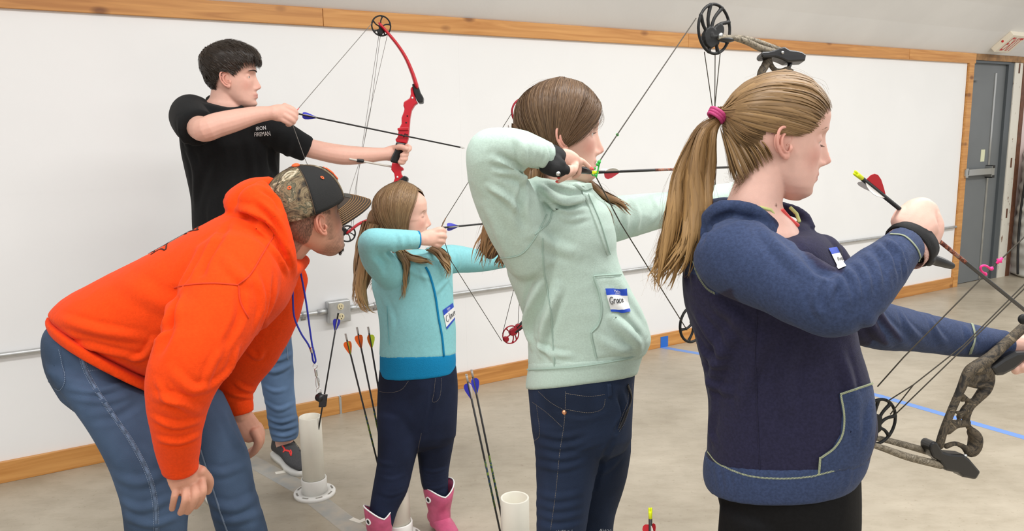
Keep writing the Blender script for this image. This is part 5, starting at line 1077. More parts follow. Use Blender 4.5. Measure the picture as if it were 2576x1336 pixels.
hand = [tube([(452, 1160, 1.82, 34), (462, 1190, 1.825, 42), (474, 1208, 1.83, 46), (478, 1228, 1.832, 36)], .42),
        finger([(508, 1212, 1.83), (511, 1236, 1.815), (504, 1258, 1.825), (492, 1274, 1.845)], (10.8, 8.6)), finger([(490, 1226, 1.82), (491, 1250, 1.805), (484, 1272, 1.815), (472, 1288, 1.835)], (10.8, 8.6)),
        finger([(467, 1232, 1.815), (466, 1256, 1.80), (461, 1276, 1.81), (454, 1290, 1.83)], (10.5, 8.4)), finger([(444, 1224, 1.815), (440, 1246, 1.80), (436, 1264, 1.81), (433, 1280, 1.83)], (9.8, 8)),
        finger([(505, 1185, 1.84), (525, 1210, 1.865), (522, 1235, 1.885)], (15, 11)),
        tube([(603, 1035, 2.355, 26), (612, 1060, 2.35, 31), (625, 1082, 2.35, 32), (635, 1095, 2.35, 24)], .5),
        finger([(592, 1062, 2.34), (590, 1092, 2.33), (600, 1118, 2.325), (607, 1128, 2.33)], (13, 10)), finger([(640, 1085, 2.34), (650, 1108, 2.335), (642, 1132, 2.34), (624, 1147, 2.35)], (12, 9)),
        finger([(648, 1080, 2.355), (656, 1102, 2.35), (648, 1124, 2.36), (630, 1136, 2.37)], (12, 9)), finger([(650, 1075, 2.37), (657, 1094, 2.37), (648, 1112, 2.38)], (12, 9)), finger([(648, 1070, 2.385), (652, 1085, 2.39), (642, 1098, 2.4)], (11, 8))]
me = fuse(parts + hand, .0031, 2)
def exM(mix, L, near):
    x, y, z = L.T; ay = np.abs(y); n3 = noise3(L, 900, 3) * .12
    st = np.clip((-.028 - z - .45 * np.clip(.05 - x, 0, .1)) / .03, 0, 1) * (x > -.012) * near * (z > -.125) * np.clip((x + .01) / .02, 0, 1); mix(np.clip(st * (.45 + n3), 0, .6), s2l(92, 72, 60))
    sb = np.exp(-((x - .022) / .014) ** 2) * (z < .06) * (z > -.05) * (ay > .045) * near; mix(np.clip(sb * (.5 + n3), 0, .65), s2l(86, 68, 56))
    ch = np.exp(-(((z + .094) / .016) ** 4 + (y / .024) ** 4)) * (x > .05) * near; mix(np.clip(ch * .95, 0, 1), s2l(44, 33, 28))
    bk = near * (x < -.008) * (z > np.interp(x, [-.11, -.07, -.04, -.02], [-.075, -.075, -.045, .02])) ; mix(np.clip(bk * (.55 + n3), 0, .7), s2l(84, 68, 58))
skin(me, hM, (206, 152, 128), .7, extra=exM); o_ = put('body', me, M_skin, RM); slim(o_, .38, shown(me, hM, [(470, 1220, 1.83), (620, 1085, 2.35)])); eyes_of(RM, eyes, hM); ears_of(RM, hM, (206, 152, 128))
g = np.random.default_rng(17)
gt = []
for k in range(1500):
    a = g.uniform(-1, 1); z0 = g.uniform(-.106, -.080); p = np.array([.079 + .004 * g.random() - abs(a) * .010 - max(0, -.095 - z0) * 1.2, a * .023, z0]); d = np.array([.25, a * .2, -1]) * g.uniform(.004, .009); gt.append([h2w(hM, p + d * q) for q in (0, .5, 1)])
gt = np.array(gt); put('goatee', (lambda r: (r.data.materials.clear(), r)[1])(hair_mesh([(gt, np.tile(np.linspace(0, 1, 3), (len(gt), 1)))], [(38, 28, 24), (54, 40, 32)], .0006, RM, M_hair, None, g, name='goatee')).data, M_hair, RM) if False else hair_mesh([(gt, np.tile(np.linspace(0, 1, 3), (len(gt), 1)))], [(38, 28, 24), (54, 40, 32)], .0005, RM, M_hair, None, g, name='goatee')
bz = []
sp = Scalp(hM, skull); D = sp.seeds(4200, lambda p: (p[..., 0] < .03) & (p[..., 2] < .055) & (p[..., 2] > np.interp(p[..., 0], [-.11, -.07, -.04, -.02, .0, .03], [-.07, -.07, -.04, .02, .032, .02])), g)
P0 = sp.pt(D, np.zeros(len(D))); bz = np.stack([h2w(hM, P0 + D * 0 + (D * .0018 + np.array([-.001, 0, -.004])) * q) for q in (0, .5, 1)], 1)
hair_mesh([(bz, np.tile(np.linspace(0, 1, 3), (len(bz), 1)))], [(104, 84, 70), (84, 68, 58), (124, 104, 88)], .00022, RM, M_hair, None, g, name='cropped_hair')
# cap
def camo(name, cols, sc=38.):
    m = bpy.data.materials.new(name); m.use_nodes = True; nt = m.node_tree; b = nt.nodes['Principled BSDF']; L = nt.links.new; tc = nt.nodes.new('ShaderNodeTexCoord')
    n0 = nt.nodes.new('ShaderNodeTexNoise'); n0.inputs['Scale'].default_value = sc; n0.inputs['Detail'].default_value = 6; n0.inputs['Roughness'].default_value = .68; n0.inputs['Distortion'].default_value = 1.6; L(tc.outputs['Object'], n0.inputs[0])
    r = nt.nodes.new('ShaderNodeValToRGB'); L(n0.outputs[0], r.inputs[0]); e = r.color_ramp.elements
    for i, c in enumerate(cols):
        p = .37 + .27 * i / (len(cols) - 1)
        q = e[i] if i < 2 else e.new(p); q.position = p; q.color = (*s2l(*c), 1)
    v = nt.nodes.new('ShaderNodeTexVoronoi'); v.feature = 'DISTANCE_TO_EDGE'; v.inputs['Scale'].default_value = sc * 1.3; L(n0.outputs[1], v.inputs[0])
    k = nt.nodes.new('ShaderNodeValToRGB'); L(v.outputs['Distance'], k.inputs[0]); k.color_ramp.elements[0].color = (.35, .3, .24, 1); k.color_ramp.elements[1].position = .12
    mx = nt.nodes.new('ShaderNodeMix'); mx.data_type = 'RGBA'; mx.blend_type = 'MULTIPLY'; mx.inputs[0].default_value = .7; L(r.outputs[0], mx.inputs[6]); L(k.outputs[0], mx.inputs[7]); L(mx.outputs[2], b.inputs['Base Color']); b.inputs['Roughness'].default_value = .75
    return m
M_camo = camo('camouflage_cloth', [(34, 28, 20), (92, 76, 54), (140, 122, 92), (58, 62, 46), (160, 144, 114), (214, 204, 180)], 15.)
M_capblk = mat('black_mesh_cloth', s2l(22, 22, 22), .8, bump=.6, bs=600.); M_orth = mat('orange_thread', s2l(232, 96, 40), .6)
cap = put('cap', sp.cap(.009, lambda p: p[..., 2] > .052), M_capblk, RM, label='camouflage baseball cap with black side panels and orange button')
bot = lambda q: .036 + .012 * math.cos(q)                  # bottom edge height by direction
capc = np.array([-.006, 0, .045])
def dome(q, v, off=0.):                                    # q direction round the head, v 0 = edge, 1 = button
    p = v * math.pi / 2; rx, ry, rz = .112 + off, .090 + off, .104 + off; ww_ = math.cos(p) ** .85
    return capc + np.array([math.cos(q) * rx * ww_, math.sin(q) * ry * ww_, (bot(q) - .045) * (1 - v) + rz * math.sin(p) ** 1.05])
edges = [math.radians(a) for a in (-38, -100, -180 + 18, -180 - 18, -260, -322, -398)]
for i in range(6):
    q0, q1 = edges[i], edges[i + 1]
    if i == 2: pass
    R_ = [[h2w(hM, dome(q, v)) for q in np.linspace(q0, q1, 13)] for v in np.linspace(0, .985, 16)]
    V = np.array(R_).reshape(-1, 3); F = [(j * 13 + k, j * 13 + k + 1, (j + 1) * 13 + k + 1, (j + 1) * 13 + k) for j in range(15) for k in range(12)]
    o = put('panel', (V, F), M_capblk if i in (0, 4) else M_camo, cap); so = o.modifiers.new('s', 'SOLIDIFY'); so.thickness = .0025; so.offset = 0
    if i in (0, 1, 4, 5) or i == 3:
        qm = (q0 + q1) / 2 + (.05 if i == 0 else 0); c = dome(qm, .5, .002); n_ = nrm(c - capc); ey = lathe([(.0025, .0005), (.0042, .0022), (.0058, .0005)], h2w(hM, c), n_ @ hM['B'], 14); put('eyelet', ey, M_orth, cap)
for q in edges[:6]:
    put('panel_seam', tubew([h2w(hM, dome(q, v, .0015)) for v in np.linspace(0.02, .97, 14)], .0013, 1, 6, 1), mat('cap_seam', s2l(74, 58, 42), .7) if q == edges[0] else bpy.data.materials['cap_seam'], cap)
put('button', ellip(h2w(hM, dome(0, 1, .003)), [hM['B'][0] * .011, hM['B'][1] * .011, hM['B'][2] * .0055], 16, 8), M_orth, cap)
def brimp(a, r, t=0.):
    e = dome(a, .0); k = a / math.radians(62); f = .088 * (1 - abs(k) ** 2.4)
    return e + np.array([f * r * (1 - .12 * abs(k)), math.sin(a) * .010 * r, -.024 * r - .018 * k * k * (.35 + .65 * r) - .014 * r * r + t])
na, nr = 25, 10; AA = np.linspace(-math.radians(62), math.radians(62), na)
M_brim = mat('brown_brim_cloth', s2l(54, 42, 32), .75, bump=.4, bs=400.)
V = np.array([[[h2w(hM, brimp(a, r, t)) for a in AA] for r in np.linspace(-.06, 1, nr)] for t in (.0022, -.0022)]); idx = lambda t, i, j: t * nr * na + i * na + j; F = []
for i in range(nr - 1):
    for j in range(na - 1): F += [(idx(0, i, j), idx(0, i, j + 1), idx(0, i + 1, j + 1), idx(0, i + 1, j)), (idx(1, i, j), idx(1, i + 1, j), idx(1, i + 1, j + 1), idx(1, i, j + 1))]
for j in range(na - 1): F += [(idx(0, nr - 1, j), idx(0, nr - 1, j + 1), idx(1, nr - 1, j + 1), idx(1, nr - 1, j)), (idx(0, 0, j), idx(1, 0, j), idx(1, 0, j + 1), idx(0, 0, j + 1))]
for i in range(nr - 1): F += [(idx(0, i, 0), idx(0, i + 1, 0), idx(1, i + 1, 0), idx(1, i, 0)), (idx(0, i, na - 1), idx(1, i, na - 1), idx(1, i + 1, na - 1), idx(0, i + 1, na - 1))]
put('brim', (V.reshape(-1, 3), F), M_brim, cap)
M_bst = mat('tan_thread', s2l(140, 104, 62), .6)
for r in np.linspace(.28, .98, 9): put('brim_stitching', tubew([h2w(hM, brimp(a, r, .0026)) for a in AA], .0011, 1, 5, 1), M_bst, cap)
put('brim_patch', loft([[h2w(hM, brimp(a, r, .0036)) for a in np.linspace(-.50, .50, 9)] + [h2w(hM, brimp(a, r, .0026)) for a in np.linspace(.50, -.50, 9)] for r in np.linspace(.02, .30, 5)], (.0, .0)), mat('dark_grey_patch', s2l(58, 56, 50), .6), cap)
# embroidered badge on the front: dark oval with an orange emblem
ov = [[h2w(hM, dome(.30 * q * math.cos(a), .42 + .22 * q * math.sin(a), .003 if q < .98 else .001)) for a in np.arange(24) / 24 * 2 * math.pi] for q in (.05, .4, .7, .97, 1.0)]
bd = put('badge', loft(ov, None), M_capblk, cap)
for a, b, c, d in ((-.2, .30, -.2, .55), (-.2, .55, -.08, .42), (-.08, .42, .04, .56), (.04, .56, .04, .30), (.12, .30, .12, .55), (.12, .55, .22, .45), (-.26, .42, -.26, .5), (.2, .3, .2, .45)):
    put('emblem', tubew([h2w(hM, dome(a + (c - a) * t, b + (d - b) * t, .0042)) for t in (0, .5, 1)], .0030, 1, 6, 1), M_orth, bd)
st_ = put('back_strap', loft([[h2w(hM, dome(math.pi + a, v, o)) for o, v in ((.003, .02), (.003, .16), (.0055, .16), (.0055, .02))] for a in np.linspace(-.62, .62, 14)], (0, 0)), M_orth, cap, label='orange adjuster strap with dark letters')
for P in ([(.34, .12), (.34, .05), (.42, .05), (.42, .12)], [(.58, .12), (.49, .12), (.49, .05), (.58, .05)]):
    put('letter', tubew([h2w(hM, dome(math.pi + a, v, .0062)) for a, v in P], .0014, 1, 5, 1), M_ink, st_)
# hoodie
torso = sil([(118, 790, 420, 955, 2.1, .40), (160, 752, 445, 960, 2.1, .43), (262, 697, 480, 935, 2.1, .43), (380, 636, 565, 890, 2.1, .44), (490, 576, 655, 830, 2.1, .45), (572, 535, 715, 770, 2.11, .44), (620, 520, 745, 715, 2.12, .36)], 52, 6, (.15, .3), 2.3)
hood = [tube([(612, 520, 2.12, 46), (600, 505, 2.11, 34), (632, 476, 2.11, 26), (668, 464, 2.12, 18)], 2.6), tube([(640, 500, 2.0, 44), (672, 545, 1.985, 42), (700, 600, 1.985, 36), (722, 655, 2.0, 26), (735, 690, 2.03, 14)], .9),
        tube([(655, 472, 2.02, 20), (690, 520, 1.995, 20), (714, 580, 1.99, 18), (730, 640, 2.0, 15), (738, 685, 2.03, 10)], .9), tube([(640, 490, 2.22, 40), (690, 560, 2.26, 38), (730, 640, 2.24, 24), (745, 680, 2.15, 16)], .9), ball(655, 560, 2.08, 66, 1.5, 72),
        tube([(735, 680, 2.05, 22), (752, 665, 2.14, 20), (765, 655, 2.22, 14)], 1)]
slN = tube([(600, 660, 1.97, 105), (585, 715, 1.92, 112), (545, 790, 1.86, 110), (495, 880, 1.80, 100), (462, 950, 1.775, 88), (448, 1015, 1.78, 74), (446, 1080, 1.79, 60), (448, 1130, 1.81, 52), (450, 1160, 1.82, 46), (452, 1172, 1.825, 44)], 1, 30, 6, (.5, .1))
slF = tube([(690, 690, 2.3, 84), (672, 780, 2.33, 80), (640, 870, 2.36, 68), (605, 935, 2.38, 56), (592, 985, 2.37, 46), (597, 1010, 2.365, 38), (602, 1028, 2.36, 33)], 1, 26, 6, (.5, .1))
me = fuse([torso, slN, slF] + hood, .0055, 7)
F = [([(575, 565), (520, 650), (505, 700)], 12, -.008), ([(520, 600), (480, 680), (440, 740)], 16, -.006), ([(440, 735), (425, 830), (395, 900)], 16, -.008), ([(140, 800), (240, 830), (360, 850)], 12, .006), ([(150, 850), (260, 880), (360, 905)], 10, .006), ([(330, 905), (370, 890), (395, 840)], 8, .006),
     ([(600, 720), (600, 800), (560, 880)], 12, -.005), ([(640, 680), (660, 760), (640, 830)], 10, .005), ([(690, 690), (680, 770), (650, 840)], 10, -.006), ([(390, 1000), (450, 1010), (500, 1040)], 12, .007), ([(385, 1050), (440, 1070), (500, 1060)], 9, .006), ([(400, 1105), (450, 1110), (500, 1095)], 8, .006), ([(430, 930), (480, 980), (530, 970)], 12, .005), ([(395, 960), (420, 1000), (450, 1020)], 9, .005),
     ([(560, 870), (530, 930), (510, 990)], 10, .004), ([(640, 510), (690, 560), (715, 620)], 7, -.010), ([(655, 475), (690, 500), (705, 530)], 5, -.006), ([(600, 520), (640, 540), (660, 600)], 9, .007), ([(660, 600), (700, 650), (725, 690)], 8, .006), ([(670, 560), (705, 620), (728, 670)], 5, -.006),
     ([(590, 960), (610, 975), (632, 985)], 6, .006), ([(570, 985), (600, 995), (635, 1000)], 6, .005), ([(620, 880), (650, 900), (660, 880)], 8, .005), ([(300, 700), (400, 760), (480, 790)], 22, .004), ([(560, 640), (600, 690), (640, 720)], 14, .004)]
F += [([(578, 538), (630, 548), (680, 585), (712, 645)], 9, -.012), ([(395, 845), (430, 800), (450, 740)], 12, -.010), ([(600, 870), (575, 930), (520, 985)], 10, .006)]
folds(me, F); rumple(me, .0016, 20, 31, (1, 1, .7)); rumple(me, .0006, 70, 32)
topM = put('hoodie', me, M_orange, RM); tr = bvh(me)
for st in ([(438, 724), (480, 716), (540, 713), (598, 717)], [(598, 717), (630, 690), (660, 640), (690, 590)], [(600, 718), (605, 760), (625, 800)]): seam(tr, st, .004, M_orange2, topM, 'seam', lift=.001)
put('hem_band', fuse([sil([(115, 800, 425, 966, 2.1, .41, -.04), (113, 812, 432, 980, 2.1, .41, -.04), (122, 834, 438, 994, 2.1, .405, -.04)], 48, 4, (.05, .05), 2.3)], .006, 4), M_orange, topM)
put('cuff', tube([(449, 1140, 1.815, 45), (451, 1160, 1.82, 46), (453, 1178, 1.826, 44)], 1, 28, 3, (.1, .1)), M_orange, topM); put('cuff', tube([(599, 1008, 2.365, 35), (603, 1024, 2.36, 34), (606, 1038, 2.358, 31)], 1, 24, 3, (.1, .1)), M_orange, topM)
M_print = mat('black_print', s2l(60, 22, 16), .8)
for P in ([(372, 620), (381, 621), (377, 630), (371, 634), (389, 632), (386, 637), (381, 640), (404, 627), (417, 629), (425, 607), (470, 585), (500, 578)], [(381, 626), (392, 612), (410, 604), (425, 596), (440, 590), (460, 583), (472, 580)], [(393, 618), (405, 612)], [(486, 580), (490, 570)], [(496, 577), (500, 567)], [(410, 618), (440, 598), (470, 588)]):
    seam(tr, P, .0042, M_print, topM, 'back_print', lift=.0009, sub=4)
# jeans
lg = [sil([(150, 800, 330, 930, 2.1, .34), (106, 846, 360, 955, 2.1, .38), (112, 930, 400, 1020, 2.09, .38), (150, 1000, 440, 1060, 2.08, .36)], 44, 4, (.2, .5), 2.3), ball(330, 985, 2.05, 62, 1.), ball(270, 945, 2.05, 62, 1.),
      sil([(112, 930, 400, 990, 2.0, .20), (160, 1000, 425, 1065, 1.98, .20), (222, 1085, 448, 1130, 1.96, .195), (270, 1170, 466, 1195, 1.94, .185), (298, 1250, 475, 1262, 1.93, .175), (309, 1320, 472, 1325, 1.93, .165), (318, 1420, 470, 1420, 1.97, .16), (330, 1590, 455, 1590, 2.03, .15)], 34, 4, (.3, .1)),
      sil([(300, 950, 560, 985, 2.22, .20), (420, 1040, 598, 1070, 2.22, .20), (485, 1125, 628, 1150, 2.22, .19), (508, 1205, 641, 1225, 2.21, .18), (528, 1280, 664, 1300, 2.2, .17), (545, 1350, 674, 1350, 2.21, .165), (555, 1430, 668, 1430, 2.25, .16), (560, 1540, 650, 1540, 2.29, .15)], 34, 4, (.3, .1))]
me = fuse(lg, .006, 5)
folds(me, [([(165, 975), (240, 985), (330, 960)], 8, .004), ([(180, 1000), (260, 1010), (340, 990)], 8, .003), ([(225, 1060), (290, 1050), (360, 1010)], 10, -.003), ([(290, 1200), (350, 1215), (420, 1190)], 12, .004), ([(305, 1260), (360, 1280), (440, 1250)], 10, .004), ([(310, 1300), (380, 1320), (450, 1300)], 10, .004), ([(520, 1260), (580, 1280), (650, 1250)], 12, .005), ([(530, 1300), (590, 1310), (660, 1290)], 10, .004), ([(560, 1040), (590, 1100), (620, 1140)], 12, .004), ([(510, 1180), (560, 1190), (620, 1170)], 10, .003)])
rumple(me, .0015, 24, 33); jM = put('jeans', me, M_jean, RM); tr = bvh(me)
sd_ = [(203, 890), (225, 950), (275, 1030), (330, 1110), (372, 1190), (390, 1260), (394, 1345)]
seam(tr, sd_, .008, mat('worn_denim', s2l(88, 106, 131), .8, var=.35, vs=60., bump=.5, bs=500.), jM, 'side_seam', lift=.0006)
for dx in (-7, 6): stitches(tr, [(x + dx, y) for x, y in sd_], .0016, M_jthread, jM, .0048, .65)
put('back_pocket', patch_poly(tr, np.array([(108, 852), (152, 872), (158, 905), (166, 962), (152, 986), (122, 966), (112, 910)], float), .003, 8), M_jean, jM)
stitches(tr, [(150, 880), (156, 905), (164, 958), (154, 980), (140, 976)], .0016, M_jthread, jM, .005, .65, lift=.0035)
stitches(tr, [(215, 935), (260, 930), (310, 940)], .0015, M_jthread, jM, .005, .65)
seam(tr, [(505, 1130), (530, 1210), (555, 1290), (575, 1345)], .006, M_jthread, jM, 'inner_seam')
put('wallet', boxw(at(136, 841, 2.1), CR[:, 0] * .010, CR[:, 1] * .008, CR[:, 2] * .03), M_dark, jM, label='dark wallet edge in the back pocket')
for P in legM: shoe(P[-1], 100, RM, mat('tan_leather', s2l(120, 88, 58), .6) if P is legM[0] else bpy.data.materials['tan_leather'], s=1.12)
# lanyard with whistle hanging from his neck
ly = thing('lanyard', 'royal blue lanyard with a black whistle hanging from the neck of the bending man', 'lanyard', at(790, 900, 2.16))
M_cord = mat('royal_blue_cord', s2l(38, 50, 168), .7, bump=.5, bs=400.)
put('cord', tubew([at(*p) for p in ((742, 640, 2.06), (737, 690, 2.10), (737, 760, 2.14), (741, 800, 2.15), (757, 838, 2.158), (775, 866, 2.16), (784, 888, 2.16), (787, 906, 2.16), (791, 913, 2.16), (794, 908, 2.158), (792, 895, 2.157), (786, 872, 2.156), (779, 825, 2.155), (770, 760, 2.15), (757, 690, 2.145), (748, 650, 2.15))], .0026, 1, 8, 5), M_cord, ly)
put('crimp', tubew([at(784, 874, 2.158), at(787, 887, 2.158)], .0062, .7, 10, 1, (.1, .1)), M_steel, ly)
def torus(c, ax, R_, r, n=20, el=1., up=None):
    ax = nrm(ax); u = nrm(np.cross(ax, UZ)) if up is None else nrm(np.cross(ax, up)); v = np.cross(ax, u); a = np.arange(n + 1) / n * 2 * math.pi
    return tubew(np.asarray(c) + np.outer(np.cos(a), u) * R_ + np.outer(np.sin(a), v) * R_ * el, r, 1, 7, 1)
put('swivel_ring', torus(at(793, 921, 2.158), ray(793, 921), .006, .0012), M_steel, ly)
put('snap_hook', [tubew([at(794, 930, 2.158), at(796, 945, 2.158)], .004, 1, 8, 2), torus(at(799, 962, 2.158), ray(799, 962), .005, .0014, 20, 3.2), tubew([at(797, 945, 2.158), at(802, 970, 2.158)], .0016, 1, 6, 2)], M_steel, ly)
put('split_ring', torus(at(802, 983, 2.158), ray(802, 983), .0065, .0012), M_steel, ly)
put('whistle', fuse([tube([(801, 1000, 2.158, 10), (806, 1001, 2.158, 11)], 1.2), boxw(at(813, 1008, 2.158), nrm(CR[:, 0]) * .0095, nrm(CR[:, 1] - .12 * CR[:, 0]) * .018, CR[:, 2] * .009), ball(803, 1000, 2.158, 10.5, .9), torus(at(805, 990, 2.158), ray(805, 990), .004, .0016)], .0014, 2), M_black, ly)
# ================================================================ boy in the black T-shirt (farthest)
M_tee = mat('black_cotton', s2l(29, 30, 31), .9, var=.06, vs=120., bump=.3, bs=400., sheen=.05, spec=.12)
M_ljean = mat('faded_blue_denim', s2l(96, 122, 156), .8, var=.22, vs=7., bump=.4, bs=600., spec=.2)
fx, fy = at(620, 800, 3.18)[:2]
RY = person('boy in a black T-shirt and faded jeans drawing the red bow', (fx, fy, 0))
hY = head_frame(at(583, 203, 3.09), 84, -1, 0, 1.0)
parts, skull, eyes = head_geo(hY, male=True, look=-.30, open_=.55, lip=.9, prof=[(-.06, .003, .010, .016)], chin=1.0)
parts += [sil([(532, 215, 600, 228, 3.09, .115), (527, 245, 603, 255, 3.09, .12), (510, 275, 620, 285, 3.1, .15), (500, 400, 660, 400, 3.12, .15), (520, 600, 670, 600, 3.16, .16), (530, 700, 680, 700, 3.18, .2)]),
          tube([(478, 285, 3.03, 24), (492, 312, 2.90, 29), (512, 326, 2.82, 31), (545, 315, 2.83, 31), (590, 303, 2.86, 28), (640, 290, 2.89, 22), (675, 285, 2.905, 18), (690, 284, 2.91, 19)]),
          tube([(690, 320, 3.1, 30), (745, 360, 3.12, 25), (800, 378, 3.14, 24), (865, 390, 3.16, 25), (925, 390, 3.185, 20), (962, 388, 3.20, 16.5), (980, 387, 3.21, 17)])]
legY = []
for pts in ([(570, 700, 3.14), (545, 900, 3.10), (535, 1130, 3.06), (530, 1230, 3.06)], [(665, 700, 3.22), (690, 860, 3.28), (705, 1000, 3.32), (716, 1110, 3.35)]):
    P = [at(*p) for p in pts]; P[-1][2] = .07; legY.append(P); parts.append(tubew(P, [.075, .06, .045, .04], 1, 14, 5))
hand = [tube([(682, 284, 2.905, 18), (702, 284, 2.915, 22), (718, 285, 2.925, 20)], .6),
        finger([(715, 268, 2.925), (735, 276, 2.93), (744, 286, 2.945), (738, 292, 2.955)], (9.5, 7)), finger([(718, 280, 2.92), (734, 288, 2.925), (743, 297, 2.94), (736, 301, 2.95)], (9.5, 7)),
        finger([(716, 290, 2.915), (730, 299, 2.92), (738, 306, 2.935), (731, 308, 2.945)], (9, 7)), finger([(708, 298, 2.915), (722, 306, 2.92), (730, 311, 2.93), (724, 313, 2.94)], (8.5, 6.5)),
        finger([(705, 272, 2.93), (722, 274, 2.955), (736, 280, 2.965)], (9, 7)),
        tube([(972, 387, 3.200, 17), (990, 386, 3.215, 21), (1004, 386, 3.225, 18)], .7),
        finger([(1000, 372, 3.235), (1014, 368, 3.225), (1030, 372, 3.195), (1022, 380, 3.175)], (8.5, 7)), finger([(1004, 383, 3.235), (1018, 382, 3.215), (1022, 388, 3.185), (1012, 391, 3.175)], (8.5, 7)), finger([(1003, 393, 3.235), (1016, 394, 3.215), (1020, 399, 3.185), (1010, 401, 3.175)], (8.5, 7)), finger([(998, 401, 3.225), (1012, 404, 3.215), (1014, 408, 3.185), (1006, 408, 3.175)], (8, 6.5)),
        finger([(988, 374, 3.215), (1006, 370, 3.185), (1022, 374, 3.165)], (9, 7))]
me = fuse(parts + hand, .0034, 2); skin(me, hY, (228, 180, 162), .55, (204, 132, 122)); o_ = put('body', me, M_skin, RY); slim(o_, .42, shown(me, hY, [(715, 285, 2.92), (1000, 386, 3.22)], .11)); eyes_of(RY, eyes, hY); ears_of(RY, hY, (228, 180, 162))
g = np.random.default_rng(23)
def maskY(p):
    x, z = p[..., 0], p[..., 2]
    return z > np.interp(x, [-.11, -.075, -.05, -.035, -.02, .0, .014, .024, .034, .05, .075, .1], [-.05, -.06, -.04, .0, .03, .034, .022, .012, .034, .05, .058, .066])
sp = Scalp(hY, skull); offY = lambda p: .006 + .022 * np.clip((p[..., 2] - .02) / .07, 0, 1) + .006 * np.clip(p[..., 0] / .08, 0, 1) * (p[..., 2] > .05)
base = sp.cap(offY, maskY); D = sp.seeds(5200, maskY, g); crown = nrm([-.6, 0, .8])
tang = D - crown; tang -= (tang * D).sum(1)[:, None] * D; tang /= np.linalg.norm(tang, axis=1)[:, None]; tang = tang * .8 + np.array([.45, -.1, -.1]) + g.normal(0, .14, D.shape)
T = np.linspace(0, 1, 8); ln = g.uniform(.18, .42, (len(D), 1)) * np.clip((sp.pt(D, np.zeros(len(D)))[:, 2:3] + .02) / .07, .3, 1)
Sd = D[:, None] + tang[:, None] * (T[None, :, None] - .35) * ln[..., None]; Sd /= np.linalg.norm(Sd, axis=2)[..., None]
Q0 = sp.pt(Sd, np.zeros(Sd.shape[:2])); Pl = sp.c + Sd * (sp.r(Sd) + offY(Q0) * (.75 + .3 * T)[None, :] + g.uniform(-.003, .003, (len(D), 1)) * T[None, :])[..., None]
palY = [(48, 39, 32), (66, 54, 43), (36, 30, 26)]
hair_mesh([(h2w(hY, Pl.reshape(-1, 3)).reshape(Pl.shape), np.tile(T, (len(D), 1)))], palY, .0014, RY, M_hair, base, g, ctr=h2w(hY, sp.c))
fr = [([h2w(hY, (.088, y, .085)), h2w(hY, (.106, y * 1.05, .078)), h2w(hY, (.108, y * 1.08, .058)), h2w(hY, (.102, y * 1.1, .046))], .007, .003, 26, .002) for y in (-.045, -.030, -.015, 0, .015, .03)]
hair_mesh([locks(fr, g, 8)], [(44, 37, 31), (58, 48, 39)], .0007, RY, M_hair, None, g, name='fringe')
eb = locks([([h2w(hY, p) for p in ((.0985, -.012, .029), (.0965, -.024, .033), (.089, -.038, .034), (.076, -.049, .030))], .003, .0015, 110, .0)], g, 5)
hair_mesh([eb], [(62, 48, 38)], .0004, RY, M_hair, None, g, name='eyebrow')
# T-shirt
torso = sil([(520, 258, 612, 280, 3.09, .12), (472, 258, 668, 290, 3.09, .19), (452, 282, 706, 306, 3.1, .24), (450, 345, 704, 355, 3.11, .25), (463, 420, 702, 420, 3.12, .25), (480, 500, 701, 500, 3.14, .25), (484, 570, 701, 570, 3.15, .25), (492, 670, 706, 670, 3.17, .25), (495, 710, 708, 710, 3.17, .25)], 48, 5, (.25, .1), 2.3)
slR = tube([(500, 280, 3.07, 36), (478, 280, 3.02, 42), (476, 296, 2.96, 47), (488, 314, 2.89, 49), (500, 323, 2.86, 47)], [1] * 5, 26, 6, (.6, .05))
slL = tube([(650, 310, 3.08, 44), (700, 338, 3.10, 42), (745, 362, 3.12, 36), (774, 376, 3.135, 32)], [1] * 4, 24, 5, (.6, .05))
me = fuse([torso, slR, slL], .0062, 5)
folds(me, [([(530, 350), (520, 420), (500, 500)], 10, -.006), ([(560, 350), (570, 430), (560, 540)], 12, .006), ([(600, 340), (620, 430), (610, 540)], 12, -.006), ([(650, 350), (665, 430), (660, 520)], 10, .005), ([(470, 370), (490, 430), (490, 520)], 9, .006), ([(690, 330), (680, 400), (695, 450)], 8, -.005), ([(450, 300), (455, 340), (480, 375)], 7, .004), ([(735, 350), (725, 380), (715, 400)], 7, .004), ([(540, 480), (530, 540), (540, 580)], 9, .005), ([(590, 400), (585, 500), (600, 570)], 8, .005)])
rumple(me, .0016, 24, 41, (1, 1, .5)); topY = put('t_shirt', me, M_tee, RY); tr = bvh(me)
put('collar_rib', tubew([at(*p) for p in ((522, 250, 3.09), (532, 263, 3.035), (562, 274, 3.02), (598, 274, 3.04), (612, 264, 3.09), (602, 252, 3.14), (566, 244, 3.16), (532, 244, 3.14), (522, 250, 3.09))], .008, .8, 8, 4), M_tee, topY)
f, _, _ = patch(tr, [(641, 318), (674, 314), (681, 341), (640, 343)], 1, 1, .0015)
gp = []
for t, u0, u1, v0, v1 in (('IRON', .10, .80, .42, .05), ('FIREMAN', .0, 1.0, 1., .60)):
    V, F = text_mesh(t, 2); gp.append(((np.array([f(u0 + (u1 - u0) * a, v0 + (v1 - v0) * b) for a, b in V]), F), M_white))
multi('chest_print', gp, topY, 'white lettering IRON FIREMAN')
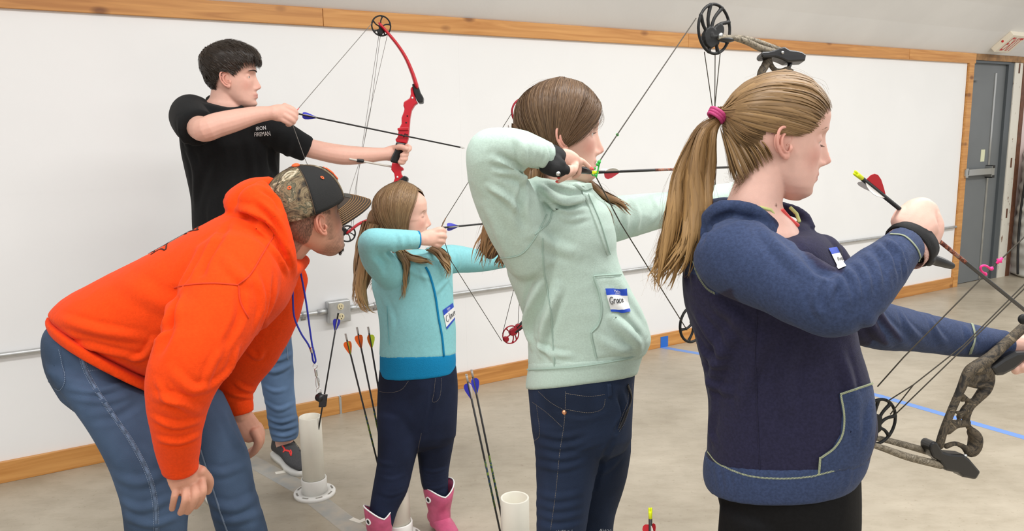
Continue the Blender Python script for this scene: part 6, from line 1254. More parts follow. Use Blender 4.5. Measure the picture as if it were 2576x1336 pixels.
# jeans and sneakers
lg = [sil([(495, 660, 706, 660, 3.17, .25), (500, 720, 715, 720, 3.18, .26), (505, 790, 720, 790, 3.19, .26)], 40, 4, (.2, .5)), sil([(505, 760, 620, 760, 3.14, .2), (495, 900, 600, 900, 3.11, .18), (490, 1050, 585, 1050, 3.08, .16), (490, 1220, 575, 1220, 3.06, .15)], 28, 4, (.4, .1)),
      sil([(600, 730, 738, 745, 3.21, .19), (628, 830, 734, 835, 3.26, .18), (648, 895, 737, 895, 3.285, .165), (656, 960, 740, 960, 3.305, .155), (668, 1020, 744, 1020, 3.32, .15), (674, 1060, 750, 1060, 3.33, .15), (678, 1085, 752, 1085, 3.335, .15), (684, 1106, 748, 1100, 3.34, .15)], 28, 4, (.4, .1))]
me = fuse(lg, .006, 4)
folds(me, [([(672, 1050), (705, 1062), (748, 1050)], 5, .005), ([(674, 1070), (710, 1078), (750, 1068)], 5, .005), ([(680, 1090), (715, 1096), (748, 1086)], 5, .005), ([(652, 920), (690, 935), (736, 915)], 7, .005), ([(652, 900), (700, 905), (735, 890)], 6, .004), ([(665, 1010), (700, 1030), (740, 1015)], 6, .004), ([(660, 970), (690, 985), (720, 980)], 6, .003)])
rumple(me, .0015, 26, 43); jY = put('jeans', me, M_ljean, RY); tr = bvh(me)
seam(tr, [(722, 760), (720, 850), (724, 905)], .005, M_jthread, jY, 'side_seam')
M_snk = mat('charcoal_knit', s2l(66, 66, 68), .8, bump=.6, bs=350., var=.12, vs=140.); M_logo = mat('coral_red_logo', s2l(232, 62, 58), .5)
for i, P in enumerate(legY):
    b = P[-1]; s_ = shoe(b, 140, RY, M_snk, s=1.12)
    if i == 1:
        tr = bvh(s_.data); cx_, cy_ = 722, 1133
        for L_ in ([(710, 1122), (715, 1130), (714, 1138)], [(710, 1122), (714, 1126), (717, 1132), (722, 1133), (727, 1135), (730, 1142), (733, 1147)], [(712, 1138), (716, 1134), (722, 1135), (728, 1136), (731, 1133)], [(731, 1132), (733, 1140), (731, 1147)]):
            seam(tr, L_, .0055, M_logo, s_, 'logo', lift=.001)
        for k in range(4): seam(tr, [(735 + k * 7, 1096 + k * 9), (742 + k * 6, 1102 + k * 9), (752 + k * 5, 1104 + k * 9)], .006, M_black, s_, 'lace', lift=.002)
# ================================================================ bows and arrows
M_bred = mat('red_anodised', s2l(190, 24, 40), .35, spec=.5); M_bred2 = mat('dark_red_anodised', s2l(150, 20, 38), .3, .3)
M_str = mat('grey_bow_string', s2l(120, 116, 112), .7); M_strd = mat('dark_bow_string', s2l(62, 56, 46), .7); M_rod = mat('pale_fibre_rod', s2l(206, 202, 192), .5)
M_bcamo = camo('camouflage_riser', [(30, 27, 23), (66, 58, 48), (100, 88, 70), (44, 40, 34), (128, 114, 92)], 26.)
M_lcamo = camo('camouflage_limb', [(78, 70, 58), (128, 118, 100), (160, 150, 132), (96, 88, 74), (178, 168, 150)], 26.)
M_blackm = mat('black_anodised', (.014, .014, .014), .5, spec=.3); M_serv = mat('brown_serving', s2l(120, 96, 72), .7); M_green = mat('green_serving', s2l(54, 178, 72), .5); M_hotpink = mat('hot_pink_loop', s2l(250, 50, 140), .5); M_pinkb = mat('coral_serving', s2l(226, 100, 96), .6)
def wheel(c, R_, u, v, th=.008, spokes=(), hub=.25, rim=.1, off=(0, 0), extra=(), vox=.0017):
    u, v = nrm(u), None or np.asarray(v, float); v = nrm(v - u * v.dot(u)); n = np.cross(u, v); c = np.asarray(c); P = []
    a = np.arange(49) / 48 * 2 * math.pi; P.append(tubew(c + np.outer(np.cos(a), u) * R_ * (1 - rim / 2) + np.outer(np.sin(a), v) * R_ * (1 - rim / 2), R_ * rim * .62, 1, 10, 1))
    h = c + u * R_ * off[0] + v * R_ * off[1]
    P.append(lathe([(0, -th), (R_ * hub, -th), (R_ * hub, th), (0, th)], h, n, 24))
    for s in spokes:
        e = c + (u * math.cos(math.radians(s)) + v * math.sin(math.radians(s))) * R_ * (1 - rim / 2); m = (h + e) / 2 + np.cross(n, e - h) * .12
        P.append(tubew([h, m, e], [R_ * .085, R_ * .07, R_ * .085], 1, 8, 4))
    for x, y, r in extra: P.append(lathe([(0, -th * .9), (R_ * r, -th * .9), (R_ * r, th * .9), (0, th * .9)], c + u * R_ * x + v * R_ * y, n, 18))
    return fuse(P, vox, 1)
def plate(poly, Y, th, k=0., x0=0.):                       # flat machined part, outline in pixels, depth Y rising by k per pixel
    A = [at(x, y, Y + k * (x - x0)) for x, y in poly]; d = CR[:, 2] * th; A = np.array(A) - d / 2; return prism(A, d)
def strand(P, r=.0011): return tubew([at(*p) for p in P], r, 1, 6, 4)
def line_(P, r=.0011): return tubew([at(*p) for p in P], r, 1, 6, 1)
def arrow(A, B, label, cols, nockc, L=.052, hgt=.0125, rot=0., shaft=None, band=None, r=.0031, v0=.028, group=None, bent=False):
    A, B = np.asarray(A), np.asarray(B); t = nrm(B - A); ln = np.linalg.norm(B - A)
    o = thing('arrow', label, 'arrow', B); 
    if group: o['group'] = group
    put('shaft', tubew([A + t * .014, B - t * .018], r, 1, 10, 1, (.05, .05)), shaft or M_shaft, o)
    sn = nrm(np.cross(t, CR[:, 2])) * r * .55
    put('nock', [tubew([A + t * .022, A + t * .010, A + t * .006], [r * 1.0, r * 1.12, r * 1.1], 1, 10, 1, (.1, .1)), tubew([A + t * .009 + sn, A + sn * 1.0], r * .6, 1, 6, 1), tubew([A + t * .009 - sn, A - sn * 1.0], r * .6, 1, 6, 1)], nockc, o)
    put('point', tubew([B - t * .022, B - t * .010, B], [r * 1.05, r * 1.05, r * .2], 1, 10, 1, (.1, .1)), M_steel, o)
    s = nrm(np.cross(t, CR[:, 2])); w_ = np.cross(s, t)
    for i, m in enumerate(cols):
        a = math.radians(rot + i * 120); d = s * math.cos(a) + w_ * math.sin(a); n_ = np.cross(t, d)
        pr = [(0, 0), (.02, .55), (.10, .88), (.24, 1.), (.45, .86), (.7, .5), (.9, .18), (1, 0)]
        P = [A + t * (v0 + x * L) + d * (r * .9 + y * hgt) for x, y in pr]; put('vane', prism(np.array(P) - n_ * .0004, n_ * .0008), m, o, False)
    if band: put('wrap', tubew([A + t * band[0], A + t * band[1]], r * 1.06, 1, 10, 1, (.02, .02)), band[2], o)
    return o
M_shaft = mat('black_carbon_shaft', (.013, .013, .013), .4); M_nclear = mat('clear_grey_nock', s2l(176, 172, 168), .25); M_nyel = mat('neon_yellow_nock', s2l(226, 240, 20), .35); M_vblue = mat('blue_vane', s2l(44, 48, 178), .45); M_vwhite = mat('white_vane', s2l(232, 230, 224), .45)
M_vor = mat('orange_vane', s2l(250, 112, 36), .45); M_vlime = mat('lime_vane', s2l(200, 226, 44), .45); M_vred = mat('red_vane', s2l(196, 26, 44), .5); M_wrapc = camo('camouflage_wrap', [(120, 40, 24), (60, 50, 44), (190, 96, 60), (150, 140, 130), (96, 40, 30)], 60.); M_teal2 = camo('patterned_wrap', [(20, 30, 40), (20, 70, 110), (14, 18, 20), (120, 150, 40), (16, 24, 30)], 50.)
# ---- red bow held by the boy
kA = .24 / 280 ; YA = 3.22
dA = lambda x: YA + kA * (x - 1025) * .8
uA = nrm(at(1100, 350, dA(1100)) - at(900, 350, dA(900)))
b = thing('compound_bow', 'bright red bow with a black wheel held out by the boy in black', 'bow', at(1008, 400, YA))
cq = lambda P, s=2.671, x0=850, y0=20: [(x0 + x / s, y0 + y / s) for x, y in P]
pl = lambda P, th: plate(P, YA, th, kA * .8, 1025)
rs = put('riser', [pl(cq([(490, 545), (503, 528), (518, 590), (528, 625), (540, 640), (518, 655), (497, 690), (487, 740), (480, 830), (475, 880), (465, 912), (395, 905), (388, 885), (405, 868), (410, 820), (430, 780), (430, 740), (445, 700), (450, 680), (442, 660), (445, 635), (485, 610), (492, 580)]), .026)], M_bred, b, False); bevel(rs, .004)
rl = put('riser_lower', [pl(cq([(366, 1040), (415, 1048), (420, 1064), (443, 1076), (441, 1092), (425, 1095), (428, 1118), (442, 1135), (425, 1160), (402, 1200), (366, 1196), (385, 1145), (380, 1112), (360, 1090)]), .026)], M_bred, b, False); bevel(rl, .004)
bevel(put('grip', [pl(cq([(393, 903), (462, 914), (452, 940), (430, 980), (420, 1050), (352, 1036), (365, 1000), (385, 960)]), .034)], M_black, b, False), .006)
bevel(put('shelf', [pl(cq([(405, 812), (480, 806), (478, 826), (405, 828)]), .040)], M_bred, b, False), .002)
for x, y in ((503, 608), (403, 1138)): put('hole', lathe([(0, .0145), (.0038, .0145), (.0038, -.0145), (0, -.0145)], at(850 + x / 2.671, 20 + y / 2.671, dA(850 + x / 2.671)), -CR[:, 2], 12), M_paper, b)
for x, y in ((430, 855), (447, 868), (455, 852), (468, 855), (462, 775), (470, 730)): put('screw', lathe([(0, .0150), (.003, .0148), (.003, .012)], at(850 + x / 2.671, 20 + y / 2.671, dA(850 + x / 2.671)), -CR[:, 2], 10), M_blackm, b)
bevel(put('limb_pocket', [pl(cq([(500, 515), (538, 515), (556, 570), (577, 605), (575, 640), (545, 643), (530, 620), (512, 570)]), .034)], M_black, b, False), .004)
bevel(put('limb_pocket', [pl(cq([(400, 1170), (448, 1128), (474, 1140), (472, 1165), (440, 1195), (405, 1200)]), .034)], M_black, b, False), .004)
def limb(P, r, m, k=.35, Yf=dA, ks=4): return tubew([at(x, y, Yf(x)) for x, y in P], [q * .00163 for q in r], [k] * len(P), 12, ks)
put('limb', [limb([(957, 62), (973, 80), (1000, 113), (1021, 146), (1037, 183), (1047, 214)], [3.6, 3.8, 4.1, 4.5, 5, 5.6], M_bred, 3.4)], M_bred, b)
put('limb', [limb([(1010, 462), (1002, 492), (975, 528), (930, 552), (902, 564), (876, 584)], [5.6, 5, 4.5, 4.1, 3.8, 3.6], M_bred, 3.4)], M_bred, b)
vA = nrm(at(1000, 0, YA) - at(1000, 300, YA))
put('cam', wheel(at(959, 65, dA(959)), .0405, uA, vA, .006, (10, 80, 150, 215, 290), .24, .13, (.0, -.1), ((-.1, -.55, .3),)), M_blackm, b); put('cam', wheel(at(874, 588, dA(874)), .0345, uA, vA, .006, (-20, 60, 200, 290), .26, .16, (-.1, .15), ((-.45, .35, .4),)), M_blackm, b)
put('bow_string', [line_([(936, 58, dA(936)), (748, 276, 2.955)], .0012)], M_str, b, label='pale grey string'); put('bow_string', [line_([(737, 316, 2.955), (768, 402, 3.0), (858, 600, dA(858))], .0012)], M_str, b, label='dark and white lower string')
put('serving', [line_([(752, 272, 2.955), (743, 283, 2.95), (739, 312, 2.95)], .0017)], M_pinkb, b, label='coral string serving')
for P in ([(953, 88, 3.2), (906, 402, 3.17), (881, 478, 3.14), (866, 575, 3.1)], [(957, 88, 3.2), (932, 280, 3.18), (907, 402, 3.17), (895, 470, 3.15), (882, 580, 3.1)], [(975, 86, 3.2), (926, 300, 3.18), (908, 402, 3.17), (900, 440, 3.15), (888, 575, 3.1)]): put('cable', [line_(P, .0009)], M_str, b)
put('cable_rod', [line_([(880, 400, 3.13), (1000, 422, 3.21)], .0042)], M_rod, b); put('cable_slide', [line_([(900, 403, 3.145), (912, 405, 3.152)], .0085)], M_black, b)
arrow(at(744, 285, 2.965), at(1169, 373, 3.335), 'black arrow with blue vanes nocked on the bright red bow of the boy', [M_vblue, M_vblue, M_vwhite], M_shaft, .054, .0125, 35, v0=.026)
# ---- small girl's bow: red cams, dark limbs, mostly behind the girl in mint
b = thing('compound_bow', 'dark red and black bow drawn by the small girl, mostly behind the girl in mint', 'bow', at(1335, 640, 2.97))
uB = nrm(at(1400, 600, 3.02) - at(1200, 600, 2.86)); dB = lambda x: 2.93 + .0008 * (x - 1290)
put('cam', wheel(at(1285, 842, dB(1285)), .037, uB, vA, .008, (-40, -75, 130, 200), .36, .12, (.15, .25), ((-.55, -.45, .3), (.85, .75, .38), (.35, .35, .4))), M_bred2, b); put('cam', wheel(at(1317, 282, dB(1317)), .052, uB, vA, .008, (-40, 20, 130, 200), .3, .12, (.15, -.25)), M_bred2, b)
LB = lambda P, r: put('limb', [tubew([at(x, y, dB(x)) for x, y in P], [r * .0015] * len(P), 1.8, 12, 4)], M_blackm, b)
LB([(1296, 836), (1325, 814), (1360, 780), (1380, 720)], 4); LB([(1300, 825), (1328, 796), (1356, 765), (1378, 715)], 3.5); LB([(1325, 285), (1350, 310), (1372, 380), (1380, 450)], 4)
put('riser', [tubew([at(x, y, dB(x)) for x, y in ((1380, 440), (1352, 520), (1346, 600), (1340, 640), (1350, 690), (1380, 730))], [.014, .012, .014, .015, .013, .014], 1, 12, 5)], M_bred2, b)
put('bow_string', [line_([(1289, 282, dB(1289)), (1113, 562, 2.545)], .0012)], M_strd, b); put('bow_string', [line_([(1112, 585, 2.545), (1132, 652, 2.57), (1262, 858, dB(1262))], .0012)], M_strd, b)
put('serving', [line_([(1121, 549, 2.55), (1111, 570, 2.545), (1112, 612, 2.548)], .0019)], M_serv, b)
put('cable', [line_([(1300, 300, 2.94), (1302, 690, 2.94), (1264, 840, dB(1264))], .0011)], M_strd, b); put('cable', [line_([(1322, 310, 2.95), (1310, 700, 2.95), (1303, 818, 2.94)], .0011)], M_strd, b)
arrow(at(1112, 573, 2.55), at(1420, 544, 3.04), 'black arrow with blue vanes at the small girl\'s fingertips', [M_vblue, M_vblue, M_vwhite], M_shaft, .05, .0125, 20, v0=.026)
# ---- camouflage bow of the girl in mint
YC = 2.2; kC = .0010; dC = lambda x: YC + kC * (x - 1797)
uC = nrm(at(1900, 300, dC(1900)) - at(1700, 300, dC(1700))); vC = nrm(at(1797, 0, YC) - at(1797, 300, YC))
b = thing('compound_bow', 'camouflage bow with a big black cam wheel at full draw above the ponytail', 'bow', at(1915, 475, 2.27))
ci = at(1797, 73, dC(1797)); RW = .0685
put('cam', wheel(ci, RW, uC, vC, .007, (20, 62, 105, 150, 250, 285, 330), .10, .10, (-.25, -.25), ((-.25, -.35, .40), (.28, -.02, .24), (.12, -.5, .12))), M_blackm, b)
put('cam_module', [lathe([(0, .012), (RW * .34, .011), (RW * .37, .006), (RW * .37, 0)], ci + uC * RW * -.28 + vC * RW * -.38, -np.cross(uC, vC), 26)], M_black, b)
put('axle', [lathe([(0, .03), (.006, .03), (.006, -.03), (0, -.03)], at(1806, 96, dC(1806)), -CR[:, 2], 14)], M_steel, b)
c4 = lambda P: [(1700 + x / 4.4525, y / 4.4525) for x, y in P]
put('limb', [tubew([at(x, y, dC(x) - .012) for x, y in c4([(480, 420), (640, 425), (800, 470), (950, 540), (1150, 600)])], [.0062, .0072, .0085, .0095, .0105], .9, 12, 4)], M_lcamo, b)
put('limb', [tubew([at(x, y, dC(x) + .022) for x, y in c4([(560, 415), (740, 425), (900, 465), (1050, 520), (1220, 590)])], [.0062, .0072, .0082, .009, .010], .9, 12, 4)], M_lcamo, b)
put('limb_tip', [tubew([at(x, y, dC(x)) for x, y in c4([(470, 430), (560, 440), (630, 440)])], [.008, .010, .007], 1.6, 12, 3)], M_black, b)
bevel(put('limb_pocket', [plate(c4([(1140, 555), (1190, 545), (1250, 580), (1320, 588), (1380, 600), (1430, 632), (1418, 705), (1300, 712), (1220, 715), (1150, 682), (1080, 662), (950, 668), (926, 642), (940, 600), (1010, 598), (1080, 580)]), YC, .05, kC, 1797)], M_black, b, False), .005)
put('pocket_bolt', [lathe([(0, .030), (.004, .0295), (.005, .026), (.005, 0)], at(1700 + 1160 / 4.4525, 616 / 4.4525, dC(1960)), -CR[:, 2], 12)], M_steel, b)
put('riser', fuse([tubew([at(x, y, dC(x)) for x, y in ((1934, 142), (1925, 165), (1914, 190), (1912, 260), (1930, 340), (1924, 420), (1912, 480), (1910, 540), (1925, 620), (1910, 700), (1880, 760))], [.011, .012, .012, .013, .016, .016, .017, .017, .015, .014, .012], 1, 12, 5),
                     tubew([at(x, y, dC(x)) for x, y in c4([(1055, 690), (1075, 745), (1120, 790), (1180, 800), (1245, 790)])], [.0075, .0078, .0080, .0090, .012], 1, 12, 4), plate(c4([(1205, 760), (1240, 750), (1310, 790), (1300, 840), (1270, 880), (1195, 850)]), YC, .024, kC, 1797),
                     tubew([at(x, y, dC(x)) for x, y in ((1980, 185), (1985, 230), (1960, 300), (1930, 340))], [.012, .010, .010, .012], 1, 12, 4)], .003, 2), M_bcamo, b)
put('stabiliser_post', [line_([(1989, 158, dC(1989)), (1983, 172, dC(1983))], .006)], M_black, b)
put('bow_string', [line_([(1751, 46, dC(1751)), (1560, 328, 1.84), (1510, 403, 1.775)], .0014)], M_strd, b); put('bow_string', [line_([(1500, 446, 1.765), (1560, 560, 1.85), (1728, 830, dC(1728))], .0014)], M_strd, b)
put('bow_string', [line_([(1510, 403, 1.775), (1500, 446, 1.765)], .0017)], M_green, b, label='green string serving')
def bead(x, y, d, r, m, nm='bead'): return put(nm, [ellip(at(x, y, d), np.eye(3) * r, 14, 10)], m, b)
bead(1553, 339, 1.835, .0036, M_green, 'peep_sight'); bead(1507, 408, 1.77, .0042, M_green, 'string_knot'); bead(1503, 414, 1.768, .0036, M_green, 'string_knot'); bead(1496, 424, 1.765, .003, M_green, 'string_knot'); bead(1498, 441, 1.765, .003, M_green, 'string_knot')
put('release_loop', [tubew([at(*p) for p in ((1497, 424, 1.765), (1489, 427, 1.758), (1487, 434, 1.756), (1491, 441, 1.76), (1498, 442, 1.765))], .0014, 1, 6, 4)], M_green, b)
put('cam', wheel(at(1742, 815, dC(1742)), .055, uC, vC, .007, (20, 105, 190, 250, 330), .2, .12, (.1, .1)), M_blackm, b)
put('limb', [tubew([at(x, y, dC(x)) for x, y in ((1750, 812), (1800, 815), (1850, 795), (1885, 765))], [.008, .009, .010, .011], 1.6, 12, 4)], M_lcamo, b)
for P in ([(1772, 131, 2.18), (1795, 290, 2.2), (1770, 600, 2.2), (1735, 800, 2.16)], [(1799, 135, 2.2), (1798, 290, 2.2), (1790, 600, 2.2), (1745, 780, 2.16)], [(1812, 132, 2.21), (1799, 262, 2.205), (1800, 600, 2.2), (1760, 790, 2.17)]): put('cable', [line_(P, .0013)], M_strd, b)
aC = at(1489, 434, 1.758); tC = nrm(at(1697, 426, 2.035) - aC)
arrow(aC, aC + tC * .76, 'yellow nocked arrow at the chin of the girl in mint', [M_vred, M_vwhite, M_vwhite], M_nyel, .062, .0135, 172, band=(.27, .42, M_wrapc), v0=.048, r=.0033)
# ---- camouflage bow of the girl in blue
YD = 1.66; kD = .00045; dD = lambda x: YD + kD * (x - 2420)
uD = nrm(at(2500, 1000, dD(2500)) - at(2300, 1000, dD(2300))); vD = nrm(at(2211, 900, 1.57) - at(2211, 1100, 1.57))
b = thing('compound_bow', 'camouflage bow held low at the right edge by the girl in blue', 'bow', at(2560, 890, dD(2560)))
d4 = lambda P: [(2150 + p[0] / 2.9695, 780 + p[1] / 2.9695, *p[2:]) for p in P]
def T4(P, k=1.0, n=12):
    Q = d4(P); return tubew([at(x, y, dD(x)) for x, y, r in Q], [r / 2.9695 * pxm(at(x, y, dD(x))) for x, y, r in Q], k, n, 5)
put('riser', fuse([T4([(632, 1015, 32), (665, 900, 30), (720, 760, 30), (790, 600, 32), (850, 470, 42), (905, 425, 46), (1000, 365, 44), (1100, 275, 39), (1200, 185, 37), (1300, 90, 36), (1420, -40, 36)], .9),
                     T4([(985, 440, 46), (1000, 510, 45), (975, 590, 46), (915, 665, 35), (862, 725, 30), (832, 800, 30), (845, 862, 22), (880, 905, 26), (912, 950, 40), (905, 1020, 44), (865, 1062, 40), (812, 1022, 22), (750, 998, 18), (680, 1018, 22)], .8),
                     T4([(830, 545, 22), (900, 560, 26), (960, 560, 30)]), T4([(800, 675, 13), (840, 672, 13), (890, 680, 16)]), T4([(760, 765, 13), (800, 762, 13), (850, 760, 16)]), T4([(720, 845, 26), (780, 845, 22), (850, 840, 20)]), T4([(880, 440, 40), (930, 450, 34), (985, 450, 40)]), T4([(872, 905, 36), (900, 950, 50), (895, 1010, 50), (868, 1055, 40)], .8), T4([(860, 500, 30), (890, 520, 30), (960, 500, 40)]), T4([(690, 900, 34), (760, 860, 26), (830, 850, 26)]), T4([(805, 640, 20), (850, 690, 20), (820, 740, 24), (780, 800, 22)])], .0024, 2), M_bcamo, b)
bevel(put('grip', [plate([(x, y) for x, y in d4([(985, 425), (1090, 352), (1180, 308), (1290, 300), (1400, 250), (1420, 290), (1270, 352), (1165, 440), (1085, 482), (1030, 486)])], YD, .034, kD, 2420)], M_black, b, False), .008)
bevel(put('limb_pocket', [plate([(x, y) for x, y in d4([(525, 992), (548, 966), (578, 970), (622, 1040), (680, 1058), (780, 1065), (822, 1098), (902, 1192), (866, 1250), (772, 1232), (740, 1202), (640, 1182), (598, 1112), (545, 1082), (525, 1032)])], YD, .045, kD, 2420)], M_black, b, False), .006)
put('pocket_recess', [plate([(x, y) for x, y in d4([(690, 1080), (770, 1082), (800, 1110), (850, 1165), (800, 1160), (720, 1130)])], YD - .0235, .002, kD, 2420)], mat('dark_pocket_recess', s2l(44, 40, 38), .6), b, False)
put('limb_bolt', [line_([(2150 + 825 / 2.9695, 780 + 1085 / 2.9695, YD - .005), (2150 + 815 / 2.9695, 780 + 1130 / 2.9695, YD - .01)], .005)], M_steel, b)
def L4(P, o): Q = d4(P); return [tubew([at(x, y, dD(x) + o) for x, y, r in Q], [r / 2.9695 * pxm(at(x, y, dD(x))) for x, y, r in Q], 1., 12, 5)]
put('limb', L4([(120, 948, 18), (250, 975, 22), (400, 1015, 25), (550, 1058, 27)], .022), M_lcamo, b); put('limb', L4([(110, 1000, 20), (220, 1035, 24), (400, 1098, 28), (640, 1158, 29)], -.014), M_lcamo, b)
put('cam', wheel(at(2209, 1061, 1.572), .0515, uD, vD, .006, (15, 55, 100, 165, 215, 265, 320), .2, .11, (-.05, -.25), ((-.1, .1, .22),)), M_blackm, b)
NX, NY, ux, uy = 2480., 690., .703, -.711               # the upper half mirrors the lower one about the nocking point
def mir(x, y): q = 2 * ((x - NX) * ux + (y - NY) * uy); return x - q * ux, y - q * uy
def M4_(P, o=0., ksc=1.):
    Q = [(*mir(x, y), r) for x, y, r in d4(P)]; return tubew([at(x, y, dD(2420) + .05 + o) for x, y, r in Q], [r / 2.9695 * .00085 * ksc for x, y, r in Q], 1., 12, 5)
put('riser_upper', fuse([tubew([at(2610, 786, dD(2610)), at(2640, 752, 1.745), at(2680, 708, 1.72)], [.012, .013, .0125], 1, 12, 4), M4_([(632, 1015, 32), (665, 900, 30), (720, 760, 30), (790, 600, 32), (850, 470, 42), (905, 425, 46), (1000, 365, 44), (1060, 310, 38)]), M4_([(985, 440, 46), (975, 590, 46), (862, 725, 30), (832, 800, 30), (880, 905, 40), (905, 1000, 46), (850, 1050, 30), (750, 998, 18), (680, 1018, 22)]), M4_([(830, 545, 22), (960, 560, 30)]), M4_([(720, 845, 26), (850, 840, 20)])], .003, 2), M_bcamo, b)
put('limb', M4_([(120, 948, 18), (250, 975, 22), (400, 1015, 25), (550, 1058, 27)], .018), M_lcamo, b); put('limb', M4_([(110, 1000, 20), (220, 1035, 24), (400, 1098, 28), (640, 1158, 29)], -.018), M_lcamo, b)
bevel(put('limb_pocket', [plate([mir(x, y) for x, y in d4([(525, 992), (578, 970), (622, 1040), (680, 1058), (780, 1065), (902, 1192), (866, 1250), (772, 1232), (640, 1182), (545, 1082)])], dD(2420) + .05, .045)], M_black, b, False), .006)
cu = mir(2209, 1061); put('cam', wheel(at(cu[0], cu[1], 1.66), .0515, uD, vD, .006, (15, 55, 100, 165, 215, 265, 320), .2, .11, (-.05, .25), ((-.1, .1, .22),)), M_blackm, b)
e1, e2, e3 = mir(2208, 972), mir(2252, 1043), mir(2232, 1010)
put('bow_string', [line_([(2208, 972, 1.57), (2274, 898, 1.575), (2476, 693, 1.585), (2576, 597, 1.605), (*e1, 1.66)], .0014)], M_strd, b)
put('cable', [line_([(2252, 1043, 1.575), (2420, 880, 1.59), (2576, 727, 1.615), (*e2, 1.665)], .0013)], M_strd, b); put('cable', [line_([(2232, 1010, 1.575), (2298, 968, 1.58), (2425, 868, 1.595), (2576, 716, 1.615), (*e3, 1.665)], .0013)], M_strd, b); put('cable', [line_([(2240, 1042, 1.58), (2298, 968, 1.582)], .0013)], M_strd, b)
put('release_loop', [tubew([at(*p) for p in ((2478, 688, 1.58), (2470, 683, 1.57), (2467, 673, 1.565), (2474, 668, 1.565), (2484, 671, 1.57), (2492, 677, 1.58), (2496, 673, 1.585))], .0024, 1, 7, 4)], M_hotpink, b, label='hot pink release loop')
for x, y in ((2478, 690), (2494, 676)): bead(x, y, 1.585, .0042, M_hotpink, 'loop_knot')
put('string_knot', [lathe([(0, -.008), (.003, -.007), (.003, -.003), (.0065, 0), (.003, .003), (.003, .008), (0, .009)], at(2514, 656, 1.588), at(2530, 640, 1.59) - at(2500, 670, 1.587), 12)], M_hotpink, b)
put('sight_knob', [ball(2574, 803, 1.62, 13, .7)], M_blackm, b)
aD = at(2150, 434, 1.262); tD = nrm(at(2450, 677, 1.452) - aD)
arrow(aD, aD + tD * .76, 'yellow nocked arrow with a large red vane gripped by the girl in blue', [M_vred, M_vwhite, M_vwhite], M_nyel, .060, .0165, -18, band=(.285, .385, M_wrapc), v0=.032, r=.0036)
# strap of the release aid on her right wrist
cW = at(2294, 611, 1.312); fa = nrm(at(2300, 590, 1.316) - at(2230, 660, 1.265)); u_ = nrm(nrm(at(2330, 640, 1.31) - at(2260, 585, 1.31))); u_ = nrm(u_ - fa * u_.dot(fa)); w2 = np.cross(fa, u_)
a = np.arange(33) / 32 * 2 * math.pi; Pw = cW + np.outer(np.cos(a), u_) * .0405 + np.outer(np.sin(a), w2) * .031 + np.outer(np.cos(a) * .004, fa); Nw = np.outer(np.cos(a), u_) + np.outer(np.sin(a), w2)
rw = put('wrist_strap', ribbon(Pw, Nw, .029, .0035), M_strap, RB, label='black wrist strap of the release aid'); rw.name = 'wrist_strap'
P2 = Pw - fa * .014; put('strap_lining', ribbon(cW - fa * .016 + np.outer(np.cos(a), u_) * .037 + np.outer(np.sin(a), w2) * .029, Nw, .018, .002), camo('pink_camouflage_lining', [(120, 80, 70), (200, 150, 140), (226, 190, 180), (150, 104, 96), (220, 176, 164)], 50.), rw, label='pink camouflage strap lining')
put('release_head', fuse([tube([(2322, 640, 1.30, 14), (2345, 652, 1.315, 14), (2372, 661, 1.325, 12), (2394, 669, 1.335, 9)], 1), ball(2336, 655, 1.308, 15, 1)], .002, 2), M_black, rw)
# ---- white pipe quivers standing on the floor, and the arrows in them
M_pvc = mat('white_pvc', s2l(236, 232, 218), .35, var=.02, vs=14.); M_pvc2 = mat('bright_white_pvc', s2l(242, 241, 236), .35)
def quiver(c, label, h=.335, flange=True):
    c = np.array([c[0], c[1], 0.]); q = thing('arrow_tube', label, 'quiver', c)
    put('pipe', lathe([(.0385, .05), (.0385, h), (.0395, h + .001), (.0435, h + .001), (.0445, h), (.0445, .02), (.0385, .02)], c, UZ, 40, True), M_pvc, q)
    put('collar', lathe([(.045, .012), (.045, .072), (.050, .074), (.0515, .070), (.0515, .012)], c, UZ, 40, True), M_pvc2, q)
    put('flange', lathe([(.045, 0), (.045, .014), (.082, .014), (.0845, .011), (.0845, 0)], c, UZ, 48, True), M_pvc2, q)
    for k in range(8):
        a0 = k * .785 + .3; P = [c + UZ * .0148 + np.array([math.cos(x), math.sin(x), 0]) * .072 for x in np.linspace(a0, a0 + .38, 6)]; put('slot', ribbon(np.array(P), np.tile(UZ, (6, 1)), .007, .0004), mat('slot_shadow', s2l(150, 146, 138), .8) if k == 0 and 'slot_shadow' not in bpy.data.materials else bpy.data.materials['slot_shadow'], q)
    return c
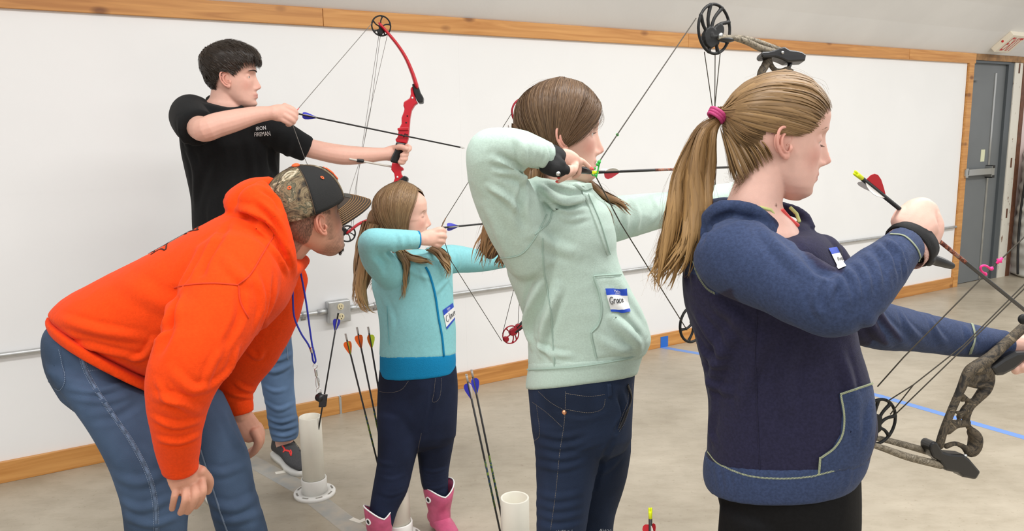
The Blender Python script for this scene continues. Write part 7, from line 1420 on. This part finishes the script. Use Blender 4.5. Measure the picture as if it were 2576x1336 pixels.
q1 = quiver(ground(792, 1243), 'white plastic arrow tube standing beside the grey sneaker', )
q2 = quiver(ground(1004, 1358), 'white plastic arrow tube half hidden behind the pink boots')
q3 = quiver(at(1302, 1650, 2.27)[:2].tolist() + [0], 'white plastic arrow tube at the bottom edge left of the ripped jeans')
q4 = quiver(at(1650, 1800, 1.50)[:2].tolist() + [0], 'white plastic arrow tube holding the yellow nocked arrow')
def down(px, py, d, q, sx=0., sy=0., z=.02): return at(px, py, d), q + np.array([sx, sy, z])
A, B = down(851, 788, 2.97, q1, -.025, -.005); arrow(A, B, 'arrow with blue and white vanes standing in the white tube beside the sneaker', [M_vblue, M_vwhite, M_vblue], M_shaft, .05, .0135, 170, v0=.025)
A, B = down(869, 840, 2.69, q2, -.01, -.01); arrow(A, B, 'leftmost of the three orange-vaned arrows, with a yellow line on its vane', [M_vor, M_vlime, M_vor], M_nclear, .048, .014, 175, band=(.30, .42, M_teal2))
A, B = down(898, 824, 2.68, q2, .0, .01); arrow(A, B, 'middle one of the three orange-vaned arrows left of the small girl', [M_vor, M_vor, M_vor], M_nclear, .048, .014, 172, band=(.30, .42, M_teal2))
A, B = down(926, 823, 2.67, q2, .015, .0); arrow(A, B, 'arrow with one orange and one lime green vane nearest the small girl', [M_vlime, M_vor, M_vor], M_nclear, .048, .014, 5, band=(.30, .42, M_teal2))
A, B = down(1173, 942, 2.25, q3, -.01, -.01); arrow(A, B, 'left one of two blue-vaned arrows in the tube by the ripped jeans', [M_vblue, M_vwhite, M_vblue], M_nclear, .05, .013, 185, band=(.28, .44, M_teal2))
A, B = down(1186, 930, 2.28, q3, .0, .01); arrow(A, B, 'right one of two blue-vaned arrows in the tube by the ripped jeans', [M_vblue, M_vwhite, M_vblue], M_nclear, .05, .013, 0, band=(.28, .44, M_teal2))
A, B = down(1636, 1279, 1.45, q4, -.01, -.02); arrow(A, B, 'arrow with a yellow nock and red vane poking up at the bottom edge', [M_vred, M_vwhite, M_vred], M_nyel, .05, .013, 160, v0=.036, r=.0036)
